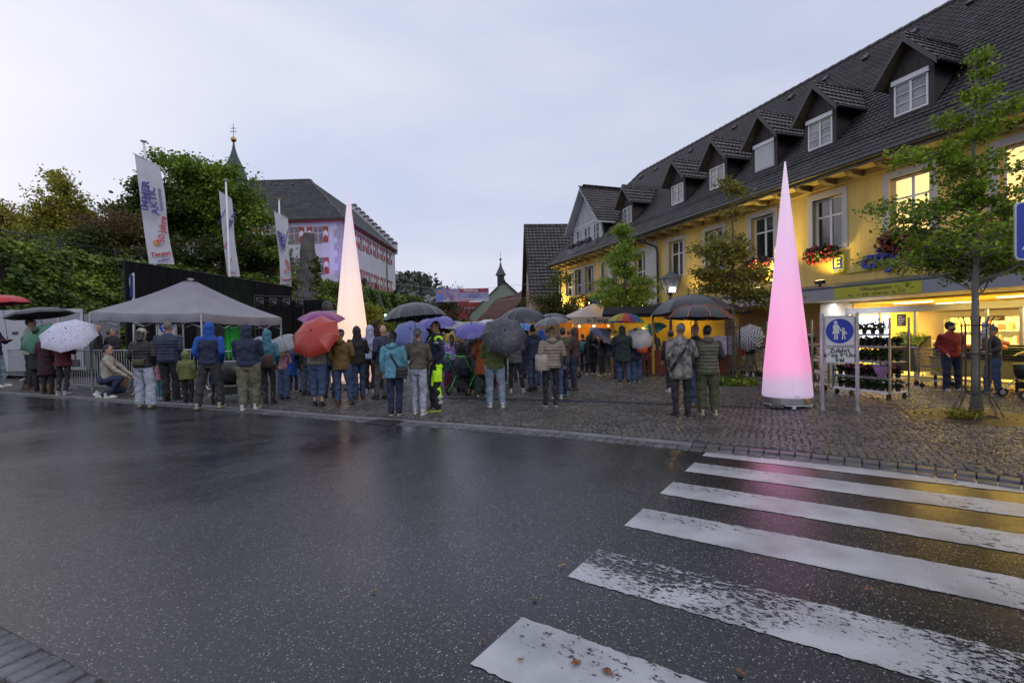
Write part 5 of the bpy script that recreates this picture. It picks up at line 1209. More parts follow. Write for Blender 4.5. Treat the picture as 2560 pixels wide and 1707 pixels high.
leaves('tuft', np.stack([rr * np.cos(a), rr * np.sin(a) * .8, np.abs(nr.normal(size=1300)) * .11 * (1.1 - rr)], 1), .11, M_OAKG, gw, kind='stuff')
a = nr.uniform(0, 6.28, 260); rr = np.sqrt(nr.uniform(0, 1, 260)) * .30
g2_ = thing('grass_tuft', 'small grass tuft at the foot of the nearest street tree', 'grass', (t1.x - .25, t1.y - .05, PZ), kind='stuff')
leaves('tuft', np.stack([rr * np.cos(a), rr * np.sin(a) * .6, np.abs(nr.normal(size=260)) * .06 + .02], 1), .13, M_YG, g2_, kind='stuff', aspect=.15)
t3 = ground(1565, 912, PZ)
tree('street_lime', 'bright green leafy street tree above the rainbow umbrella', t3.x, t3.y, PZ, 8.0,
     [(0, 0, 3.6, 2.0, 1.5, 1.0), (1.1, 0, 3.0, 1.3, 1.2, .7), (-.9, 0, 3.3, 1.2, 1.2, .8), (-.1, 0, 5.0, 1.15, 1.1, .8), (0, 0, 6.4, .55, .6, .9), (.9, 0, 4.2, .9, .9, .6)], M_LIME, 15000, .10, .085, trunk_h=7.2, seed=61, nbr=70, cluster=.15, sub=6, low=.3, horiz=1)
t4 = ground(1404, 890, PZ)
tree('street_maple', 'dark half bare street tree before the lit end of the yellow building', t4.x, t4.y, PZ, 7.2,
     [(0, 0, 3.4, 2.2, 1.5, .9), (1.2, 0, 2.7, 1.5, 1.2, .6), (-1.6, 0, 3.5, 1.4, 1.2, .7), (0, 0, 5.0, 1.0, 1.0, .8)], leaf_mat('dark_street_leaf', (0.05, 0.08, 0.015), (0.15, 0.15, 0.03)), 5200, .15, .10, trunk_h=6.2, seed=65, nbr=60, cluster=.20, sub=6, low=.32, horiz=1)
# flower boxes under the windows
M_FOL = leaf_mat('geranium_leaf', (0.02, 0.06, 0.012), (0.05, 0.10, 0.02))
M_FLR = [mat('geranium_%s' % n, c, .6, .2, 8, transl=.3) for n, c in (('red', (.55, .04, .03)), ('pink', (.55, .12, .22)), ('orange', (.6, .12, .04)), ('magenta', (.4, .05, .25)))]
FB = [(-s + .72, 4.24, 'hanging %s geraniums below the %s' % (c, w_), k, sc) for s, c, w_, k, sc in
      ((13.56, 'red and pink', 'dark window right of the pink cone', 0, .98), (10.93, 'pink and red', 'lit window behind the nearest street tree', 1, 1.15), (8.25, 'magenta', 'lit window at the right edge', 3, 1.3), (16.37, 'red', 'dark window just left of the pink cone', 2, 1.05), (19.1, 'red', 'window behind the thin browning tree', 0, 1.0), (21.8, 'small pink', 'window beside the downpipe and lamp', 1, .8))]
FB += [(-26.5, 3.75, 'long red geranium box on the far part of the yellow building, right of two', 2, 1.6), (-30.8, 3.75, 'long red geranium box on the far part of the yellow building, left of two', 0, 1.6)]
for (x_, z_, lb, k, sc) in FB:
    o_ = YBM @ Vector((x_, -.25, z_)); F_ = thing('flower_box', lb, 'flower box', tuple(o_), math.atan2(-.9462, .3236), 'flower boxes on the yellow building')
    MB().box(-.55 * sc, .55 * sc, -.1, .1, -.05, .12).build('box', M_BLACK, F_)
    n_ = 1100; u_ = nr.normal(size=(n_, 3)); u_ /= np.linalg.norm(u_, axis=1, keepdims=True); P = u_ * nr.uniform(.5, 1.05, (n_, 1)) * np.array([.62 * sc, .24, .36 * sc * .8]) * (1 + .2 * np.sin(u_[:, :1] * 9 + k)); P[:, 2] -= .10; P[:, 1] -= .05
    leaves('foliage', P, .09, M_FOL, F_, aspect=.9)
    n_ = 330; u_ = nr.normal(size=(n_ // 4, 3)); u_[:, 1] = -np.abs(u_[:, 1]); u_ /= np.linalg.norm(u_, axis=1, keepdims=True); P = u_ * np.array([.64 * sc, .27, .38 * sc * .8]); P = np.repeat(P, 4, 0) + nr.normal(size=(len(P) * 4, 3)) * .02; P[:, 2] -= .10; P[:, 1] -= .05
    mi = (nr.randint(0, 10, len(P)) < 6); fo = leaves('blossoms', P, .065, M_FLR[k], F_, aspect=1.0)
    fo.data.materials.append(M_FLR[(k + 1) % 4]); fo.data.polygons.foreach_set('material_index', np.repeat(np.repeat((nr.uniform(0, 1, len(P) // 4) > .6).astype(np.int32), 4), 2))
# forest crowns on the far hills
P = HV[2:16:1].reshape(-1, 3); sel = P[nr.randint(0, len(P), 60000)] + nr.normal(size=(60000, 3)) * np.array([5, 6, 0]) + np.array([0, 0, 1.0]) * nr.uniform(0, 5, (60000, 1))
leaves('forest', sel, 3.2, leaf_mat('far_forest', (0.04, 0.052, 0.045), (0.09, 0.10, 0.07), .4, .1), HILL, kind='stuff', aspect=.9)
# ================================================================ PROPS
def V3(*a): return Vector(a)
# ---------------- glowing inflatable cones
def cone_mat(name, stops):
    m = bpy.data.materials.new(name); m.use_nodes = True; t = m.node_tree; N = t.nodes; lk = t.links.new; b = N['Principled BSDF']
    tcn = N.new('ShaderNodeTexCoord'); s = N.new('ShaderNodeSeparateXYZ'); lk(tcn.outputs['Generated'], s.inputs[0])
    n = N.new('ShaderNodeTexNoise'); n.inputs['Scale'].default_value = 2.5; n.inputs['Detail'].default_value = 3; lk(tcn.outputs['Object'], n.inputs['Vector'])
    ma = N.new('ShaderNodeMath'); ma.operation = 'MULTIPLY_ADD'; ma.inputs[1].default_value = .05; lk(n.outputs[0], ma.inputs[0]); lk(s.outputs[2], ma.inputs[2])
    cr = N.new('ShaderNodeValToRGB'); lk(ma.outputs[0], cr.inputs[0]); e = cr.color_ramp
    e.elements[0].position = stops[0][0]; e.elements[0].color = stops[0][1] + (1,); e.elements[1].position = stops[-1][0]; e.elements[1].color = stops[-1][1] + (1,)
    for p, c in stops[1:-1]: x = e.elements.new(p); x.color = c + (1,)
    lk(cr.outputs[0], b.inputs['Emission Color']); b.inputs['Emission Strength'].default_value = 0.69
    b.inputs['Base Color'].default_value = (.35, .35, .38, 1); b.inputs['Roughness'].default_value = .5
    b2 = N.new('ShaderNodeBump'); b2.inputs['Strength'].default_value = .5; b2.inputs['Distance'].default_value = .03; n2 = N.new('ShaderNodeTexNoise'); n2.inputs['Scale'].default_value = 5; lk(tcn.outputs['Object'], n2.inputs['Vector']); lk(n2.outputs[0], b2.inputs['Height']); lk(b2.outputs[0], b.inputs['Normal'])
    return m
def glow_cone(p, H, r0, m, label):
    C_ = thing('light_cone', label, 'inflatable lamp', tuple(p))
    prof = [(r0 * .985, .20), (r0, .24), (r0 * .99, .34), (r0 * .955, .55)]
    for k in range(1, 24):
        f = k / 23; z = .55 + (H - .55) * f; prof.append((max(.012, r0 * .955 * (1 - f) * (1 - .02 * math.sin(f * 3.1)) + .012), z))
    MB().lathe([(0.01, .20)] + prof, 40).build('fabric_cone', m, C_, smooth=True)
    MB().lathe([(r0 * .95, .07), (r0 * .985, .075), (r0 * .985, .20), (r0 * .95, .205)], 40).build('steel_ring', mat('brushed_steel', (.5, .5, .48), .28, .1, 4, metal=.9), C_, smooth=False)
    MB().lathe([(r0 * .9, .045), (r0 * .97, .05), (r0 * .97, .068), (r0 * .9, .07)], 40).build('base_rim', M_WHITE, C_)
    for k in range(6):
        a = k * math.pi / 3 + .3; MB().cbox((r0 * .82 * math.cos(a), r0 * .82 * math.sin(a), .022), (.12, .06, .045), a).build('foot', M_WHITE, C_)
    MB().box(-r0 * .1 - .05, -r0 * .1 + .04, -r0 - .004, -r0 + .03, .225, .26).build('valve_label', M_WHITE, C_)
    for k in range(8):
        ca_, sa_ = math.cos(k * .785 + .5), math.sin(k * .785 + .5); MB().tube([(ca_ * r0, sa_ * r0, .24), (ca_ * r0 * .955, sa_ * r0 * .955, .55), (ca_ * .014, sa_ * .014, H - .05)], .0035, 3).build('seam', mat('cone_seam', (.4, .3, .35), .6, 0, emit=(.5, .3, .4), es=.5), C_)
    ws = MB(); rr_ = random.Random(3)
    for k in range(10): ws.capsule((rr_.uniform(-.6, -.3), rr_.uniform(-.45, -.25), .03), .03, (rr_.uniform(-.55, -.25), rr_.uniform(-.45, -.25), .05), .025, 6)
    ws.build('cable_bundle', M_BLACK, C_)
    return C_
pc = ground(1968, 1014, PZ)
PINK = cone_mat('pink_glow', [(0.03, (.42, .32, .48)), (.09, (.50, .33, .50)), (.14, (.84, .26, .54)), (.24, (.92, .25, .56)), (.45, (.86, .32, .62)), (.65, (.74, .39, .66)), (.85, (.66, .44, .64)), (1.0, (.6, .45, .6))])
glow_cone(pc, 4.97, .465, PINK, 'tall glowing pink cone lamp standing on the cobbles beside the blue sign')
point('cone_glow', (pc.x - .9, pc.y - .9, 1.2), 5, (1, .35, .6), .3)
pl = ground(882, 970, PZ)
PEACH = cone_mat('peach_glow', [(0.03, (.75, .42, .30)), (.2, (1.0, .66, .42)), (.35, (1.0, .68, .48)), (.55, (.90, .66, .57)), (.8, (.68, .52, .58)), (1.0, (.56, .46, .55))])
glow_cone(pl, 6.05, .62, PEACH, 'tall glowing peach cone lamp rising out of the crowd before the castle')
# ---------------- pedestrian sign
s0 = ground(2056, 1026, PZ); s1 = ground(2144, 1027.5, PZ); sd_ = (s1 - s0); wS = sd_.length; a_ = math.atan2(sd_.y, sd_.x); mid = (s0 + s1) / 2
SG = thing('pedestrian_zone_sign', 'blue pedestrian zone sign on two steel posts between pink cone and plant trolley', 'sign', tuple(mid), a_)
for sx in (-1, 1):
    pmb = MB(); pmb.tube([(sx * wS / 2, 0, 0), (sx * wS / 2, 0, 1.83)], .033, 12); pmb.ball((sx * wS / 2, 0, 1.83), (.036, .036, .035), 10, 6); pmb.tube([(sx * wS / 2, 0, 0), (sx * wS / 2, 0, .06)], .055, 10); pmb.build('post', M_STEEL, SG, smooth=False)
def rrect(w_, h_, r_, n=5):
    P = []
    for cx, cy, a0 in ((w_ / 2 - r_, h_ / 2 - r_, 0), (-w_ / 2 + r_, h_ / 2 - r_, 90), (-w_ / 2 + r_, -h_ / 2 + r_, 180), (w_ / 2 - r_, -h_ / 2 + r_, 270)):
        for k in range(n): a = R(a0 + 90 * k / (n - 1)); P.append((cx + r_ * math.cos(a), cy + r_ * math.sin(a)))
    return P
def circ(r_, n=32, cx=0, cy=0, sy=1): return [(cx + r_ * math.cos(2 * math.pi * k / n), cy + r_ * sy * math.sin(2 * math.pi * k / n)) for k in range(n)]
M_SW = mat('sign_white', (.62, .63, .63), .35, .03, 2); M_SB = mat('sign_blue', (.015, .04, .36), .35, .05, 2); M_SK = mat('sign_black', (.015, .015, .015), .4, 0)
def face(x, y, z): return frame((1, 0, 0), (0, 0, 1), (0, -1, 0), (x, y, z))
def ped_icon(parent, x, z, S, y):
    """woman and child holding hands, white on blue disc of radius S"""
    P = MB(); F_ = lambda poly: P.prism(poly, .002, face(x, y, z))
    F_(circ(.13 * S, 14, -.28 * S, .70 * S)); 
    F_([(-.42 * S, .55 * S), (-.14 * S, .55 * S), (-.06 * S, .22 * S), (-.02 * S, -.22 * S), (-.56 * S, -.22 * S), (-.44 * S, .1 * S), (-.50 * S, .30 * S)])
    F_([(-.40 * S, -.26 * S), (-.30 * S, -.26 * S), (-.30 * S, -.68 * S), (-.40 * S, -.68 * S)]); F_([(-.25 * S, -.26 * S), (-.14 * S, -.26 * S), (-.14 * S, -.68 * S), (-.25 * S, -.68 * S)])
    F_([(-.10 * S, .5 * S), (.10 * S, .10 * S), (.24 * S, .02 * S), (.20 * S, -.06 * S), (.04 * S, .02 * S), (-.16 * S, .40 * S)])
    F_(circ(.105 * S, 12, .26 * S, .16 * S)); F_([(.14 * S, .02 * S), (.38 * S, .02 * S), (.56 * S, -.22 * S), (.50 * S, -.28 * S), (.38 * S, -.14 * S), (.36 * S, -.36 * S), (.18 * S, -.36 * S)])
    F_([(.18 * S, -.38 * S), (.27 * S, -.38 * S), (.23 * S, -.68 * S), (.14 * S, -.68 * S)]); F_([(.29 * S, -.38 * S), (.37 * S, -.38 * S), (.43 * S, -.66 * S), (.35 * S, -.68 * S)])
    return P.build('pictogram', M_SW, parent)
pw = wS - .075
b_ = MB().prism(rrect(pw, .575, .03), .02, face(0, .01, 1.515)).build('sign_panel', M_SW, SG)
MB().prism(rrect(pw - .02, .555, .025), .0015, face(0, -.0105, 1.515)).build('sign_border', M_SK, b_); MB().prism(rrect(pw - .036, .539, .02), .002, face(0, -.0115, 1.515)).build('sign_field', M_SW, b_)
MB().prism(circ(.235), .002, face(0, -.0137, 1.515)).build('blue_disc', M_SB, b_); ped_icon(b_, 0, 1.515, .235, -.0159)
b2 = MB().prism(rrect(pw, .305, .025), .02, face(0, .01, 1.055)).build('sign_panel', M_SW, SG)
MB().prism(rrect(pw - .02, .285, .02), .0015, face(0, -.0105, 1.055)).build('sign_border', M_SK, b2); MB().prism(rrect(pw - .034, .271, .016), .002, face(0, -.0115, 1.055)).build('sign_field', M_SW, b2)
text('Zufahrt', .112, face(0, -.0145, 1.14), M_SK, b2, ext=.001, bold=.0035); text('frei', .112, face(0, -.0145, .967), M_SK, b2, ext=.001, bold=.0035)
text('6', .104, face(-.245, -.0145, 1.053), M_SK, b2, ext=.001, bold=.0035); text('00', .054, face(-.19, -.0145, 1.073), M_SK, b2, ext=.001); text('bis', .104, face(-.085, -.0145, 1.053), M_SK, b2, ext=.001, bold=.0035)
text('9', .104, face(.025, -.0145, 1.053), M_SK, b2, ext=.001, bold=.0035); text('00', .054, face(.08, -.0145, 1.073), M_SK, b2, ext=.001); text('Uhr', .104, face(.19, -.0145, 1.053), M_SK, b2, ext=.001, bold=.0035)
# crossing sign at the right edge
p = at(2545, 577, 5.3); CX = thing('crossing_sign', 'blue crossing sign cut off by the right picture edge', 'sign', (p.x + .31, 5.3, 0), R(-8))
MB().tube([(.0, .08, 0), (.0, .08, 3.0)], .03, 10).build('post', M_STEEL, CX)
b_ = MB().prism(rrect(.62, .62, .05), .02, face(0, .01, 2.60)).build('sign_panel', M_STEEL, CX); MB().prism(rrect(.585, .585, .04), .002, face(0, -.0105, 2.60)).build('sign_field', M_SB, b_)
MB().prism([(-.25, -.2), (.25, -.2), (0, .24)], .002, face(0, -.0127, 2.60)).build('white_triangle', M_SW, b_)
MB().prism(circ(.035, 12, 0, .06), .002, face(0, -.0148, 2.60)).prism([(-.03, .02), (.04, .02), (.06, -.08), (.1, -.18), (.06, -.18), (.01, -.08), (-.06, -.18), (-.1, -.18), (-.03, -.06)], .002, face(0, -.0148, 2.60)).build('walking_figure', M_SK, b_)
MB().box(-.05, .05, .02, .1, 2.24, 2.28).build('clamp', M_STEEL, CX)
# ---------------- plant trolleys
M_POT = mat('plant_pot', (.03, .03, .035), .6, .2, 5)
def trolley(o, a, n_shelf, zs, label, seed):
    rr_ = random.Random(seed); T = thing('plant_trolley', label, 'plant trolley', tuple(o), a)
    Wd, Dp, Hh = 1.36, .56, 1.78
    for sx in (0, Wd):
        for sy in (0, Dp): MB().box(sx - .018, sx + .018, sy - .018, sy + .018, .14, Hh).build('upright', M_STEEL, T)
    for sx in (0.06, Wd - .06):
        for sy in (.05, Dp - .05):
            wb_ = MB(); wb_.tube([(sx - .018, sy, .055), (sx + .018, sy, .055)], .055, 12); wb_.box(sx - .025, sx + .025, sy - .012, sy + .012, .06, .14); wb_.build('castor', M_RUBBER, T)
    for i, z in enumerate(zs):
        m = MB(); m.box(.02, Wd - .02, .02, Dp - .02, z, z + .02); m.box(.02, Wd - .02, -.01, .012, z - .015, z + .035); m.build('shelf', M_STEEL if i else M_WHITE, T)
    return T, Wd, Dp
M_FLW = [mat('potted_%s' % n, c, .6, .2, 9, transl=.2) for n, c in (('white', (.5, .5, .5)), ('pink', (.4, .12, .2)), ('purple', (.18, .06, .2)), ('yellow', (.5, .4, .05)))]
def plants(base, a, n, dx, y0, h, label, grp, mfol, seed, flo=None, pot=.055, spread=.085):
    rr_ = np.random.RandomState(seed); c, s = math.cos(a), math.sin(a)
    for k in range(n):
        x = .1 + k * dx; p = Vector((base.x + x * c - y0 * s, base.y + x * s + y0 * c, base.z))
        T = thing('potted_plant', ORD[k] + (' rear ' if y0 > .2 else ' front ') + label, 'plant', tuple(p), rr_.uniform(0, 6), grp)
        MB().lathe([(pot * .75, 0), (pot, .1), (pot * .9, .1)], 8).build('pot', M_POT, T)
        P = rr_.normal(size=(85, 3)) * np.array([spread * .6, spread * .6, h * .33]); P[:, 2] = np.abs(P[:, 2]) + .09
        leaves('foliage', P, .075, mfol, T, aspect=.55)
        if flo: 
            P = rr_.normal(size=(22, 3)) * np.array([spread * .6, spread * .6, h * .15]); P[:, 2] = np.abs(P[:, 2]) + .09 + h * .45; leaves('blossom', P, .05, flo, T, aspect=1.0)
tl0 = ground(2225, 1000, PZ); dirT = Vector((-.28, .96, 0)).normalized(); aT = math.atan2(-dirT.y, -dirT.x)
o1 = tl0 + dirT * 1.36; o1.z = PZ
# trolley local x: from far end to near end ; local y: towards the building
Z1s = [.14, .44, .80, 1.13, 1.40]
T1, Wd, Dp = trolley(o1, aT, 5, Z1s, 'steel plant trolley loaded with flower pots right behind the blue sign', 1)
rows = [(.20, M_FLW[0], 'white flowering pot, bottom shelf of the near plant trolley'), (.22, M_FLW[1], 'pink flowering pot, second shelf of the near plant trolley'), (.26, None, 'leafy heather pot, middle shelf of the near plant trolley'), (.14, None, 'low green pot, fourth shelf of the near plant trolley'), (.22, M_FLW[2], 'cyclamen pot, top shelf of the near plant trolley')]
for i, z in enumerate(Z1s):
    for j, y0 in enumerate((.12, .40)):
        if i == 4 and j == 1: continue
        plants(Vector((o1.x, o1.y, PZ + z + .021)), aT, 8 if i < 4 else 6, .163 if i < 4 else .2, y0, rows[i][0], rows[i][2], 'pots on the near trolley, shelf %d' % (i + 1), [M_FOL, M_DKG][i % 2], 100 + i * 3 + j, rows[i][1])
o2 = o1 + dirT * 1.75 + Vector((-.25, -.05, 0)); Z2s = [.14, .48, .82, 1.16]
T2, _, _ = trolley(o2, aT + .05, 4, Z2s, 'second steel plant trolley partly hidden between pink cone and blue sign', 2)
for i, z in enumerate(Z2s):
    plants(Vector((o2.x, o2.y, PZ + z + .021)), aT + .05, 8, .163, .14, .24, 'potted plant, %s shelf of the far plant trolley' % ('bottom', 'second', 'third', 'top')[i], 'pots on the far trolley', [M_FOL, M_DKG][(i + 1) % 2], 200 + i, M_FLW[(i + 1) % 4] if i != 1 else None)
bq = thing('bouquet', 'bouquet wrapped in lilac foil on the second trolley shelf', 'bouquet', tuple(o1 + Vector((0, 0, .47)) - dirT * 1.18), 0)
MB().lathe([(.05, 0), (.12, .12), (.17, .26), (.19, .27), (.15, .24), (.06, .05)], 12).build('wrap', mat('lilac_foil', (.45, .28, .5), .3, .2, 6), bq)
P = nr.normal(size=(90, 3)) * np.array([.08, .08, .03]) + np.array([0, 0, .28]); leaves('flowers', P, .05, M_FLW[0], bq, aspect=1)
# slanted produce stand behind trolley
ps = YBM @ Vector((-10.35, -.1, PZ)); PS_ = thing('produce_stand', 'slanted stand of small yellow green plants beside the shop door', 'stand', tuple(ps), math.atan2(-.9462, .3236))
MB().box(-.5, .5, 0, .5, .25, .95).build('stand_body', mat('brown_board', (.10, .08, .05), .6, .2, 3), PS_); MB().prism([(0, .96), (.5, .96), (.5, 1.3)], 1.0, frame((0, 1, 0), (0, 0, 1), (1, 0, 0), (-.5, 0, 0))).build('tray', M_BLACK, PS_)
P = np.stack([nr.uniform(-.45, .45, 420), nr.uniform(0.02, .48, 420), np.zeros(420)], 1); P[:, 2] = 1.0 + P[:, 1] * .68 + nr.uniform(0, .1, 420); leaves('herbs', P, .07, M_LIME, PS_, kind='stuff')
for sx in (-.45, .45): MB().box(sx - .02, sx + .02, .02, .06, 0, .25).build('leg', M_STEEL, PS_)
# ---------------- pumpkin display
pd = ground(2535, 985, PZ); PD = thing('display_table', 'yellow display table holding crates of pumpkins at the right edge', 'table', tuple(pd + Vector((.2, .9, 0))), math.atan2(-.9462, .3236))
MB().box(-1.2, 1.6, 0, .9, .28, .74).build('table_skirt', mat('yellow_skirt', (.45, .33, .08), .6, .15, 1.5), PD); MB().box(-1.25, 1.65, -.03, .93, .74, .78).build('table_top', M_BLACK, PD)
for k in range(4): MB().box(-1.15 + k * .85, -1.1 + k * .85, .05, .1, 0, .28).build('leg', M_BLACK, PD)
PDM = Matrix.Translation(pd + Vector((.2, .9, 0))) @ Matrix.Rotation(math.atan2(-.9462, .3236), 4, 'Z')
for k in range(4):
    cb_ = MB(); x0 = -1.18 + k * .69
    for z in (.02, .09, .16): cb_.box(0, .64, 0, .015, z, z + .05); cb_.box(0, .64, .425, .44, z, z + .05)
    for z in (.02, .09, .16): cb_.box(0, .015, .016, .424, z, z + .05); cb_.box(.625, .64, .016, .424, z, z + .05)
    cb_.box(0, .64, 0, .44, 0, .018)
    cb_.build('crate', mat('black_green_crate', (.015, .035, .015), .5, .1), None, loc=tuple(PDM @ Vector((x0, .06, .785))), rot=(R(14), 0, math.atan2(-.9462, .3236)), label=['leftmost crate of pumpkins behind the tree guard', 'second crate of pumpkins from the left on the display table', 'third crate of pumpkins from the left on the display table', 'rightmost crate of pumpkins, past the picture edge'][k], cat='crate', group='crates on the display table')
rr_ = random.Random(4)
M_PUM = mat('pumpkin_skin', (.55, .16, .02), .45, .25, 6); M_PUG = mat('green_squash_skin', (.16, .17, .04), .5, .3, 9)
def pumpkin(r_):
    m = MB(); rings = []; n = 20
    vs = []
    for i in range(9):
        t_ = math.pi * (i + .2) / 8.4; zz = -math.cos(t_) * r_ * .75
        for j in range(n): a = 2 * math.pi * j / n; q = r_ * math.sin(t_) * (1 + .07 * math.cos(a * 8)); vs.append((q * math.cos(a), q * math.sin(a), zz + r_ * .75))
    m.add(vs, [(i * n + j, i * n + (j + 1) % n, (i + 1) * n + (j + 1) % n, (i + 1) * n + j) for i in range(8) for j in range(n)]); m.tube([(0, 0, r_ * 1.45), (.01, 0, r_ * 1.75)], r_ * .12, 6); return m
PMs = [pumpkin(.1).mesh('pumpkin', M_PUM, True), pumpkin(.085).mesh('squash', M_PUG, True)]
for k in range(26):
    q = PDM @ Vector((rr_.uniform(-1.1, 1.4), rr_.uniform(.1, .45), .83)); kk = 0 if k % 3 else 1; q.z += (0.06 + .03 * (k % 3)); q.z += .1 * (k % 2)
    link(('pumpkin', 'squash')[kk], PMs[kk], None, loc=tuple(q), rot=(rr_.uniform(-.4, .4), rr_.uniform(-.4, .4), rr_.uniform(0, 6)), label=('orange pumpkin in the crates behind the nearest tree guard', 'dark green squash in the crates behind the nearest tree guard')[kk], cat='vegetable', group=('orange pumpkins on the display table', 'green squashes on the display table')[kk])
# ---------------- shopping carts
def cart(bm):
    """one cart mesh set at origin, long axis along +y"""
    return bm
def shopping_cart(loc, rz, label, body_m, group=None):
    T = thing('shopping_cart', label, 'shopping cart', tuple(loc), rz, group)
    bk = MB()
    def wall(a, b, c, d, n, m_):
        a, b, c, d = map(Vector, (a, b, c, d))
        for k in range(n + 1): bk.tube([a.lerp(b, k / n), d.lerp(c, k / n)], .004, 3)
        for k in range(m_ + 1): bk.tube([a.lerp(d, k / m_), b.lerp(c, k / m_)], .005, 3)
    A_ = (-.20, -.33, .55); B_ = (.20, -.33, .55); C1 = (.27, .38, .52); D1 = (-.27, .38, .52); A2 = (-.24, -.38, .90); B2_ = (.24, -.38, .90); C2 = (.29, .42, 1.0); D2 = (-.29, .42, 1.0)
    wall(A_, D1, D2, A2, 14, 5); wall(B_, C1, C2, B2_, 14, 5); wall(A_, B_, B2_, A2, 8, 5); wall(D1, C1, C2, D2, 9, 5); wall(A_, B_, C1, D1, 8, 10)
    bk.build('basket', M_STEEL, T, kind='stuff')
    MB().tube([(-.31, .45, 1.02), (.31, .45, 1.02)], .018, 8).build('handle', body_m, T)
    rim = MB(); rim.tube([A2, B2_, C2, D2, A2], .012, 6); rim.build('rim', body_m, T)
    fr = MB()
    for sx in (-1, 1): fr.tube([(sx * .25, .42, .95), (sx * .22, .33, .5), (sx * .20, -.30, .22), (sx * .18, -.36, .14)], .012, 6); fr.tube([(sx * .22, .33, .5), (sx * .25, .40, .14)], .012, 6); fr.tube([(sx * .25, .4, .16), (sx * .18, -.34, .16)], .012, 6)
    fr.build('frame', M_STEEL, T)
    for sx in (-1, 1):
        for yy in (.38, -.36): MB().tube([(sx * .22 - .015, yy, .06), (sx * .22 + .015, yy, .06)], .058, 12).box(sx * .22 - .02, sx * .22 + .02, yy - .01, yy + .01, .06, .15).build('castor', M_RUBBER, T)
    return T
M_CARTB = mat('cart_blue_plastic', (.03, .04, .25), .4, .1)
pcart = ground(2342, 968, PZ); shopping_cart(pcart + V3(.1, .1, 0), R(65), 'wire shopping cart with blue rim left of the man in the red jacket', M_CARTB)
pr_ = ground(1950, 950, PZ); c0 = None
for k in range(9):
    p = ground(1862, 936, PZ) + Vector((-.3236, .9462, 0)) * (-k * .30 + .2) + Vector((.2, .1, 0))
    if k == 0: c0 = shopping_cart(p, R(108.9 + 90), 'leftmost parked shopping cart of the nested row', M_BLACK, 'nested shopping carts by the shop wall')
    else: copy_tree(c0, loc=tuple(p), label=ORD[k] + ' parked shopping cart from the left in the nested row')
cr_ = thing('cart_rail', 'metal rail rack around the nested shopping carts', 'rack', tuple(ground(1862, 936, PZ)), math.atan2(-.9462, .3236))
m = MB()
for z in (.25, .62, .98): m.tube([(-.8, -.1, z), (3.0, -.1, z)], .02, 6)
for k in range(5): m.tube([(-.8 + k * .95, -.1, 0), (-.8 + k * .95, -.1, .98)], .02, 6)
m.build('rail', M_STEEL, cr_)
# ---------------- street lamp
p = ground(1676, 958, PZ); p = Vector((4.92, 15.4, PZ))
LA = thing('street_lamp', 'old style black street lantern between the two black umbrellas and the house', 'street lamp', tuple(p))
MB().lathe([(.14, 0), (.14, .12), (.08, .2), (.065, .6), (.09, .62), (.09, .68), (.05, .72), (.042, 2.5), (.07, 2.52), (.07, 2.56), (.03, 2.6), (.03, 2.72)], 14).build('post', M_DARKMETAL, LA, smooth=False)
lf = MB(); b0, b1, z0, z1 = .12, .24, 2.74, 3.2
for sx, sy in ((-1, -1), (1, -1), (1, 1), (-1, 1)): lf.tube([(sx * b0, sy * b0, z0), (sx * b1, sy * b1, z1)], .012, 4)
lf.tube([(0, 0, 2.66), (0, 0, 2.75)], [.03, .12], 8); lf.build('lantern_frame', M_DARKMETAL, LA)
MB().add([(-.27, -.27, z1), (.27, -.27, z1), (.27, .27, z1), (-.27, .27, z1), (-.1, -.1, z1 + .14), (.1, -.1, z1 + .14), (.1, .1, z1 + .14), (-.1, .1, z1 + .14), (0, 0, z1 + .25)], [(3, 2, 1, 0), (0, 1, 5, 4), (1, 2, 6, 5), (2, 3, 7, 6), (3, 0, 4, 7), (4, 5, 8), (5, 6, 8), (6, 7, 8), (7, 4, 8)]).build('lantern_roof', M_DARKMETAL, LA)
LG = mat('lantern_glass', (.6, .65, .7), .05, 0, alpha=.25)
for sx, sy in ((0, -1), (1, 0), (0, 1), (-1, 0)):
    q = [(-1, 0), (1, 0)]
    if sy: vs = [(-b0 + .01, sy * b0, z0 + .01), (b0 - .01, sy * b0, z0 + .01), (b1 - .015, sy * b1, z1 - .01), (-b1 + .015, sy * b1, z1 - .01)]
    else: vs = [(sx * b0, -b0 + .01, z0 + .01), (sx * b0, b0 - .01, z0 + .01), (sx * b1, b1 - .015, z1 - .01), (sx * b1, -b1 + .015, z1 - .01)]
    MB().add(vs, [(0, 1, 2, 3)]).build('lantern_pane', LG, LA)
MB().box(.02, .14, -.02, .1, 2.78, 2.92).build('bulb', mat('lamp_bulb_white', (1, 1, 1), .3, 0, emit=(.9, .95, 1), es=7), LA)
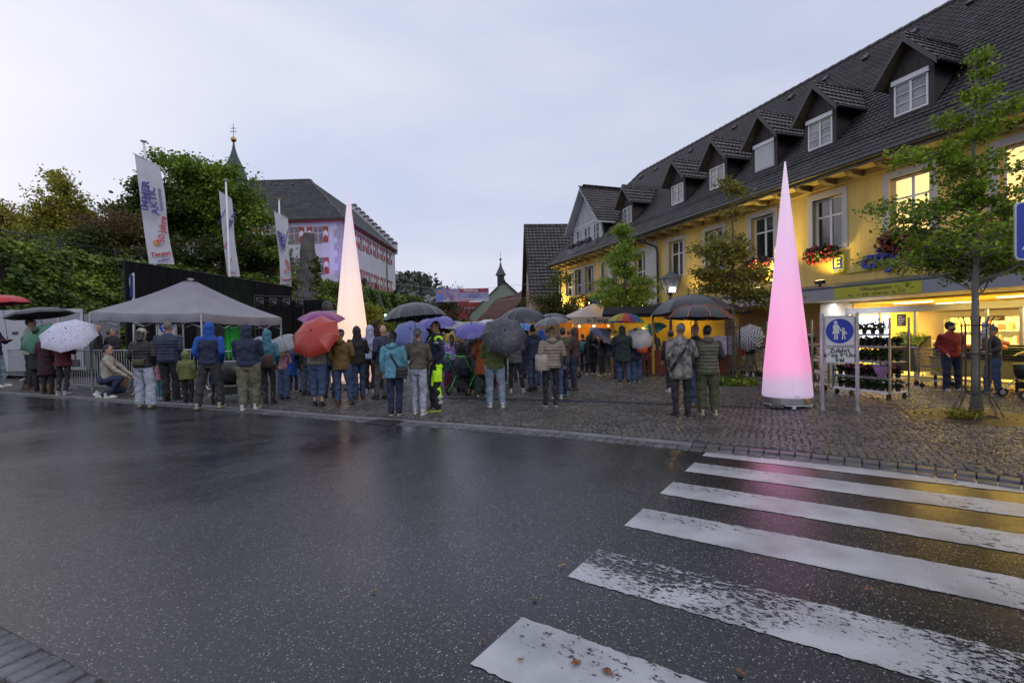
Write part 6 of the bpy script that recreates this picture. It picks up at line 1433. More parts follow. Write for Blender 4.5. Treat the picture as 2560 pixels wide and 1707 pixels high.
# ---------------- party tent
Lc, Mc, Rc = V3(-13.0, 15.3, 2.50), V3(-8.93, 14.35, 2.35), V3(-7.97, 17.2, 2.30)
Lc = V3(-12.9, 15.25, 2.50); Bc = Lc + Rc - Mc; Bc.z = 2.42; Ap = (Lc + Mc + Rc + Bc) / 4; Ap.z = 3.56
M_TENT = mat('grey_tent_cloth', (0.20, 0.19, 0.225), .5, .12, 1.2, .5, 4)
TN = thing('gazebo', 'grey pop up gazebo with pitched roof standing over the crowd barriers', 'tent', (0, 0, 0)); cs = [Lc, Mc, Rc, Bc]
def panel(a, b, m_name, n=14, drop=None):
    vs, fs = [], []
    for i in range(n + 1):
        f = i / n; e = a.lerp(b, f); e.z -= .05 * math.sin(math.pi * f)
        for j in range(n + 1):
            g_ = j / n; q = e.lerp(Ap, g_ * .94); q.z -= .10 * math.sin(math.pi * g_) * (1 - .3 * abs(2 * f - 1)) ; q.z += .006 * math.sin(f * 40 + g_ * 6) * (1 - g_); vs.append(tuple(q))
    for i in range(n):
        for j in range(n): k = i * (n + 1) + j; fs.append((k, k + n + 1, k + n + 2, k + 1))
    MB().add(vs, fs).build(m_name, M_TENT, TN, smooth=True)
    vv, ff = [], []; d = (b - a).normalized(); nn = Vector((d.y, -d.x, 0))
    for i in range(31):
        f = i / 30; e = a.lerp(b, f); z0 = e.z - .05 * math.sin(math.pi * f); w_ = .012 * math.sin(f * 23) + .008 * math.sin(f * 57)
        vv += [tuple(e.xy.to_3d() + nn * .0 + V3(0, 0, z0)), tuple(e.xy.to_3d() + nn * (.03 + w_) + V3(0, 0, z0 - .12)), tuple(e.xy.to_3d() + nn * (.012 + w_ * 1.8) + V3(0, 0, z0 - .26 - .008 * math.sin(f * 31)))]
    for i in range(30): ff += [(i * 3, i * 3 + 3, i * 3 + 4, i * 3 + 1), (i * 3 + 1, i * 3 + 4, i * 3 + 5, i * 3 + 2)]
    MB().add(vv, ff).build('valance', M_TENT, TN, smooth=True)
for a, b in ((Lc, Mc), (Mc, Rc), (Rc, Bc), (Bc, Lc)): panel(a, b, 'roof_panel')
cp = MB(); q = .28; vs = [tuple(Ap + V3(0, 0, .0))]
vs = [tuple(Ap.lerp(c, .085) + V3(0, 0, .02)) for c in cs]; mids = [tuple((Vector(vs[i]) + Vector(vs[(i + 1) % 4])) / 2 + V3(0, 0, .07)) for i in range(4)]
cp.add(vs + mids + [tuple(Ap + V3(0, 0, .03))], [f for i in range(4) for f in ((i, 4 + i, 8), (4 + i, (i + 1) % 4, 8))]); cp.build('vent_cap', M_TENT, TN)
for c in cs: MB().box(c.x - .025, c.x + .025, c.y - .025, c.y + .025, PZ, c.z - .02).build('leg', M_STEEL, TN)
tr_ = MB()
for a, b in ((Lc, Mc), (Mc, Rc), (Rc, Bc), (Bc, Lc)):
    for k in range(4):
        p0 = a.lerp(b, k / 4); p1 = a.lerp(b, (k + 1) / 4); tr_.tube([p0 - V3(0, 0, .12), p1 - V3(0, 0, .42)], .012, 4); tr_.tube([p0 - V3(0, 0, .42), p1 - V3(0, 0, .12)], .012, 4)
tr_.build('scissor_truss', M_STEEL, TN)
# ---------------- black stage curtain
CU = thing('stage_curtain', 'long pleated black backdrop curtain in front of the ivy wall', 'curtain', (0, 0, 0))
ca, cbb = at(309, 650, 21.2), at(728, 716, 31.5); ln_ = (cbb.xy - ca.xy).length; dC = (cbb - ca).normalized(); nC = Vector((dC.y, -dC.x, 0)).normalized()
vs, fs = [], []; nC_ = 420
for i in range(nC_ + 1):
    f = i / nC_; e = ca.lerp(cbb, f); ph = f * 62 * 2 * math.pi + 1.2 * math.sin(f * 40)
    for j in range(5):
        g_ = j / 4; z = e.z * (1 - g_) + PZ * g_; off = .06 * math.sin(ph) * (.5 + .6 * g_) + .03 * math.sin(f * 150 + g_ * 2)
        q = Vector((e.x, e.y, 0)) + nC * off; vs.append((q.x, q.y, z - .04 * abs(math.sin(ph / 2)) * (1 - g_)))
for i in range(nC_):
    for j in range(4): k = i * 5 + j; fs.append((k, k + 5, k + 6, k + 1))
M_CUR = mat('black_molton', (0.011, 0.011, 0.013), .95, .3, 2, spec=.2)
MB().add(vs, fs).build('drape', M_CUR, CU, smooth=True)
m = MB(); m.tube([ca + V3(0, 0, -.03), cbb + V3(0, 0, -.03)], .03, 6); m.tube([(ca.x, ca.y, 0), tuple(ca)], .03, 6); m.tube([(cbb.x, cbb.y, 0), tuple(cbb)], .03, 6); m.build('pipe_frame', M_BLACK, CU)
# the return drape at stage right
cc = cbb + dC * .1 + nC * 2.2
vs, fs = [], []
for i in range(61):
    f = i / 60; e = cbb.lerp(cc, f)
    for j in range(3): g_ = j / 2; q = e + dC * .05 * math.sin(f * 60); vs.append((q.x, q.y, (cbb.z - .9) * (1 - g_)))
for i in range(60):
    for j in range(2): k = i * 3 + j; fs.append((k, k + 3, k + 4, k + 1))
MB().add(vs, fs).build('side_drape', M_CUR, CU, smooth=True)
# stage truss with lamps
ta = at(636, 739, 25.5); tb = at(757, 743, 27.5); TRU = thing('lighting_truss', 'thin lighting bar with four stage lamps in front of the black curtain end', 'truss', (0, 0, 0))
m = MB(); m.tube([ta, tb], .03, 6); m.tube([ta - V3(0, 0, .22), tb - V3(0, 0, .22)], .02, 5); m.tube([(ta.x, ta.y, 0), tuple(ta)], .03, 6); m.tube([(tb.x, tb.y, 0), tuple(tb)], .03, 6); m.build('bar', M_DARKMETAL, TRU)
for k, f in enumerate((.1, .36, .64, .92)):
    q = ta.lerp(tb, f) - V3(0, 0, .42); L_ = thing('stage_lamp', ['leftmost stage lamp on the lighting bar', 'second stage lamp from left on the lighting bar', 'third stage lamp from left on the lighting bar', 'rightmost stage lamp on the lighting bar'][k], 'lamp', tuple(q), 0, 'stage lamps')
    MB().tube([(-.05, .12, .05), (.0, -.18, -.03)], .15, 12).build('housing', M_BLACK, L_); MB().tube([(0.0, -.185, -.03), (0, -.20, -.034)], .12, 12).build('lens', M_GLASS, L_)
    MB().tube([(-.17, 0, 0), (-.17, 0, .3), (.17, 0, .3), (.17, 0, 0)], .014, 5).build('yoke', M_STEEL, L_)
sp_ = MB(); sp0 = at(526, 815, 19.5); sp_.box(-.35, .35, -.3, .3, -.6, .55); so_ = sp_.build('loudspeaker', M_BLACK, None, loc=tuple(sp0), label='big black loudspeaker hanging under the gazebo edge before the green lit curtain', cat='loudspeaker')
MB().tube([(0, 0, -.6), (0, 0, -sp0.z)], .03, 6).build('stand', M_BLACK, so_)
rq = (575 - 1280) / CF; tq = (ca.x - rq * ca.y) / (rq * (cbb.y - ca.y) - (cbb.x - ca.x)); cq = ca.lerp(cbb, tq); sgn = 1 if nC.y < 0 or nC.x > 0 else -1; gq = Vector((cq.x, cq.y, 0)) + nC * sgn * 1.3
spot('stage_green_light', (gq.x, gq.y, .5), (cq.x, cq.y, 1.5), 900, (.05, 1, .10), 85, 1.0)
gl = MB().box(-.15, .15, -.12, .12, 0, .3).build('stage_floor_lamp', M_BLACK, None, loc=(gq.x, gq.y - .2, .12), label='small floor lamp throwing green light on the black curtain', cat='lamp')
for (u_, v_, Y_, c_, lb_) in ((963.5, 788, 30, (.3, 1, .5), 'small bright green lamp at the left edge of the big dark umbrella'), (647, 808, 23, (.9, .95, 1), 'small white work lamp right of the loudspeaker under the gazebo')):
    q = at(u_, v_, Y_); o_ = MB().ball((0, 0, 0), .07, 10, 6).build('signal_lamp', mat('signal_' + str(u_), (1, 1, 1), .3, 0, emit=c_, es=6), None, loc=tuple(q), label=lb_, cat='lamp')
    MB().tube([(0, .03, -.05), (0, .03, -q.z)], .02, 5).build('stand', M_BLACK, o_)
# ---------------- flags on tall poles
M_FLAG = mat('white_flag_cloth', (.60, .60, .68), .7, .04, 1, transl=.3); M_PUR = mat('flag_purple_print', (.06, .04, .20), .7, 0); M_REDP = mat('flag_red_print', (.45, .04, .05), .7, 0); M_ORP = mat('flag_orange_print', (.6, .25, .03), .7, 0)
def flag(lb, Y, TL, TR, BR, BL, ptop, pbot, mirror=False, cap_m=None, seed=1):
    tl, tr2, br, bl = at(*TL, Y), at(*TR, Y + .35), at(*BR, Y + .35), at(*BL, Y); pt, pb = at(*ptop, Y + (-.12 if mirror else .62)), at(*pbot, Y + (-.12 if mirror else .62))
    T = thing('flag_pole', lb, 'flag', (0, 0, 0)); d = pb - pt; base = pb + d * ((pb.z - 0) / -d.z)
    MB().tube([base, pt], [.085, .05], 10).build('pole', M_WHITE, T, smooth=True); MB().lathe([(.02, 0), (.14, .01), (.14, .05), (.02, .07)], 12).build('pole_cap', cap_m or M_STEEL, T, loc=tuple(pt))
    fl_ = MB(); nx, ny = 14, 40; vs, fs = [], []
    def P_(f, g):
        a = tl.lerp(tr2, f); b = bl.lerp(br, f); q = a.lerp(b, g); q.y += .07 * math.sin(f * 5 + g * 7 + seed) * (1 - .4 * g) * f; q.x += .03 * math.sin(g * 6 + seed) * g; return q
    for i in range(nx + 1):
        for j in range(ny + 1): vs.append(tuple(P_(i / nx, j / ny)))
    for i in range(nx):
        for j in range(ny): k = i * (ny + 1) + j; fs.append((k, k + 1, k + ny + 2, k + ny + 1))
    F_ = fl_.add(vs, fs).build('flag_cloth', M_FLAG, T, smooth=True)
    MB().tube([tl + (tl - tr2) * .06, tr2 + (tr2 - tl) * .03], .022, 6).build('cross_arm', M_STEEL, T)
    MB().tube([tl, pt - V3(0, 0, .9), tr2], .006, 3).build('cord', M_STEEL, T)
    def put(txt, f, g, size, m_, rot=90, sh=.15, bold=.004, xs=1.0):
        o_ = P_(f, g); ax = (P_(f, g - .02) - P_(f, g + .02)).normalized(); bx = (P_(max(0, f - .05), g) - P_(min(1, f + .05), g)).normalized()
        if rot == 0: xa, ya = -bx, ax
        else: xa, ya = ax, bx
        if mirror: 
            if rot == 0: xa = -xa
            else: ya = -ya
        za = Vector((0, -1, 0)); o_ = o_ + V3(0, -.13, 0)
        text(txt, size, frame(xa, ya, za, o_), m_, F_, 'print', .002, shear=sh, bold=bold, xs=xs)
    W_ = (tr2 - tl).length
    if not mirror:
        put('IMMER IN', .36, .30, W_ * .36, M_PUR, bold=.014, xs=1.35); put('AKTION!!', .60, .32, W_ * .36, M_PUR, bold=.014, xs=1.35)
        put('Aktionsgemeinschaft', .86, .30, W_ * .20, M_PUR, sh=0); put('50 Jahre', .82, .66, W_ * .36, M_REDP, bold=.008)
        put('Tiengen', .60, .905, W_ * .24, M_REDP, 0, bold=.008); put('erleben!', .68, .965, W_ * .14, M_PUR, 0)
    else:
        put('IMMER IN', .66, .36, W_ * .42, M_PUR, bold=.014, xs=1.3); put('50 Jahre', .3, .62, W_ * .24, M_REDP); put('Aktionsgemeinschaft', .18, .3, W_ * .16, M_PUR, sh=0); put('Tiengen', .55, .95, W_ * .20, M_REDP, 0)
    o_ = P_(.45, .80); MB().prism(circ(W_ * .13, 20), .003, frame((1, 0, 0), (0, 0, 1), (0, -1, 0), (o_.x, o_.y - .07, o_.z))).build('logo', M_ORP, F_)
    MB().prism([(-.05, -.1), (.04, -.08), (0, .1)], .003, frame((1, 0, 0), (0, 0, 1), (0, -1, 0), (o_.x, o_.y - .075, o_.z))).build('logo_mark', M_FLAG, F_)
    return T
flag('leftmost and tallest looking white event flag leaning on its pole', 24, (336, 385), (400, 417), (435, 661), (372, 659), (359, 355), (388, 660), seed=1)
flag('middle white event flag seen from behind with mirrored lettering', 30, (547, 477), (578, 496), (598, 692), (567, 690), (564.5, 452), (574, 690), True, seed=2)
flag('rightmost white event flag in front of the castle windows', 34.3, (685, 529), (719, 545), (728, 722), (705, 708), (697.6, 498), (703, 706), cap_m=mat('gilding', (.5, .33, .06), .3, .1, metal=.9), seed=3)
# ---------------- street banner
tl, tr2, br, bl = at(1089.6, 722.5, 40), at(1222, 720, 40.4), at(1223, 752.5, 40.4), at(1089.6, 755, 40)
BN = thing('street_banner', 'wide printed banner stretched on wires across the street', 'banner', (0, 0, 0))
ex = (tr2 - tl).normalized(); ez = (tl - bl).normalized(); ny_ = ex.cross(ez); Wb = (tr2 - tl).length; Hb = (tl - bl).length
BMx = frame(ex, ez, -ny_ if ny_.y > 0 else ny_, bl)
def brect(x0, x1, y0, y1, m_, d=.003, nm='print_field'): return MB().prism([(x0 * Wb, y0 * Hb), (x1 * Wb, y0 * Hb), (x1 * Wb, y1 * Hb), (x0 * Wb, y1 * Hb)], .002, BMx @ Matrix.Translation((0, 0, d))).build(nm, m_, BC)
if (BMx.to_3x3() @ Vector((0, 0, 1))).y > 0: BMx = frame(ex, ez, Vector((0, -1, 0)), bl)
BC = MB().prism([(0, 0), (Wb, 0), (Wb, Hb), (0, Hb)], .004, BMx).build('banner_cloth', mat('banner_white', (.45, .42, .55), .7, .05), BN)
brect(0, .14, 0, 1, mat('banner_sky_blue', (.16, .22, .55), .7, .3, 2), .006); brect(.14, .45, .18, 1, mat('banner_violet', (.16, .10, .25), .7, .6, 2.5, col2=(.42, .36, .5)), .006)
brect(.45, .995, .68, .99, mat('banner_red', (.28, .06, .09), .7, .2, 3), .006); brect(.45, .995, .22, .66, mat('banner_lilac', (.28, .28, .48), .7, .2, 3), .006)
brect(.04, .11, .62, .92, mat('banner_orange', (.5, .22, .06), .7, .4, 8), .010)
text('TIENGEN LEUCHTET', .33, BMx @ Matrix.Translation((.735 * Wb, .84 * Hb, .010)), mat('banner_text_white', (.75, .7, .75), .6, 0), BC, bold=.006, xs=.62)
text('FREITAG - 24. OKTOBER EINKAUFEN BIS 22:00 UHR', .16, BMx @ Matrix.Translation((.60 * Wb, .09 * Hb, .010)), M_REDP, BC, bold=.003, xs=.80)
for k, s_ in enumerate(('MIT LICHT & MUSIK', 'STIMMUNGSVOLL ILLUMINIERT', 'GASTRONOMIE & EINKAUFEN')): text(s_, .12, BMx @ Matrix.Translation((.76 * Wb, (.58 - .14 * k) * Hb, .010)), M_PUR, BC, bold=.002, xs=.8)
wi = MB(); e1 = at(990, 709, 46); e2 = at(960, 775, 44); e3 = at(1420, 700, 36)
wi.tube([e1, tl], .012, 4); wi.tube([e2, bl], .012, 4); wi.tube([tr2, e3], .010, 4); wi.tube([br, e3 - V3(0, 0, 1)], .010, 4); wi.build('wire', M_STEEL, BN)
# ---------------- obelisk and bust
ob = at(776, 845, 33.5); OB = thing('stone_obelisk', 'rough stone obelisk with ivy climbing its right side before the castle', 'monument', (ob.x, 33.5, 0))
m = MB(); rings = []
for k in range(15):
    f = k / 14; z = 8.55 * f; w_ = 1.42 * (1 - f) + .36 * f; rings.append((z, .05 * math.sin(k * 1.9), .04 * math.cos(k * 2.3), w_ * (1 + .05 * math.sin(k * 3.1)), w_ * .9 * (1 + .04 * math.cos(k * 2.7))))
m.loft(rings, 9); ok = m.build('stone_shaft', mat('rough_granite', (0.09, 0.085, 0.08), .95, .4, 2, 1.0, 6), OB)
P = []
for k in range(1100):
    f = nr.uniform(0, 1) ** 1.6; z = 7.0 * f; w_ = 1.42 * (1 - z / 8.55) + .36 * z / 8.55; a = nr.normal() * .40 - .35 + f * .2 if nr.uniform() < .9 else nr.uniform(-3.1, 0); P.append((math.cos(a) * w_ * 1.05, math.sin(a) * w_ * 1.0, z))
leaves('ivy', P, .2, M_IVY, OB, kind='stuff', aspect=.9)
bp_ = at(818, 845, 30.5); BU = thing('stone_bust', 'weathered stone head and shoulders sculpture beside the obelisk', 'sculpture', (bp_.x, 30.5, 0), R(-60))
m = MB(); m.loft([(0, 0, 0, .9, .7), (1.6, 0, 0, .75, .55), (2.6, 0, 0, .62, .42), (2.95, 0, 0, .3, .25)], 14); m.ball((0, .05, 3.45), (.28, .34, .40), 14, 12); m.ball((0, .14, 3.2), (.2, .24, .2), 10, 8); m.add([(-.06, .34, 3.42), (.06, .34, 3.42), (0, .50, 3.38), (0, .34, 3.6)], [(0, 1, 2), (1, 3, 2), (3, 0, 2), (0, 3, 1)])
m.ball((0, .36, 3.6), (.24, .07, .05), 10, 6); m.ball((0, .36, 3.24), (.11, .07, .05), 8, 6); m.capsule((-.6, 0, 2.4), .28, (-.3, .5, 1.6), .2, 8); m.capsule((.6, 0, 2.4), .28, (.3, .5, 1.6), .2, 8)
bo = m.build('stone_figure', mat('rough_granite', (0, 0, 0)), BU, smooth=True); q_ = bo.modifiers.new('remesh', 'REMESH'); q_.mode = 'VOXEL'; q_.voxel_size = .04; q_.use_smooth_shade = True
# crowd barriers
def barrier(p, q, h, label):
    d = q - p; W_ = d.length; T = thing('crowd_barrier', label, 'barrier', (p.x, p.y, PZ), math.atan2(d.y, d.x), 'steel crowd barriers around the gazebo')
    m = MB(); r_ = .021
    m.tube([(.12, 0, .18), (.03, 0, .30), (.0, 0, .45), (0, 0, h - .18), (.04, 0, h - .06), (.15, 0, h), (W_ - .15, 0, h), (W_ - .04, 0, h - .06), (W_, 0, h - .18), (W_, 0, .45), (W_ - .03, 0, .3), (W_ - .12, 0, .18), (.12, 0, .18)], r_, 8, cap=False); m.build('frame', M_STEEL, T, smooth=True)
    n_ = int(W_ / .125)
    br_ = MB().tube([(0, 0, .18), (0, 0, h)], .009, 6).mesh('bar', M_STEEL)
    for k in range(1, n_): link('bar', br_, T, loc=(W_ * k / n_, 0, 0))
    for x_ in (.35, W_ - .35): MB().tube([(x_, -.33, .02), (x_, 0, .18), (x_, .33, .02)], .016, 6).build('foot', M_STEEL, T)
gz = lambda u, v: ground(u, v, PZ)
barrier(gz(14, 946), gz(84, 952), 1.25, 'leftmost crowd barrier before the white trailer')
barrier(gz(178, 976), gz(332, 985), 1.28, 'crowd barrier behind the crouching man in white jacket')
barrier(gz(336, 985), gz(505, 990), 1.28, 'crowd barrier behind the two men in dark and blue jackets')
barrier(gz(190, 938), gz(300, 944), 1.22, 'rear crowd barrier under the gazebo beside the blonde woman')
barrier(gz(512, 990), gz(650, 990), 1.22, 'crowd barrier behind the man in khaki cargo trousers')
# white trailer
t0 = at(-90, 771, 21.5); t1_ = at(52, 771, 21.5)
TR_ = thing('sales_trailer', 'white sales trailer with grey framed serving hatch at the left edge', 'trailer', (t0.x, 21.5, 0), R(3))
MB().box(0, 2.6, 0, 2.2, .35, 3.0).build('body', mat('white_trailer_panel', (.40, .41, .46), .5, .05, 1), TR_)
hb = MB(); hx0, hx1 = 2.62, 4.9
hb.box(hx0, hx1, 0, .06, 2.85, 3.02); hb.box(hx0, hx0 + .12, 0, .06, .5, 2.85); hb.box(hx1 - .12, hx1, 0, .06, .5, 2.85); hb.box(hx0 + 1.2, hx0 + 1.27, 0, .06, .5, 2.85); hb.build('hatch_frame', M_STEEL, TR_)
MB().box(hx0 + .12, hx0 + 1.2, .02, .05, 1.2, 2.85).build('hatch_panel', mat('pale_grey_panel', (.25, .26, .29), .5, .1, 1), TR_); MB().box(hx0 + 1.27, hx1 - .12, .02, .05, 1.2, 2.85).build('hatch_panel', mat('pale_grey_panel', (.25, .26, .29), .5, .1, 1), TR_)
MB().box(hx0, hx1, .07, 2.2, .35, 2.8).build('body', mat('white_trailer_panel', (.40, .41, .46), .5, .05, 1), TR_)
for x_ in (.9, 3.4): MB().tube([(x_, .1, .34), (x_, .35, .34)], .33, 16).build('wheel', M_RUBBER, TR_)
sk = MB().box(1.95, 2.2, -.012, -.002, 1.93, 2.06).build('sticker', M_SK, TR_); text('KM3', .1, face(2.075, -.015, 1.995), M_REDP, sk)
# parking zone sign on leaning pole
a1 = at(303, 684, 17.5); PZS = thing('parking_sign', 'narrow blue sign with yellow circle on a leaning grey pole by the curtain', 'sign', (a1.x + .42, 17.5, 0), R(-58))
pp = MB(); pp.tube([(.55, 0, 0), (.0, 0, 3.95)], .04, 8); pp.build('post', M_STEEL, PZS)
b_ = MB().prism(rrect(.62, .80, .04), .02, face(0, -.05, 3.48)).build('sign_panel', M_SB, PZS)
rg = [(math.cos(t_) * .2, 0, math.sin(t_) * .2) for t_ in np.linspace(0, 2 * math.pi, 25)]
MB().tube([(x, -.075, z + 3.60) for x, y, z in rg], .022, 4, cap=False).tube([(-.14, -.075, 3.46), (.14, -.075, 3.74)], .016, 4).tube([(.14, -.075, 3.46), (-.14, -.075, 3.74)], .016, 4).build('no_stopping_ring', mat('sign_yellow', (.6, .6, .15), .4, 0), b_)
text('Taxi', .2, face(0, -.073, 3.2), M_SW, b_)
# zone sign behind the gazebo
zs0 = at(416, 812, 20); ZS = thing('zone_sign', 'pale board with blue pedestrian disc between two posts behind the gazebo', 'sign', (zs0.x, 20, 0), R(-6))
for sx in (-.42, .42): MB().tube([(sx, 0, 0), (sx, 0, 2.75)], .035, 8).build('post', M_STEEL, ZS)
b_ = MB().prism(rrect(.74, .95, .05), .02, face(0, .01, 2.2)).build('sign_panel', mat('yellowish_sign', (.4, .42, .38), .4, .1), ZS); MB().prism(circ(.33, 28, 0, 0), .002, face(0, -.011, 2.18)).build('blue_disc', M_SB, b_); ped_icon(b_, 0, 2.18, .33, -.0135)
# ---------------- market stalls under the canopy side
s1_ = at(1487, 834, 24.5); ST = thing('market_stall', 'white roofed market stall with old style lettering, lit orange inside', 'stall', (s1_.x, 24.5, PZ), R(8))
MB().add([(-1.5, -1.2, 2.30), (1.5, -1.2, 2.30), (1.5, 1.4, 2.30), (-1.5, 1.4, 2.30), (0, .1, 3.0)], [(0, 1, 4), (1, 2, 4), (2, 3, 4), (3, 0, 4)]).build('stall_roof', mat('white_stall_cloth', (.45, .42, .42), .7, .08, 1.5, transl=.2), ST)
vl = MB().box(-1.5, 1.5, -1.22, -1.205, 1.96, 2.30).build('valance', mat('beige_valance', (.34, .28, .22), .7, .1), ST); text('in Tiengen e.', .30, face(0, -1.225, 2.12), M_SK, vl, bold=.004)
for sx in (-1.45, 1.45):
    for sy in (-1.15, 1.35): MB().tube([(sx, sy, 0), (sx, sy, 2.3)], .03, 6).build('post', M_STEEL, ST)
MB().box(-1.45, 1.45, 1.3, 1.36, 0, 2.25).build('back_cloth', mat('orange_back_cloth', (.5, .22, .04), .8, .2, 2), ST); MB().box(-1.4, 1.4, -1.0, -.4, 0, .95).build('counter', mat('dark_counter', (.08, .06, .04), .7, .2), ST)
point('stall_lamp', (s1_.x + .2, 24.6, 2.1), 55, (1, .55, .12), .1)
for k, (x_, c_) in enumerate(((-1.1, (.2, 1, .3)), (-.4, (1, .9, .7)), (.3, (1, .2, .1)), (1.0, (1, .6, .1)))):
    MB().ball((x_, -1.15, 1.86), .05, 8, 5).build('bulb', mat('fairy_%d' % k, (1, 1, 1), .3, 0, emit=c_, es=6), ST)
# wooden stall right of the rainbow umbrella
s2_ = at(1700, 834, 18.5); S2 = thing('wooden_stall', 'wooden stall lit yellow under a black awning behind the lantern', 'stall', (s2_.x - .2, 19.0, PZ), R(-12))
m = MB(); m.box(-2.2, 2.2, 1.3, 1.36, 0, 2.15); m.build('back_wall', mat('golden_board', (.40, .29, .06), .7, .2, 2), S2)
for sx in (-2.2, -.75, .75, 2.15): MB().box(sx, sx + .1, -.9, -.8, 0, 2.1).build('post', mat('golden_post', (.45, .28, .05), .6, .2), S2)
MB().box(-2.2, 2.25, -.9, -.8, 2.1, 2.2).build('beam', mat('golden_post', (0, 0, 0)), S2)
MB().add([(-2.5, -1.5, 2.22), (2.5, -1.5, 2.22), (2.5, 1.5, 2.62), (-2.5, 1.5, 2.62), (-2.5, -1.5, 2.12), (2.5, -1.5, 2.12)], [(0, 1, 2, 3), (4, 5, 1, 0)]).build('awning', M_CUR, S2)
MB().box(-2.0, 2.0, -.8, -.2, .0, .86).build('counter', mat('red_cloth', (.16, .04, .02), .7, .2), S2)
gd = MB()
for k in range(46):
    gd.cur = rnd.randrange(3); x_ = rnd.uniform(-1.9, 1.8); y_ = rnd.uniform(-.75, -.3); h_ = rnd.uniform(.08, .3); gd.box(x_, x_ + .12, y_, y_ + .1, .861, .861 + h_)
gd.build('goods', [M_GOOD[0], M_GOOD[1], M_GOOD[4]], S2, kind='stuff')
for x_ in (-1.2, .9): point('wooden_stall_lamp', (s2_.x - .2 + x_, 19.3, 2.0), 32, (1, .62, .10), .1)
STR = MB().ball((0, 0, 0), .04, 6, 4).mesh('fairy_light', mat('warm_fairy', (1, .8, .4), .3, 0, emit=(1, .72, .25), es=8))
FLT = thing('fairy_lights', 'string of warm fairy lights on the facade behind the bright green tree', 'lights', (0, 0, 0))
for k in range(40):
    q = YBM @ Vector((-29 + k * .17, -1.1, 2.98 + .06 * math.sin(k * .9) + (.5 if k % 9 == 4 else 0))); link('light_bulb', STR, FLT, loc=tuple(q))
# poster on fence by the carts
q = at(1812, 880, 17); PO = thing('event_poster', 'small event poster hanging left of the nested carts', 'poster', (q.x, 17, 0), R(-20)); MB().box(-.35, .35, 0, .02, .75, 1.4).build('sheet', mat('poster_sheet', (.35, .3, .4), .6, .4, 4), PO); MB().box(-.3, -.27, .03, .05, 0, .75).build('post', M_STEEL, PO)
text('TIENGEN', .12, face(0, -.004, 1.15), M_SW, PO); text('LEUCHTET', .11, face(0, -.004, 1.02), M_SW, PO)
MB().cbox((0, 0, 0), (.10, .05, .07)).build('security_camera', M_WHITE, None, loc=tuple(YBM @ Vector((-13.0, .27, 1.95))), rot=(0, 0, math.atan2(-.9462, .3236)), label='small white box camera on the cream pier by the shop door', cat='camera')
# wheel guard: stroller function
def stroller(loc, rz, label, hood_m, frame_m=None, s=1.0):
    T = thing('stroller', label, 'stroller', tuple(loc), rz); fm = frame_m or M_STEEL
    hd = MB(); vs, fs = [], []; n1, n2 = 14, 10      # hood: quarter barrel shell
    for i in range(n1 + 1):
        t_ = R(-10 + 150 * i / n1)
        for j in range(n2 + 1): x = -.24 + .48 * j / n2; rr = .30 * (1 - .25 * (abs(x) / .24) ** 3); vs.append((x, -.02 + rr * math.cos(t_) * -1 + .1, .72 + rr * math.sin(t_)))
    for i in range(n1):
        for j in range(n2): k = i * (n2 + 1) + j; fs.append((k, k + 1, k + n2 + 2, k + n2 + 1))
    hd.add(vs, fs).build('hood', hood_m, T, smooth=True)
    MB().loft([(.42, 0, .12, .19, .20), (.52, 0, .1, .23, .26), (.72, 0, .1, .24, .28), (.74, 0, .1, .22, .26)], 14).build('seat', hood_m, T, smooth=True)
    m = MB()
    for sx in (-.27, .27): m.tube([(sx, -.48, 1.02), (sx, -.2, .72), (sx, .42, .16)], .014, 6); m.tube([(sx, .05, .52), (sx, -.32, .14)], .014, 6)
    m.tube([(-.27, -.48, 1.02), (.27, -.48, 1.02)], .018, 6); m.build('frame', fm, T)
    MB().box(-.2, .2, -.25, .22, .2, .34).build('basket', M_BLACK, T)
    for sx in (-.29, .29):
        for yy, r_ in ((-.34, .13), (.42, .10)):
            w_ = MB(); w_.tube([(sx - .018, yy, r_), (sx + .018, yy, r_)], r_, 16); w_.build('wheel', M_RUBBER, T)
            MB().tube([(sx - .022, yy, r_), (sx + .022, yy, r_)], r_ * .55, 12).build('hub', M_STEEL, T)
    for o_ in [T]: o_.scale = (s, s, s)
    return T
stroller(gz(578, 1003), R(15), 'black stroller between the man in blue hood and khaki trousers', M_BLACK)
stroller(gz(1163, 985), R(-25), 'black stroller with bright green bars behind the hi-vis man', mat('navy_hood', (.012, .014, .03), .6, .2), mat('green_bar', (.05, .5, .06), .4, 0))
stroller(ground(2572, 996, PZ) + V3(.15, 0, 0), R(80), 'stroller with big wheels cut off by the right picture edge', M_BLACK)
stroller(gz(1420, 945), R(40), 'small dark stroller behind the brown hooded person', M_BLACK, s=.85)
# puddle by the tree kerb
pu = ground(2395, 1183); m = MB(); pts_ = [(pu.x + (.42 + .08 * math.sin(k * 2.1) + .05 * math.sin(k * 3.7)) * math.cos(k * math.pi / 14), pu.y + (.16 + .05 * math.cos(k * 1.7)) * math.sin(k * math.pi / 14), .0085) for k in range(28)]
m.add(pts_, [tuple(range(28))]); m.build('puddle', mat('puddle_water', (.01, .011, .013), .03, 0, spec=.9), None, kind='structure')
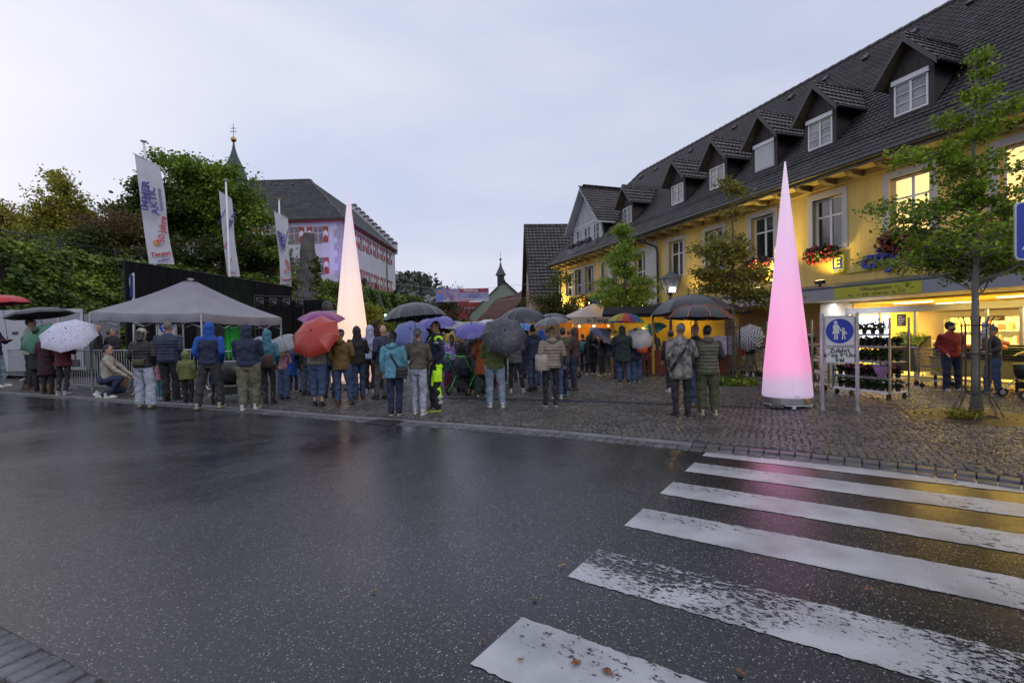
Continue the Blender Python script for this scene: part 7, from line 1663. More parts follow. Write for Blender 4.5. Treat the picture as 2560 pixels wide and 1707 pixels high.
# ================================================================ PEOPLE
SKIN = [mat('skin_light', (.42, .25, .18), .55, .08, 12), mat('skin_tan', (.30, .17, .115), .55, .08, 12)]
FT = bpy.data.textures.new('fold_noise', 'CLOUDS'); FT.noise_scale = .10; FT.noise_depth = 3
PT = bpy.data.textures.new('puff_noise', 'CLOUDS'); PT.noise_scale = .25
HC = {'dark': mat('dark_hair', (.018, .013, .010), .55, .4, 30), 'brown': mat('brown_hair', (.07, .04, .022), .55, .4, 30), 'blond': mat('blond_hair', (.30, .20, .09), .55, .3, 30), 'grey': mat('grey_hair', (.12, .11, .10), .6, .3, 30), 'dkblond': mat('dark_blond_hair', (.16, .10, .05), .55, .3, 30)}
CC = {'navy': (.016, .024, .06), 'black': (.018, .018, .021), 'blue': (.012, .075, .36), 'teal': (.05, .17, .22), 'lblue': (.11, .29, .38), 'khaki': (.13, .125, .085), 'jeans': (.045, .075, .15), 'ljeans': (.20, .25, .33), 'djeans': (.018, .028, .07), 'wjeans': (.33, .36, .44),
      'mustard': (.14, .085, .02), 'red': (.22, .015, .012), 'dred': (.09, .012, .016), 'maroon': (.035, .010, .016), 'white': (.42, .43, .50), 'cream': (.34, .31, .26), 'beige': (.23, .20, .16), 'taupe': (.10, .085, .065), 'olive': (.06, .065, .03), 'green': (.085, .12, .035), 'kgreen': (.13, .15, .04), 'pink': (.36, .17, .22), 'magenta': (.13, .012, .06),
      'grey': (.09, .09, .095), 'rust': (.20, .05, .012), 'brown': (.055, .028, .024), 'purple': (.04, .02, .045), 'dgreen': (.014, .028, .026), 'lilac': (.33, .35, .50), 'denim': (.05, .07, .12), 'dgrey': (.035, .036, .04), 'orange': (.50, .08, .015), 'gkhaki': (.11, .11, .075), 'sage': (.085, .085, .055), 'yellow': (.5, .35, .05), 'violet': (.12, .06, .3)}
HIVIS = mat('hi_vis_yellow', (.42, .75, .01), .6, .08, 8, .5, 9, emit=(.4, .8, 0), es=.12); REFL = mat('reflective_band', (.38, .40, .42), .35, .1, 8)
def cm(c, puffer=False, pat=None):
    if pat: return mat('patterned_%s' % pat[0], CC[c], .85, .3, pat[1], .5, 9, col2=pat[2], c2w=.18)
    return mat('cloth_%s%s' % (c, '_puffer' if puffer else ''), CC[c], .62 if puffer else .8, .2, 7, .8, 11, wave=((4.6, .007, 'Z') if puffer else None))
def rm(o, vox, fold=.0, sm=3):
    m = o.modifiers.new('remesh', 'REMESH'); m.mode = 'VOXEL'; m.voxel_size = vox; m.use_smooth_shade = True
    if fold:
        d = o.modifiers.new('folds', 'DISPLACE'); d.texture = FT; d.strength = fold; d.mid_level = .5; d.texture_coords = 'LOCAL'
    s = o.modifiers.new('smooth', 'SMOOTH'); s.factor = .5; s.iterations = sm
    return o
def shoe_mesh(c, sole, boot=False):
    m = MB(); m.loft([(.0, 0, 0, 0, 0)][:0] or [(.012, 0, .055, .048, .135), (.03, 0, .055, .05, .138), (.055, 0, .04, .045, .115), (.085, 0, -.01, .040, .065), (.115 if not boot else .30, 0, -.03, .042, .050)], 14); m.cur = 1
    m.loft([(0, 0, .055, .049, .140), (.026, 0, .055, .053, .142)], 14); return m.mesh('shoe', [c, sole], True)
SHOES = {}
def shoes(k):
    if k not in SHOES:
        c, s, b = {'white': ((.5, .5, .5), (.55, .55, .5), 0), 'black': ((.012, .012, .012), (.02, .02, .02), 0), 'blackw': ((.015, .015, .018), (.5, .5, .5), 0), 'boot': ((.015, .012, .012), (.02, .02, .02), 1), 'brown': ((.10, .05, .025), (.03, .02, .01), 0), 'bboot': ((.10, .055, .03), (.03, .02, .01), 1), 'cream': ((.38, .34, .27), (.30, .26, .12), 0), 'teal': ((.08, .22, .22), (.4, .4, .4), 0), 'grey': ((.28, .29, .32), (.4, .4, .4), 0), 'yellow': ((.05, .05, .05), (.5, .55, .02), 0)}[k]
        SHOES[k] = shoe_mesh(mat('shoe_' + k, c, .55, .1, 8), mat('sole_' + k, s, .6, .1), b)
    return SHOES[k]
PEOPLE = []
def person(label, u, vf, vt, top='navy', bot='jeans', sh='black', hair='brown', hs='short', face=0, kind='jacket', hem=.84, arms='down', arms2=None, legs='reg', puffer=False, hood=None, hat=None, bulk=1.0, spread=.1, pat=None, bpat=None, skin=0, child=False, vox=None, grp=None, zoff=0.0, crouch=False, sleeve=None, ftop=None, walk=0.0, pos=None, H=None, yaw=0.0, hatc='black', hoodc=None):
    p = ground(u, vf, PZ) if pos is None else Vector(pos)
    if vt is not None:
        hz = at(u, vt, p.y).z; H = (hz - p.z) - (.03 if hood == 'up' or hat else 0)
    js = random.Random(label); face += js.uniform(-9, 9); T = thing('person', label, 'person', tuple(p), R(face), grp); sc = H / 1.75; T.rotation_euler = (R(js.uniform(-1.5, 1.5)), R(js.uniform(-1.8, 1.8)) if not crouch else 0, R(face)); T.scale = (sc, sc, sc)
    d = p.y; vx = vox or (.0125 if d < 13.5 else .017 if d < 20 else .024)
    hsx = 1.0 if not child else 1.0 + .5 * min(1, max(0, (1.65 - H) / .8))
    sw = .185 * bulk * (.93 if child else 1); drop = 0.0; neckz = 1.46; hipz = .92
    lean = 0.0
    # ---- pose joints
    legsJ = []
    for s in (-1, 1):
        hx = s * .088 * bulk; fx = s * spread + js.uniform(-.03, .03); fy = js.uniform(-.09, .09)
        if crouch:
            legsJ.append([(hx, 0, .42), (s * .16, .38 if s > 0 else .30, .46 if s > 0 else .16), (s * .14, .12 if s > 0 else -.12, .09)])
        else: legsJ.append([(hx, 0, hipz), (hx * .5 + fx * .55 + 0, .03 + fy * .5, .50), (fx, fy, .09)])
    zc = -.50 if crouch else 0.0; yc = .10 if crouch else 0.0
    A = {'down': [(.235, -.03, 1.15), (.235, .05, .90)], 'pocket': [(.248, -.06, 1.15), (.18, .12, .96)], 'hold': [(.235, .04, 1.14), (.12, .25, 1.28)], 'cross': [(.238, .05, 1.14), (.03, .22, 1.13)], 'back': [(.24, -.12, 1.15), (.07, -.16, .95)], 'phone': [(.21, .10, 1.16), (.10, .30, 1.22)], 'reach': [(.22, .2, 1.16), (.15, .42, .98)], 'bent': [(.28, .02, 1.16), (.28, .26, 1.12)]}
    armsJ = []
    for s, k in ((-1, arms2 or arms), (1, arms)):
        e, w_ = A[k]; f = (bulk - 1) * .12
        armsJ.append([(s * sw, 0, 1.40), (s * (e[0] + f), e[1], e[2]), (s * (w_[0] + f * (.5 if k in ('down', 'back') else .2)), w_[1], w_[2])])
    off = Vector((0, yc, zc))
    armsJ = [[Vector(q) + off for q in a] for a in armsJ]
    hc = Vector((0, .01, 1.625)) + off; Mh = Matrix.Translation(hc) @ Matrix.Rotation(R(yaw + js.uniform(-22, 22) * (yaw == 0)), 4, 'Z') @ Matrix.Rotation(R(js.uniform(-9, 7)), 4, 'X') @ Matrix.Rotation(R(js.uniform(-7, 7)), 4, 'Y') @ Matrix.Diagonal((hsx, hsx, hsx, 1))
    if hsx > 1: Mh.translation.z += .02 - .12 * (hsx - 1)
    # ---- body: one continuous skin mesh
    b = MB()
    b.ball((0, 0, 0), (.075, .095, .12), 16, 12, Mh); b.ball((0, .028, -.065), (.055, .066, .06), 12, 8, Mh)
    b.add([Mh @ Vector(q) for q in ((-.013, .09, -.02), (.013, .09, -.02), (0, .122, -.022), (0, .088, .025))], [(0, 1, 2), (1, 3, 2), (3, 0, 2), (0, 3, 1)])
    b.ball((0, .085, -.055), (.022, .018, .012), 8, 6, Mh)
    for s in (-1, 1): b.ball((s * .077, -.008, -.005), (.012, .02, .03), 8, 6, Mh)
    b.capsule(Vector((0, -.01, 1.40)) + off, .055, hc + Vector((0, -.01, -.07)), .052, 10)
    b.loft([(z + zc, 0, y + yc, rx * bulk, ry * bulk) for z, y, rx, ry in ((.90, 0, .13, .09), (1.0, 0, .13, .085), (1.12, 0, .12, .08), (1.3, 0, .14, .09), (1.40, 0, .14, .07), (1.45, -.01, .07, .05))], 12)
    for J in legsJ:
        b.capsule(J[0], .075 * bulk, J[1], .05, 8); b.capsule(J[1], .048, J[2], .034, 8); b.capsule(J[2], .034, (J[2][0], J[2][1] + .09, .04), .03, 6)
    for s, J in zip((-1, 1), armsJ):
        b.capsule(J[0], .042, J[1], .036, 8); b.capsule(J[1], .034, J[2], .024, 8)
        dr = (J[2] - J[1]).normalized(); side = dr.cross(Vector((0, 0, 1))); side = side.normalized() if side.length > .1 else Vector((1, 0, 0)); nn = side.cross(dr)
        pc_ = J[2] + dr * .045; b.capsule(J[2] + side * .012, .020, pc_ + side * .018 + dr * .02, .017, 6); b.capsule(J[2] - side * .012, .020, pc_ - side * .018 + dr * .02, .017, 6)
        for q, ln in ((-.030, .045), (-.010, .055), (.011, .05), (.031, .038)):
            k0 = pc_ + side * q + dr * .03; k1 = k0 + dr * ln * .6 - nn * .008; k2 = k1 + dr * ln * .3 - nn * ln * .6; b.tube([k0 - dr * .02, k1, k2], [.0095, .009, .007], 5)
        b.tube([J[2] + side * .02 * -s + dr * .015, J[2] + side * -.045 * s + dr * .05 - nn * .012, J[2] + side * -.045 * s + dr * .08 - nn * .02], [.012, .010, .008], 5)
    rm(b.build('body', SKIN[skin], T, smooth=True), vx * .85, 0, 1)
    if abs(((face + yaw + 180) % 360) - 180) > 25:
        for s in (-1, 1): MB().ball((s * .029, .083, .012), (.012, .009, .008), 8, 6, Mh).build('eye', mat('eye_dark', (.05, .04, .035), .2, 0), T)
        MB().ball((0, .097, -.052), (.024, .008, .006), 8, 4, Mh).build('mouth', mat('lips', (.25, .08, .07), .5, 0), T)
        MB().tube([Mh @ Vector(q) for q in ((-.045, .082, .034), (-.028, .092, .04), (-.012, .092, .034))], .005, 4).tube([Mh @ Vector(q) for q in ((.045, .082, .034), (.028, .092, .04), (.012, .092, .034))], .005, 4).build('eyebrows', HC['dark'], T)
    # ---- trousers / skirt
    lw_ = {'slim': (.082, .062, .045), 'reg': (.092, .075, .062), 'wide': (.098, .095, .105), 'crop': (.095, .08, .075), 'cargo': (.098, .09, .072)}.get(legs, (.092, .075, .062))
    if legs == 'skirt':
        t_ = MB(); t_.loft([(.16, 0, .02, .24, .20), (.5, 0, .01, .20, .17), (.85, 0, 0, .165, .13), (.98, 0, 0, .14, .11)], 18); rm(t_.build('skirt', cm(bot, pat=bpat), T, smooth=True), vx, .03)
    else:
        t_ = MB(); t_.loft([(hipz - .10 + zc * .98 if not crouch else .34, 0, 0, .13 * bulk, .105 * bulk), (hipz + (zc if crouch else 0), 0, -.012, .155 * bulk, .118 * bulk), (1.02 + (zc if crouch else 0), 0, 0, .135 * bulk, .10 * bulk)], 14)
        for J in legsJ:
            e = Vector(J[2]) - Vector((0, 0, .035)); 
            if legs == 'crop': e = Vector(J[1]).lerp(Vector(J[2]), .62)
            k = 1.12 if bulk > 1.1 else 1.0
            t_.capsule(Vector(J[0]) - Vector((0, 0, .02)), lw_[0] * k * bulk, J[1], lw_[1] * k, 10); n_ = 7
            pts = [Vector(J[1]).lerp(e, i / n_) + Vector((.006 * math.sin(i * 2.6), .008 * math.sin(i * 2.1), 0)) for i in range(n_ + 1)]
            t_.tube(pts, [(lw_[1] * (1 - i / n_) + lw_[2] * i / n_) * k for i in range(n_ + 1)], 12)
        if legs == 'cargo':
            for s, J in zip((-1, 1), legsJ): q = Vector(J[1]).lerp(Vector(J[0]), .35); t_.box(q.x + s * .05 - .05, q.x + s * .05 + .045, q.y - .07, q.y + .07, q.z - .09, q.z + .09)
        rm(t_.build('trousers', cm(bot, pat=bpat), T, smooth=True), vx, .044)
    # ---- top
    hz0 = hem; wd = {'coat': 1.10, 'puffer': 1.16, 'jacket': 1.08, 'hoodie': 1.06, 'vest': 1.14, 'sweater': 1.0}.get('puffer' if puffer else kind, 1.08)
    j = MB(); fl_ = 1.14 if kind == 'coat' else 1.0
    prof = [(hz0, .165 * fl_, .125 * fl_), (hz0 + .05, .168 * fl_, .128 * fl_), (max(hz0 + .08, 1.0), .158, .118), (1.12, .155, .115), (1.28, .172, .122), (1.37, .172, .112), (1.43, .125, .085), (1.475, .072, .068)]
    j.loft([(z + zc, 0, yc - .004, rx * wd * bulk, ry * wd * bulk) for z, rx, ry in prof], 18)
    ar = {'vest': 0}.get(kind, 1)
    sr = (.058, .051, .041) if not puffer else (.068, .062, .048); sr = tuple(x * (1 + .35 * (bulk - 1)) for x in sr)
    for J in armsJ:
        if ar: j.capsule(J[0] - Vector((0, 0, .012)), sr[0] * 1.05, J[1], sr[1], 10); j.capsule(J[1], sr[1], J[1].lerp(J[2], .93), sr[2], 10)
    if hood == 'down': j.ball(Vector((0, -.095, 1.45)) + off, (.125, .075, .07), 12, 8)
    if hood == 'up' and (hoodc is None): 
        j.ball(hc + Vector((0, -.022, .005)), (.104 * hsx, .112 * hsx, .142 * hsx), 16, 12); j.loft([(1.40 + zc, 0, -.01 + yc, .14, .10), (1.50 + zc, 0, -.02 + yc, .10, .10), (1.58 + zc, 0, -.03 + yc, .095, .10)], 14)
    if hood is None and kind != 'sweater': j.loft([(1.44 + zc, 0, -.01 + yc, .088, .082), (1.505 + zc, 0, -.018 + yc, .076, .074)], 14)
    jo = j.build('vest' if kind == 'vest' else 'coat' if kind == 'coat' else 'jacket', cm(top, puffer, pat), T, smooth=True); rm(jo, vx, .042 if not puffer else .022, 2)
    if hoodc and hood == 'up':
        h_ = MB(); h_.ball(hc + Vector((0, -.022, .005)), (.104, .112, .142), 16, 12); h_.loft([(1.30 + zc, 0, -.012, .185, .125), (1.40 + zc, 0, -.01 + yc, .172, .117), (1.50 + zc, 0, -.02 + yc, .10, .10), (1.58 + zc, 0, -.03 + yc, .095, .10)], 16)
        for J in armsJ: h_.capsule(J[0], .072, J[1], .064, 10); h_.capsule(J[1], .064, J[1].lerp(J[2], .9), .052, 10)
        rm(h_.build('hood', cm(hoodc), T, smooth=True), vx, .028, 2)
    if kind == 'vest' and sleeve:
        s_ = MB()
        for J in armsJ: s_.capsule(J[0] - Vector((0, 0, .012)), .062, J[1], .056, 10); s_.capsule(J[1], .055, J[1].lerp(J[2], .93), .043, 10)
        s_.loft([(1.30 + zc, 0, yc, .16 * bulk, .10 * bulk), (1.42 + zc, 0, yc, .13, .085), (1.48 + zc, 0, yc, .07, .065)], 14); rm(s_.build('sleeves', cm(sleeve), T, smooth=True), vx, .02)
    # ---- hair / hats
    if hood != 'up':
        hm = HC.get(hair)
        if hs != 'bald':
            h_ = MB(); h_.ball((0, -.021, .022), (.084, .097, .108), 14, 10, Mh)
            if hs in ('long', 'bob'):
                zl = -.16 if hs == 'bob' else -.30; h_.loft([(z, 0, -.045 - .02 * i, .085 - .004 * i, .058) for i, z in enumerate((.02, -.06, -.12, zl))][::-1], 12, Mh)
            if hs == 'pony': h_.ball((0, -.105, .02), (.035, .035, .035), 8, 6, Mh); h_.tube([Mh @ Vector(q) for q in ((0, -.11, .02), (.012, -.145, -.05), (.02, -.135, -.16), (.025, -.12, -.29))], [.022, .032, .028, .008], 8)
            if hs == 'tousled': 
                for k in range(9): a = k * .7; h_.ball((.06 * math.cos(a), -.03 + .06 * math.sin(a), .06 + .02 * math.sin(k * 3)), (.035, .035, .035), 8, 6, Mh)
            rm(h_.build('hair', hm, T, smooth=True), max(vx * .8, .01), .014, 1)
        if hat == 'cap':
            h_ = MB(); h_.ball((0, -.012, .045), (.090, .102, .085), 16, 8, Mh); h_.loft([(.045, 0, .10, .07, .085), (.057, 0, .10, .07, .085)], 14, Mh); rm(h_.build('cap', cm(hatc), T, smooth=True), .011, 0, 1)
        if hat == 'beanie':
            h_ = MB(); h_.ball((0, -.012, .05), (.093, .104, .095), 16, 10, Mh); h_.loft([(.015, 0, -.01, .094, .105), (.055, 0, -.01, .096, .107)], 16, Mh); rm(h_.build('beanie', cm(hatc), T, smooth=True), .011, 0, 1)
            if hatc == 'grey': MB().ball((0, -.02, .165), (.035, .035, .035), 10, 8, Mh).build('pompom', cm('black'), T)
    # ---- shoes
    for s, J in zip((-1, 1), legsJ):
        o_ = link('shoe', shoes(sh), T, loc=(J[2][0], J[2][1] - .01, 0), rot=(0, 0, R(-7 * s)))
        if crouch and s < 0: o_.rotation_euler = (R(-38), 0, 0); o_.location = (J[2][0], J[2][1] - .1, .03)
    MW = Matrix.Translation(p) @ Matrix.Rotation(R(face), 4, 'Z') @ Matrix.Diagonal((sc, sc, sc, 1))
    return dict(T=T, M=MW, hr=MW @ armsJ[1][2], hl=MW @ armsJ[0][2], sc=sc, body=jo)
# ---------------- umbrellas
def umbrella(label, apex, hand, Rr, cols, n=8, depth=.40, ribs_m=None, fm=None, handle=True, dots=None, hang=0.0, tr=.0):
    depth = min(.58, depth * 1.4); ax = (Vector(apex) - Vector(hand)); Ls = ax.length; ax.normalize(); q = ax.to_track_quat('Z', 'Y')
    T = link('umbrella', None, None, tuple(apex), None, label, 'umbrella', 'open umbrellas in the crowd'); T.rotation_mode = 'QUATERNION'; T.rotation_quaternion = q
    ms = [fm(c) if callable(fm) else mat('umbrella_%s' % c, CC[c] if c in CC else UC[c], .36, .15, 5, .35, 14, transl=tr) for c in cols]
    key = (n, round(depth, 2)); 
    if key not in UP:
        vs, fs = [], []; a0 = 2 * math.pi / n; nr_, na = 8, 4
        for i in range(nr_ + 1):
            f = i / nr_; 
            for j_ in range(na + 1):
                g_ = j_ / na; a = a0 * g_; sag = 1 - .10 * (4 * g_ * (1 - g_)) * f * (8 / n); th_ = f * 1.08; rr_ = math.sin(th_) / math.sin(1.08) * (1 - .045 * 4 * g_ * (1 - g_) * (8 / n) * f ** 3)
                z = -depth * (1 - math.cos(th_)) / (1 - math.cos(1.08)) * (1 + .05 * 4 * g_ * (1 - g_) * f)
                ra = rr_ * (1 - (1 - math.cos(a0 / 2)) * (4 * g_ * (1 - g_)) * .8); vs.append((ra * math.cos(a), ra * math.sin(a), z))
        for i in range(nr_):
            for j_ in range(na): k = i * (na + 1) + j_; fs.append((k, k + na + 1, k + na + 2, k + 1))
        UP[key] = (vs, fs)
    cache = {}
    for k in range(n):
        m = ms[k % len(ms)]
        if m.name not in cache:
            mb = MB(); mb.add(UP[key][0], UP[key][1]); cache[m.name] = mb.mesh('canopy_panel', m, True)
        link('canopy_panel', cache[m.name], T, rot=(0, 0, 2 * math.pi * k / n), scale=(Rr, Rr, Rr))
    rib = MB(); pts = [(math.sin(f * 1.08) / math.sin(1.08), 0, -depth * (1 - math.cos(f * 1.08)) / (1 - math.cos(1.08)) - .012) for f in np.linspace(0.02, 1.015, 8)]
    rib.tube(pts, .006 / Rr if ribs_m is None else .009 / Rr, 4)
    if ribs_m: rib.tube([(x, y, z + .02) for x, y, z in pts], .007 / Rr, 4)
    rme = rib.mesh('rib', ribs_m or M_STEEL)
    for k in range(n): link('rib', rme, T, rot=(0, 0, 2 * math.pi * k / n), scale=(Rr, Rr, Rr))
    MB().tube([(0, 0, .06), (0, 0, -Ls - .02)], .007, 6).build('shaft', M_BLACK, T); MB().tube([(0, 0, -Ls + .02), (0, 0, -Ls - .10)], .015, 8).build('handle', M_BLACK, T); MB().tube([(0, 0, -.005), (0, 0, .075)], [.013, .006], 8).build('tip', M_BLACK, T)
    return T
UP = {}
UC = {'u_red': (.36, .03, .018), 'u_bred': (.42, .01, .015), 'u_green': (.02, .12, .07), 'u_purple': (.20, .025, .15), 'u_lilac': (.13, .16, .42), 'u_peri': (.08, .07, .30), 'u_black': (.018, .019, .024), 'u_charcoal': (.035, .037, .045), 'u_grey': (.075, .072, .085), 'u_navy': (.02, .022, .06), 'u_white': (.42, .44, .48), 'u_sky': (.05, .17, .45), 'u_cyan': (.06, .30, .45),
      'r1': (.02, .12, .35), 'r2': (.05, .30, .07), 'r3': (.38, .42, .02), 'r4': (.45, .22, .02), 'r5': (.45, .06, .015), 'r6': (.16, .02, .2), 'r7': (.07, .04, .3), 'r8': (.03, .05, .35)}
def pat_mat(name, base, spots, scale=14, thr=.34, base_tr=.35, check=False):
    if name in MATS: return MATS[name]
    m = bpy.data.materials.new(name); m.use_nodes = True; MATS[name] = m; t = m.node_tree; N = t.nodes; lk = t.links.new; b = N['Principled BSDF']; tcn = N.new('ShaderNodeTexCoord')
    if check:
        sx = N.new('ShaderNodeSeparateXYZ'); lk(tcn.outputs['Object'], sx.inputs[0]); outs = []
        for ax_ in (0, 1):
            a = N.new('ShaderNodeMath'); a.operation = 'MULTIPLY'; a.inputs[1].default_value = scale; lk(sx.outputs[ax_], a.inputs[0]); s = N.new('ShaderNodeMath'); s.operation = 'SINE'; lk(a.outputs[0], s.inputs[0]); g = N.new('ShaderNodeMath'); g.operation = 'GREATER_THAN'; g.inputs[1].default_value = .1; lk(s.outputs[0], g.inputs[0]); outs.append(g)
        ad = N.new('ShaderNodeMath'); ad.operation = 'ADD'; lk(outs[0].outputs[0], ad.inputs[0]); lk(outs[1].outputs[0], ad.inputs[1]); hf = N.new('ShaderNodeMath'); hf.operation = 'MULTIPLY'; hf.inputs[1].default_value = .5; lk(ad.outputs[0], hf.inputs[0]); fac = hf.outputs[0]
        mxn = N.new('ShaderNodeMixRGB'); lk(fac, mxn.inputs[0]); mxn.inputs[1].default_value = base + (1,); mxn.inputs[2].default_value = spots[0] + (1,); lk(mxn.outputs[0], b.inputs['Base Color'])
    else:
        v = N.new('ShaderNodeTexVoronoi'); v.inputs['Scale'].default_value = scale; v.inputs['Randomness'].default_value = .9; lk(tcn.outputs['Object'], v.inputs['Vector'])
        nz_ = N.new('ShaderNodeTexNoise'); nz_.inputs['Scale'].default_value = scale * 3; lk(tcn.outputs['Object'], nz_.inputs['Vector']); ad = N.new('ShaderNodeMath'); ad.operation = 'MULTIPLY_ADD'; ad.inputs[1].default_value = .25 if thr > .2 else 0; lk(nz_.outputs[0], ad.inputs[0]); lk(v.outputs['Distance'], ad.inputs[2])
        lt = N.new('ShaderNodeMath'); lt.operation = 'LESS_THAN'; lt.inputs[1].default_value = thr; lk(ad.outputs[0], lt.inputs[0])
        sc3 = N.new('ShaderNodeSeparateColor'); lk(v.outputs['Color'], sc3.inputs[0]); cr = N.new('ShaderNodeValToRGB'); cr.color_ramp.interpolation = 'CONSTANT'; lk(sc3.outputs[0], cr.inputs[0])
        cr.color_ramp.elements[0].color = spots[0] + (1,); cr.color_ramp.elements[1].position = .999; cr.color_ramp.elements[1].color = spots[-1] + (1,)
        for i, c in enumerate(spots[1:]): e = cr.color_ramp.elements.new((i + 1) / len(spots)); e.color = c + (1,)
        mxn = N.new('ShaderNodeMixRGB'); lk(lt.outputs[0], mxn.inputs[0]); mxn.inputs[1].default_value = base + (1,); lk(cr.outputs[0], mxn.inputs[2]); lk(mxn.outputs[0], b.inputs['Base Color'])
    b.inputs['Roughness'].default_value = .5; return m
# ---------------- bags
def strap(T, M, pts, m=None, r=.011): MB().tube([M @ Vector(q) for q in pts], [r * 1.0] * len(pts), 5, ry=[r * 2.0] * len(pts)).build('strap', m or M_BLACK, T)
def bag(label, P, pos, size, m, straps=None, rot=0, kind='handbag', stm=None):
    T = thing(kind, label, 'bag', (0, 0, 0)); M = P['M'] @ Matrix.Translation(pos) @ Matrix.Rotation(R(rot), 4, 'Z'); a, b_, c = size
    mb = MB(); mb.loft([(-c, 0, 0, a * .86, b_ * .85), (-c * .9, 0, 0, a, b_), (c * .6, 0, 0, a * .98, b_ * .95), (c, 0, 0, a * .86, b_ * .5)], 4 * 4, M @ Matrix.Identity(4)); mb.build('pouch', m, T, smooth=True)
    if straps: strap(T, P['M'], straps, stm)
    return T
# ================================================================ THE CROWD
def ap(u, v, Y): return at(u, v, Y)
P = person
# left group
p = P('person cut off by the left edge in purple jacket and pale jeans with white sneakers', -6, 968, 800, 'purple', 'ljeans', 'white', 'dark', face=-80, arms='phone')
umbrella('bright red umbrella cut off at the far left edge', ap(2, 738, p['hr'].y - .05), p['hr'] + Vector((0, 0, .1)), .80, ['u_bred'], depth=.27)
p = P('man in beige jacket under the flat black umbrella by the trailer', 77, 972, 795, 'cream', 'black', 'brown', 'dark', face=-40, arms='hold', bulk=1.1, yaw=-20)
umbrella('flat black umbrella over the man in beige jacket', ap(97, 770, p['hr'].y), p['hr'] + Vector((0, 0, .05)), .93, ['u_black'], depth=.2)
p = P('person in black clothes hidden behind the green umbrella', 100, 978, 818, 'black', 'black', 'black', 'dark', face=20, kind='coat', hem=.6, arms='hold')
umbrella('green umbrella tilted down beside the floral one', ap(92, 835, p['hr'].y - .45), p['hr'], .62, ['u_green'], depth=.25)
p = P('person in long dark maroon cape and brown ankle boots', 122, 984, 826, 'maroon', 'black', 'bboot', 'dark', face=10, kind='coat', hem=.52, bulk=1.12)
bag('small cream handbag at the hip of the maroon cape', p, (.22, .0, .80), (.08, .05, .12), cm('cream'), [(.22, 0, .9), (.2, -.05, 1.2), (.16, 0, 1.42)])
p = P('person in dark red coat holding the white floral umbrella', 163, 986, 828, 'dred', 'black', 'grey', 'brown', face=5, kind='coat', hem=.78, arms='hold', legs='slim', bulk=1.08)
FLORAL = pat_mat('floral_umbrella', (.50, .50, .62), [(.4, .04, .03), (.08, .06, .35), (.3, .04, .12), (.35, .2, .05), (.05, .05, .2)], 13, .36)
umbrella('white umbrella with small colourful flowers tilted toward the street', ap(165, 822, p['hr'].y - .5), p['hr'], .72, ['x'], depth=.26, fm=lambda c: FLORAL)
bag('small grey handbag carried right of the dark red coat', p, (.30, .0, .86), (.10, .06, .10), cm('grey'), [(.28, 0, .95), (.26, .02, 1.1), (.24, .05, 1.15)])
P('blonde woman in black jacket under the gazebo looking right', 248, 946, 812, 'black', 'black', 'black', 'blond', hs='bob', face=-60)
P('person with brown hair bending behind the blonde woman', 274, 944, 824, 'black', 'djeans', 'black', 'brown', face=-20)
P('elderly grey haired man in black jacket with blue scarf facing the street', 292, 962, 820, 'black', 'black', 'black', 'grey', face=160, arms='cross', bulk=1.1, yaw=-15)
# crouching man
c_ = ground(262, 994, PZ)
p = P('crouching man in white jacket beside a checked paper bag', 262, 994, None, 'cream', 'djeans', 'white', 'dark', face=-62, H=2.05, crouch=True, arms='reach', bulk=1.08, hem=.86, yaw=-12)
pb = thing('paper_bag', 'brown checked paper shopping bag held by the crouching man', 'bag', tuple(ground(296, 986, PZ) + Vector((0, 0, .20))), R(-8))
m = MB(); m.box(-.21, .21, -.1, -.095, 0, .40).box(-.21, .21, .095, .1, 0, .40).box(-.21, -.205, -.095, .095, 0, .40).box(.205, .21, -.095, .095, 0, .40).box(-.21, .21, -.1, .1, -.005, 0); m.build('paper', pat_mat('checked_paper', (.22, .13, .07), [(.36, .28, .18)], 45, check=True), pb)
for yy in (-.1, .1): MB().tube([(-.08, yy, .40), (-.07, yy, .50), (.07, yy, .50), (.08, yy, .40)], .006, 5).build('handle', cm('brown'), pb)
p = P('woman in beige cap and black puffer jacket with very pale wide jeans', 362, 1017, 817, 'black', 'wjeans', 'cream', 'dark', hs='bob', face=12, puffer=True, legs='wide', hat='cap', hatc='cream', hem=.88, arms='pocket', spread=.13)
bag('olive green belt bag across the back of the black puffer jacket', p, (-.02, -.17, 1.0), (.13, .045, .07), cm('olive'), [(-.12, -.16, 1.02), (-.16, -.12, 1.25), (-.13, 0, 1.46)], stm=cm('beige'))
P('man in dark navy quilted puffer jacket and black trousers', 424, 1002, 804, 'navy', 'black', 'black', 'grey', puffer=True, bulk=1.22, arms='down', hem=.86)
P('small child in pink top and teal trousers behind the navy puffer man', 400, 998, 900, 'pink', 'teal', 'white', 'blond', hs='bob', child=True)
P('child in olive green puffer jacket with hood up', 471, 1009, 876, 'kgreen', 'black', 'blackw', 'brown', puffer=True, child=True, hood='up', bulk=1.25, hem=.82)
P('man in bright blue hooded jacket with dark back panel standing wide legged', 526, 1020, 803, 'navy', 'dgrey', 'cream', 'dark', hood='up', hoodc='blue', bulk=1.12, spread=.20, hem=.90, arms='pocket')
P('child in dark blue jacket behind the wide legged man', 536, 1004, 915, 'navy', 'black', 'blackw', 'dark', child=True)
P('broad man in navy hooded jacket and khaki cargo trousers with white shoes', 625, 1023, 808, 'navy', 'khaki', 'white', 'dark', hood='up', bulk=1.26, legs='cargo', arms='cross', hem=.90, spread=.11)
p = P('woman in teal hooded rain jacket with brown backpack', 673, 1010, 821, 'teal', 'black', 'boot', 'brown', hood='up', legs='slim', hem=.92, arms='pocket', bulk=.98)
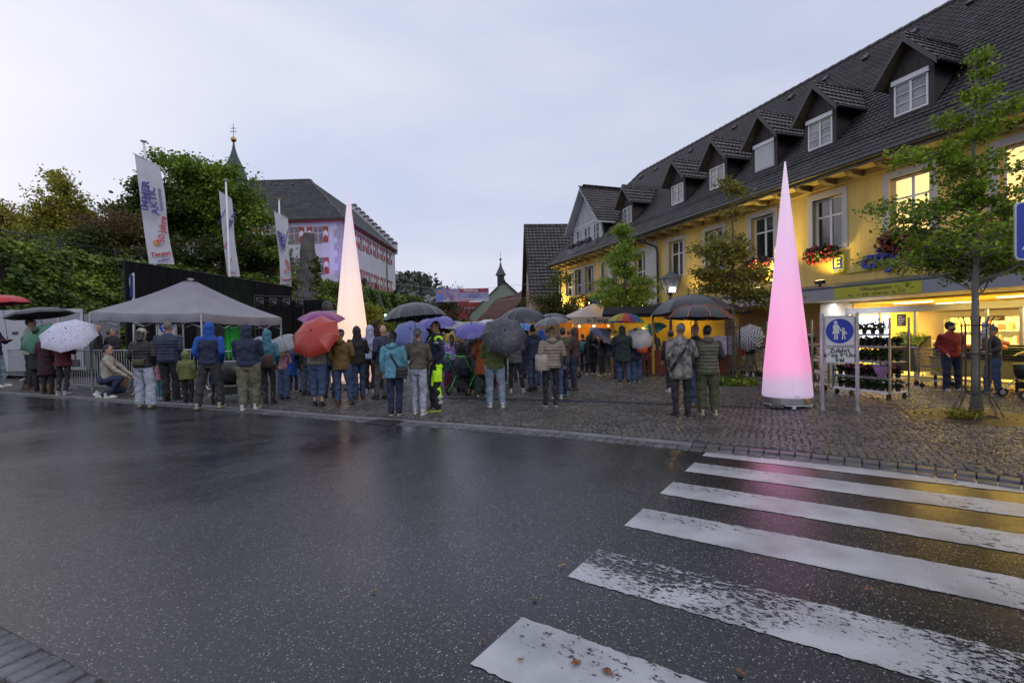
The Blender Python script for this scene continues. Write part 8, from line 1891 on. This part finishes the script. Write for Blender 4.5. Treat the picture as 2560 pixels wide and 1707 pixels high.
bag('dark brown shoulder bag on the back of the teal jacket', p, (.03, -.17, 1.02), (.13, .06, .15), cm('brown'), [(-.05, -.14, 1.15), (-.15, -.1, 1.35), (-.16, 0, 1.44)], kind='backpack', stm=cm('brown'))
P('child in jeans and grey top left of the teal jacket', 657, 992, 880, 'grey', 'jeans', 'teal', 'brown', child=True)
p = P('girl in pink sweater and flared jeans under the clear umbrella', 711, 997, 858, 'pink', 'jeans', 'black', 'blond', hs='long', kind='sweater', hem=.95, legs='wide', arms='hold', bulk=.9)
CLR = pat_mat('clear_umbrella', (.30, .33, .37), [(.45, .40, .08), (.5, .5, .45), (.4, .25, .2)], 9, .30); CLR.node_tree.nodes['Principled BSDF'].inputs['Alpha'].default_value = .62
umbrella('clear umbrella with yellow and pink print held by the girl in pink', ap(706, 842, p['hr'].y - .3), p['hr'], .44, ['x'], depth=.34, fm=lambda c: CLR)
umbrella('small pale umbrella left behind the teal hood', ap(655, 843, 16.3), ap(657, 900, 16.6), .34, ['u_white'], depth=.3)
p = P('child in bright blue coat and dark trousers under the navy umbrella', 735, 978, 868, 'blue', 'djeans', 'blackw', 'dark', child=True, kind='coat', hem=.62)
p = P('child in black jacket and light jeans beside the red umbrella', 758, 983, 852, 'black', 'ljeans', 'blackw', 'dark', child=True, arms='hold')
umbrella('navy umbrella half hidden behind the big red one', ap(740, 848, p['hr'].y - .35), p['hr'] + Vector((0, 0, -.1)), .52, ['u_navy'], depth=.32)
# centre left
p = P('woman in beige vest and cropped blue trousers behind the red umbrella', 795, 1015, 818, 'beige', 'jeans', 'black', 'brown', legs='crop', kind='vest', sleeve='cream', hem=.93, arms='hold', bulk=1.12)
u_ = umbrella('large red umbrella with white tag tilted toward the street', ap(778, 826, p['hr'].y - .62), p['hr'] + Vector((0, 0, -.02)), .57, ['u_red'], depth=.30)
u_ = umbrella('magenta purple umbrella above the red one', ap(804, 779, 13.9), ap(806, 850, 14.1), .63, ['u_purple'], depth=.24)
umbrella('grey umbrella half hidden behind the magenta one', ap(832, 776, 18.5), ap(832, 850, 18.6), .62, ['u_charcoal'], depth=.3)
P('person in dark jacket and dark jeans between red umbrella and mustard jacket', 826, 994, 830, 'navy', 'djeans', 'black', 'dark', bulk=1.1)
P('person in jeans seen behind the red umbrella on its left', 772, 988, 838, 'dgrey', 'denim', 'black', 'brown')
p = P('man in mustard jacket, dark cap and jeans', 860, 1012, 819, 'mustard', 'jeans', 'brown', 'grey', hat='cap', hood='down', bulk=1.15, arms='pocket', hem=.82, spread=.15, yaw=35)
p = P('man in black hooded jacket and jeans right of the mustard jacket', 901, 998, 813, 'black', 'jeans', 'brown', 'dark', hood='up', arms='cross', bulk=1.0, face=30)
p = P('person in white hooded jacket with black shoulder strap', 926, 982, 811, 'lilac', 'black', 'white', 'dark', hood='up', arms='pocket', hem=.88)
MB().tube([p['M'] @ Vector(q) for q in ((-.17, -.04, 1.42), (-.02, -.145, 1.22), (.14, -.13, 1.02))], .011, 5).build('bag_strap', M_BLACK, None, label='black shoulder strap across the white hooded jacket', cat='strap')
p = P('bald man in dark navy puffer jacket facing left', 957, 998, 812, 'navy', 'grey', 'black', 'dark', hs='bald', puffer=True, face=55, bulk=1.05, arms='pocket')
P('man carrying a child on his shoulders behind the bald man', 944, 972, 832, 'olive', 'black', 'black', 'brown', bulk=1.05)
P('child in dark purple hood riding on shoulders above the crowd', 944, 972, None, 'maroon', 'djeans', 'black', 'dark', child=True, hood='up', pos=tuple(ground(944, 972, PZ) + Vector((0, -.02, 1.02))), H=.98, crouch=False)
p = P('woman in light blue jacket with black crossbody bag and dark trousers', 990, 1037, 828, 'lblue', 'navy', 'blackw', 'dark', hs='bob', hood='down', hem=.78, kind='jacket', legs='reg', bulk=1.1, spread=.09, arms='down')
bag('black quilted crossbody bag on the light blue jacket', p, (.16, -.15, .90), (.11, .045, .12), cm('black', True), [(.10, -.15, 1.0), (-.04, -.17, 1.25), (-.15, -.04, 1.44)])
p = P('woman with long blond ponytail in taupe vest and pale grey trousers', 1045, 1036, 820, 'taupe', 'wjeans', 'white', 'grey', hs='pony', kind='jacket', hem=.93, legs='reg', arms='cross', spread=.09)
MB().tube([p['M'] @ Vector(q) for q in ((.12, -.13, 1.30), (0, -.15, 1.14), (-.15, -.11, 1.0))], .012, 5).build('bag_strap', M_BLACK, None, label='black strap across the back of the taupe vest', cat='strap')
umbrella('huge dark charcoal umbrella above the ponytail woman', ap(1031, 757, p['hr'].y + .03), p['hr'] + Vector((-.05, .0, 0)), .64, ['u_charcoal'], n=16, depth=.34)
umbrella('light lilac blue umbrella tilted behind the ponytail woman', ap(1026, 822, 12.2), ap(1030, 885, 12.9), .46, ['u_lilac'], depth=.3, tr=.3)
umbrella('periwinkle umbrella behind the head of the hi-vis man', ap(1092, 791, 13.2), ap(1096, 860, 13.4), .53, ['u_peri'], depth=.27)
# hi-vis man
p = P('paramedic like man in navy jacket with yellow reflective trousers and shoulders looking back', 1092, 1026, 802, 'navy', 'black', 'yellow', 'dark', face=118, yaw=18, bulk=1.06, hem=.92, arms='pocket', spread=.12, skin=1, legs='cargo')
T_ = p['T']
h_ = MB(); h_.capsule((-.10, .0, .88), .102, (-.11, .05, .52), .089, 12); h_.capsule((-.11, .05, .52), .089, (-.12, 0, .26), .076, 12); h_.box(-.24, -.14, -.05, .11, .58, .78); rm(h_.build('hi_vis_panel', HIVIS, T_, smooth=True), .014, .02)
MB().loft([(.24, -.12, 0, .080, .087), (.30, -.12, .0, .084, .090)], 14).loft([(.14, -.12, -.0, .080, .087), (.20, -.12, -.0, .080, .088)], 14).build('reflective_band', REFL, T_, smooth=True)
sh_ = MB()
for s in (-1, 1): sh_.ball((s * .165, -.005, 1.40), (.085, .09, .065), 12, 8)
rm(sh_.build('hi_vis_shoulders', HIVIS, T_, smooth=True), .014, .01)
MB().loft([(1.30, -.18, 0, .085, .085), (1.345, -.18, 0, .088, .09)], 14).build('reflective_band', REFL, T_, smooth=True)
gl_ = MB()
Mg = Matrix.Translation((0, .01, 1.625)) @ Matrix.Rotation(R(18), 4, 'Z')
for s in (-1, 1): gl_.tube([Mg @ Vector((s * .03 + .024 * math.cos(t_), .108, .012 + .018 * math.sin(t_))) for t_ in np.linspace(0, 6.28, 13)], .003, 4, cap=False); gl_.tube([Mg @ Vector((s * .054, .106, .014)), Mg @ Vector((s * .082, .0, .012))], .003, 4)
gl_.tube([Mg @ Vector((-.006, .11, .014)), Mg @ Vector((.006, .11, .014))], .003, 4); gl_.build('glasses', M_BLACK, T_)
MB().loft([(-.09, 0, .045, .05, .055), (-.07, 0, .04, .055, .062), (-.045, 0, .05, .03, .05)], 10, Mg).build('beard', HC['dark'], T_)
# centre
P('child in magenta skirt and blue hat beside the green stroller', 1121, 972, 878, 'denim', 'magenta', 'brown', 'brown', child=True, legs='skirt', hat='beanie', hatc='lblue')
P('woman in purple patterned top behind the stroller', 1131, 962, 834, 'violet', 'djeans', 'black', 'dark', hs='long', pat=('violet_print', 16, (.4, .3, .5)))
P('woman with blond hair in black puffer jacket bending over the stroller', 1158, 978, 832, 'black', 'black', 'black', 'dkblond', hs='bob', puffer=True, bulk=1.15, face=-25, arms='reach')
P('person in grey coat raising a hand under the violet umbrella', 1190, 985, 824, 'grey', 'dgreen', 'cream', 'brown', kind='coat', hem=.62, arms='phone', face=15)
p = P('person in rust orange leather coat with grey head scarf', 1205, 990, 826, 'rust', 'dgreen', 'cream', 'grey', kind='coat', hem=.58, legs='wide', face=5, arms='pocket', bulk=1.02)
p = P('person in olive quilted jacket behind the dotted umbrella', 1240, 1018, 822, 'green', 'ljeans', 'white', 'brown', bulk=1.22, arms='hold', hem=.86, spread=.13)
DOTS = pat_mat('dotted_umbrella', (.028, .03, .042), [(.40, .41, .47)], 24, .19)
umbrella('charcoal umbrella with tiny white dots tilted toward the street', ap(1262, 826, p['hr'].y - .62), p['hr'] + Vector((0.05, 0, 0)), .50, ['x'], depth=.28, fm=lambda c: DOTS)
umbrella('violet blue umbrella left of the dotted one', ap(1178, 809, 12.6), ap(1186, 880, 12.9), .50, ['u_peri'], depth=.30)
umbrella('white pointed umbrella behind the dotted one', ap(1220, 799, 18), ap(1222, 860, 18.2), .62, ['u_white'], depth=.42, tr=.3)
umbrella('black umbrella under the white pointed one', ap(1206, 810, 17), ap(1206, 870, 17), .55, ['u_black'], depth=.3)
umbrella('small slate grey umbrella right of the white pointed one', ap(1265, 806, 21), ap(1266, 860, 21), .52, ['u_grey'], depth=.28)
umbrella('violet umbrella behind the dotted one on its right', ap(1252, 814, 15.5), ap(1262, 870, 15.6), .58, ['u_peri'], depth=.3)
umbrella('bright sky blue umbrella below the dark one', ap(1308, 808, 17), ap(1310, 865, 17.1), .45, ['u_sky'], depth=.3, tr=.2)
ZEB = pat_mat('zebra_umbrella', (.45, .46, .5), [(.02, .02, .03)], 60, check=True)
umbrella('zebra striped umbrella behind the periwinkle one', ap(1141, 803, 19), ap(1142, 860, 19.1), .55, ['x'], depth=.3, fm=lambda c: ZEB)
P('far person in yellow hi-vis jacket below the zebra umbrella', 1136, 934, 812, 'yellow', 'black', 'black', 'dark')
p = P('woman in black and white jacket with black leggings and white shoes', 1292, 981, 814, 'grey', 'black', 'white', 'brown', hs='bob', legs='slim', hem=.78, spread=.17, kind='jacket', arms='hold', hood='down')
p = P('man in navy hoodie and jeans under the large dark umbrella', 1333, 977, 812, 'navy', 'denim', 'black', 'dark', hood='down', arms='hold', face=25, kind='hoodie', bulk=1.08)
umbrella('large dark umbrella with many ribs right of centre', ap(1311, 768, p['hl'].y - .02), p['hl'] + Vector((0, 0, .05)), .70, ['u_black'], n=16, depth=.40)
P('person in bright blue rain jacket behind the navy hoodie', 1354, 966, 822, 'blue', 'jeans', 'blackw', 'dark', hood='up', kind='jacket')
p = P('woman with long blond hair in beige puffer jacket and black leggings', 1378, 1016, 817, 'beige', 'black', 'blackw', 'dkblond', hs='long', puffer=True, hood='down', legs='slim', hem=.86, arms='pocket', bulk=1.1)
bag('cream tote bag on the shoulder of the beige puffer woman', p, (-.20, -.10, .98), (.17, .07, .18), cm('cream'), None, kind='tote_bag')
MB().tube([p['M'] @ Vector(q) for q in ((-.28, -.10, 1.12), (-.22, -.10, 1.38), (-.16, -.02, 1.46), (-.15, -.12, 1.36), (-.13, -.13, 1.12))], .012, 5).build('tote_strap', cm('cream'), None, label='cream strap loop of the tote bag', cat='strap')
umbrella('grey umbrella over the woman with cream tote bag', ap(1376, 793, p['hr'].y - .05), p['hr'] + Vector((0, 0, 0)), .40, ['u_grey'], depth=.26)
umbrella('dark blue grey umbrella behind the grey one', ap(1384, 783, 15), ap(1384, 850, 15), .52, ['u_charcoal'], depth=.28)
p = P('person in olive jacket with teal shoes beside the beige puffer', 1408, 989, 818, 'olive', 'djeans', 'teal', 'dark', arms='phone', face=30, bulk=1.05)
P('person in jeans half hidden behind the beige puffer woman', 1392, 996, 835, 'denim', 'jeans', 'white', 'brown')
bag('blue shopping bag between beige puffer and olive jacket', p, (-.30, .0, .84), (.07, .12, .13), mat('blue_bag', (.06, .1, .4), .5, .1), None)
bag('dark red shopping bag beside the navy hoodie man', p, (-1.35, .9, .52), (.12, .07, .22), mat('dark_red_bag', (.2, .015, .02), .4, .2), None)
P('person in brown hooded jacket and dark trousers in profile', 1438, 974, 816, 'brown', 'navy', 'brown', 'dark', hood='up', face=70, arms='cross', kind='hoodie', bulk=1.0, hem=.90)
P('toddler in pale blue snow suit behind the brown hood', 1456, 931, 884, 'lilac', 'purple', 'black', 'brown', child=True, hood='up', puffer=True)
p = P('person with teal backpack in the middle group', 1461, 934, 834, 'black', 'black', 'white', 'dark', face=-20)
bag('teal backpack worn in the middle group', p, (.0, -.17, 1.2), (.14, .09, .2), cm('teal'), None, kind='backpack')
P('woman in long black coat in the middle group', 1474, 937, 838, 'black', 'black', 'white', 'dark', kind='coat', hem=.5, hood='up')
P('man in black puffer jacket and beanie in the middle group', 1488, 936, 828, 'black', 'djeans', 'white', 'dark', puffer=True, hat='beanie', face=50, bulk=1.1)
p = P('person in plum jacket holding a navy umbrella', 1503, 939, 836, 'purple', 'black', 'cream', 'grey', face=60, arms='hold', puffer=True)
umbrella('navy umbrella tilted right in the middle group', ap(1518, 828, p['hr'].y - .2), p['hr'] + Vector((0, 0, -.15)), .62, ['u_navy'], depth=.3)
umbrella('black umbrella above the navy one in the middle group', ap(1512, 820, 20), ap(1510, 870, 20), .6, ['u_black'], depth=.22)
P('person in grey trousers and white shoes in the middle group', 1520, 938, 840, 'denim', 'grey', 'white', 'brown', bulk=1.05)
P('person in dark blue trousers stepping left beside the dark green coat', 1545, 946, 836, 'dgrey', 'djeans', 'black', 'dark', face=30, spread=.22)
p = P('man in long dark green coat and jeans with hood up', 1560, 958, 812, 'dgreen', 'jeans', 'blackw', 'dark', hood='up', kind='coat', hem=.66, bulk=1.2, arms='hold', legs='reg', spread=.13)
umbrella('rainbow coloured umbrella over the dark green coat', ap(1566, 783, p['hr'].y + .02), p['hr'] + Vector((-.05, 0, 0)), .56, ['r1', 'r2', 'r2', 'r3', 'r3', 'r4', 'r5', 'r6'], n=16, depth=.34, tr=.45)
p = P('person in navy and red jacket and wide jeans behind the speckled umbrella', 1592, 955, 822, 'navy', 'jeans', 'white', 'brown', legs='wide', kind='jacket', hem=.74, bulk=1.15, arms='hold')
SPK = pat_mat('speckled_umbrella', (.42, .40, .40), [(.05, .05, .06), (.25, .2, .1), (.1, .15, .2)], 18, .36)
umbrella('white speckled umbrella tilted beside the dark green coat', ap(1600, 835, p['hr'].y - .5), p['hr'] + Vector((0, 0, -.1)), .44, ['x'], depth=.36, fm=lambda c: SPK)
MB().ball((0, 0, 0), (.17, .12, .15), 14, 10).build('waist_bag', cm('orange'), None, loc=tuple(ground(1598, 955, PZ) + Vector((.05, -.22, 1.02))), label='bright orange bag in front of the wide jeans person', cat='bag')
P('person in long red coat and dark boots right of the speckled umbrella', 1612, 943, 824, 'dred', 'black', 'boot', 'dark', kind='coat', hem=.6, legs='slim', bulk=1.08)
p = P('woman in blue cardigan and long white floral skirt', 1637, 932, 826, 'denim', 'white', 'white', 'brown', legs='skirt', bpat=('floral_skirt', 22, (.07, .07, .14)), arms='hold', hs='bob', bulk=1.05)
umbrella('turquoise umbrella tilted over the floral skirt woman', ap(1622, 812, p['hr'].y - .1), p['hr'] + Vector((0, 0, 0)), .62, ['u_cyan'], depth=.28, tr=.3)
# right pair under the two black umbrellas
p = P('woman with grey blond hair in patterned grey jacket and black trousers', 1704, 1038, 808, 'grey', 'black', 'black', 'grey', pat=('ethnic_jacket', 11, (.25, .23, .20)), bulk=1.18, hem=.72, kind='jacket', legs='slim', arms='pocket', spread=.12)
MB().loft([(.70, 0, 0, .205, .158), (.90, 0, 0, .20, .15)], 18).build('pale_jacket_panel', cm('beige'), p['T'], smooth=True)
MB().tube([p['M'] @ Vector(q) for q in ((.12, -.11, 1.44), (.0, -.18, 1.24), (-.16, -.16, 1.02), (-.23, -.05, .85))], .014, 5, ry=[.03] * 4).build('bag_strap', M_BLACK, None, label='wide black strap across the patterned grey jacket', cat='strap')
p2 = P('man in khaki padded vest with hood and olive trousers', 1768, 1036, 812, 'sage', 'olive', 'cream', 'dark', kind='vest', sleeve='dgrey', puffer=True, hood='down', bulk=1.16, legs='cargo', arms='pocket', arms2='hold', hem=.80, spread=.11)
p3 = P('man with grey hair facing the pair under the black umbrella', 1742, 1016, 811, 'black', 'jeans', 'brown', 'grey', face=170, arms='hold', bulk=1.08, skin=0)
umbrella('black umbrella with thin orange ribs above the right pair', ap(1746, 761, p2['hl'].y + .02), p2['hl'] + Vector((.02, .0, .1)), .63, ['u_black'], n=10, depth=.30, ribs_m=mat('orange_rib', (.45, .10, .02), .5, 0))
umbrella('very large plain black umbrella behind the orange ribbed one', ap(1722, 737, p3['hr'].y + .05), p3['hr'], .80, ['u_black'], n=10, depth=.32)
P('person hidden behind the patterned jacket with white striped sneakers', 1680, 978, 825, 'black', 'black', 'white', 'dark')
p = P('person in black jacket and beige trousers behind the plaid umbrella', 1876, 940, 824, 'black', 'khaki', 'white', 'dark', hs='long', face=-20, arms='hold', legs='slim')
PLAID = pat_mat('plaid_umbrella', (.015, .015, .03), [(.5, .5, .52)], 42, check=True)
umbrella('black and white plaid umbrella by the shopping carts', ap(1868, 838, p['hr'].y - .45), p['hr'], .50, ['x'], depth=.3, fm=lambda c: PLAID)
bag('red handbag held behind the plaid umbrella', p, (-.30, .0, .93), (.10, .06, .16), mat('red_leather', (.35, .02, .03), .4, .1), None)
# shop side
p = P('bearded man in red jacket and dark cap with hands in pockets looking right', 2384, 978, 800, 'red', 'djeans', 'grey', 'dark', hat='cap', face=172, yaw=52, arms='pocket', bulk=1.22, hem=.86, spread=.14)
Mg = Matrix.Translation((0, .01, 1.625)) @ Matrix.Rotation(R(52), 4, 'Z')
rm(MB().ball((0, .032, -.072), (.062, .072, .055), 12, 8, Mg).build('beard', HC['brown'], p['T'], smooth=True), .011, .01, 1)
MB().box(-.045, .045, .088, .094, .062, .10, Mg).build('cap_badge', mat('mint_patch', (.2, .4, .33), .6, .5, 60), p['T'])
MB().tube([(0, .148, .90), (0, .150, 1.2), (0, .115, 1.40)], .006, 4).build('zip', M_BLACK, p['T'])
p = P('person in grey jacket and pompom hat carrying a child behind the tree guard', 2484, 988, 812, 'dgrey', 'jeans', 'blackw', 'brown', face=60, hat='beanie', hatc='grey', arms='bent', bulk=1.15, hem=.88)
P('baby in white snow suit carried at the chest beside the nearest tree', 2466, 988, None, 'white', 'grey', 'white', 'blond', child=True, hood='up', pos=tuple(ground(2462, 988, PZ) + Vector((-.12, -.12, .95))), H=.68, face=60, arms='cross', bulk=1.3)
# castle terrace, stage
q = at(914, 834, 52); P('lone person in black watching from the castle terrace', 0, 0, None, 'black', 'black', 'black', 'dark', face=175, pos=(q.x, 52, 6.15), H=1.8, arms='phone', vox=.03)
MB().box(q.x - 1.6, q.x + 1.8, 50.8, 54, 0, 6.149).build('terrace_wall', mat('terrace_stone', (.10, .10, .085), .9, .3, 1), None, label='stone terrace block under the castle railing', cat='wall')
q = at(776, 834, 26); P('performer with blond hair and green lit shirt on the stage', 0, 0, None, 'black', 'black', 'black', 'blond', face=150, pos=(q.x, 26, 1.05), H=1.78, arms='phone', vox=.024)
stg = thing('stage_platform', 'low black stage platform beside the curtain end', 'stage', (q.x, 26, 0)); MB().box(-2.0, 3.0, -1.2, 3.2, 1.0, 1.048).build('deck', M_BLACK, stg); MB().box(-1.98, 2.98, -1.18, 3.18, 0, .999).build('skirt', M_CUR, stg)
spot('stage_green_light', (q.x + 1.2, 24.2, 3.2), (q.x, 26, 2.4), 60, (.1, 1, .2), 40, .8)
# fillers deeper in the crowd
TC = [('black', 'djeans'), ('navy', 'black'), ('dgrey', 'jeans'), ('olive', 'black'), ('maroon', 'djeans'), ('denim', 'black'), ('taupe', 'djeans'), ('dgreen', 'black')]
NM = {'black': 'black', 'navy': 'navy', 'dgrey': 'dark grey', 'olive': 'olive', 'maroon': 'maroon', 'denim': 'denim blue', 'taupe': 'taupe', 'dgreen': 'dark green'}
WH = ['behind the stroller', 'behind the bald man', 'behind the violet umbrella', 'behind the rust coat', 'behind the white pointed umbrella', 'under the small grey umbrella', 'left of the brown hood', 'behind the light blue jacket', 'behind the ponytail woman', 'below the periwinkle umbrella', 'behind the olive quilted jacket', 'behind the navy hoodie', 'behind the beige puffer', 'behind the magenta umbrella', 'behind the mustard jacket', 'near the stall posts', 'left of the turquoise umbrella', 'before the stall counter', 'behind the child in blue coat', 'deep in the street']
for k, (u_, v_, w_) in enumerate([(1150, 950, 0), (975, 960, 1), (1172, 948, 2), (1218, 950, 3), (1232, 930, 4), (1270, 936, 5), (1424, 944, 6), (1003, 955, 7), (1062, 958, 8), (1096, 944, 9), (1256, 960, 10), (1318, 945, 11), (1368, 950, 12), (800, 960, 13), (868, 955, 14), (1532, 925, 15), (1626, 925, 16), (1478, 922, 17), (718, 958, 18), (1196, 924, 19), (1282, 952, 5), (1110, 930, 9), (1345, 930, 12), (1178, 965, 2), (1230, 968, 10)]):
    t_, b_ = TC[(k * 5 + k // 8) % 8]; lb = 'background person in %s top %s' % (NM[t_], WH[w_]); pp_ = ground(u_, v_, PZ); hh = 1.62 + .035 * ((k * 7) % 5)
    lb = lb.replace('background', ['background', 'distant', 'half hidden'][k % 3] if k < 20 else 'barely visible')
    P(lb, u_, v_, None, t_, b_, ['black', 'white', 'boot'][k % 3], ['dark', 'brown', 'dkblond', 'grey'][(k * 3) % 4], hs=['short', 'bob', 'long'][k % 3], face=(k * 37) % 70 - 35, arms=['pocket', 'cross', 'down'][(k * 5) % 3], pos=tuple(pp_), H=hh, bulk=1.0 + .05 * (k % 4), hood='up' if k % 6 == 5 else None)
flush_texts()
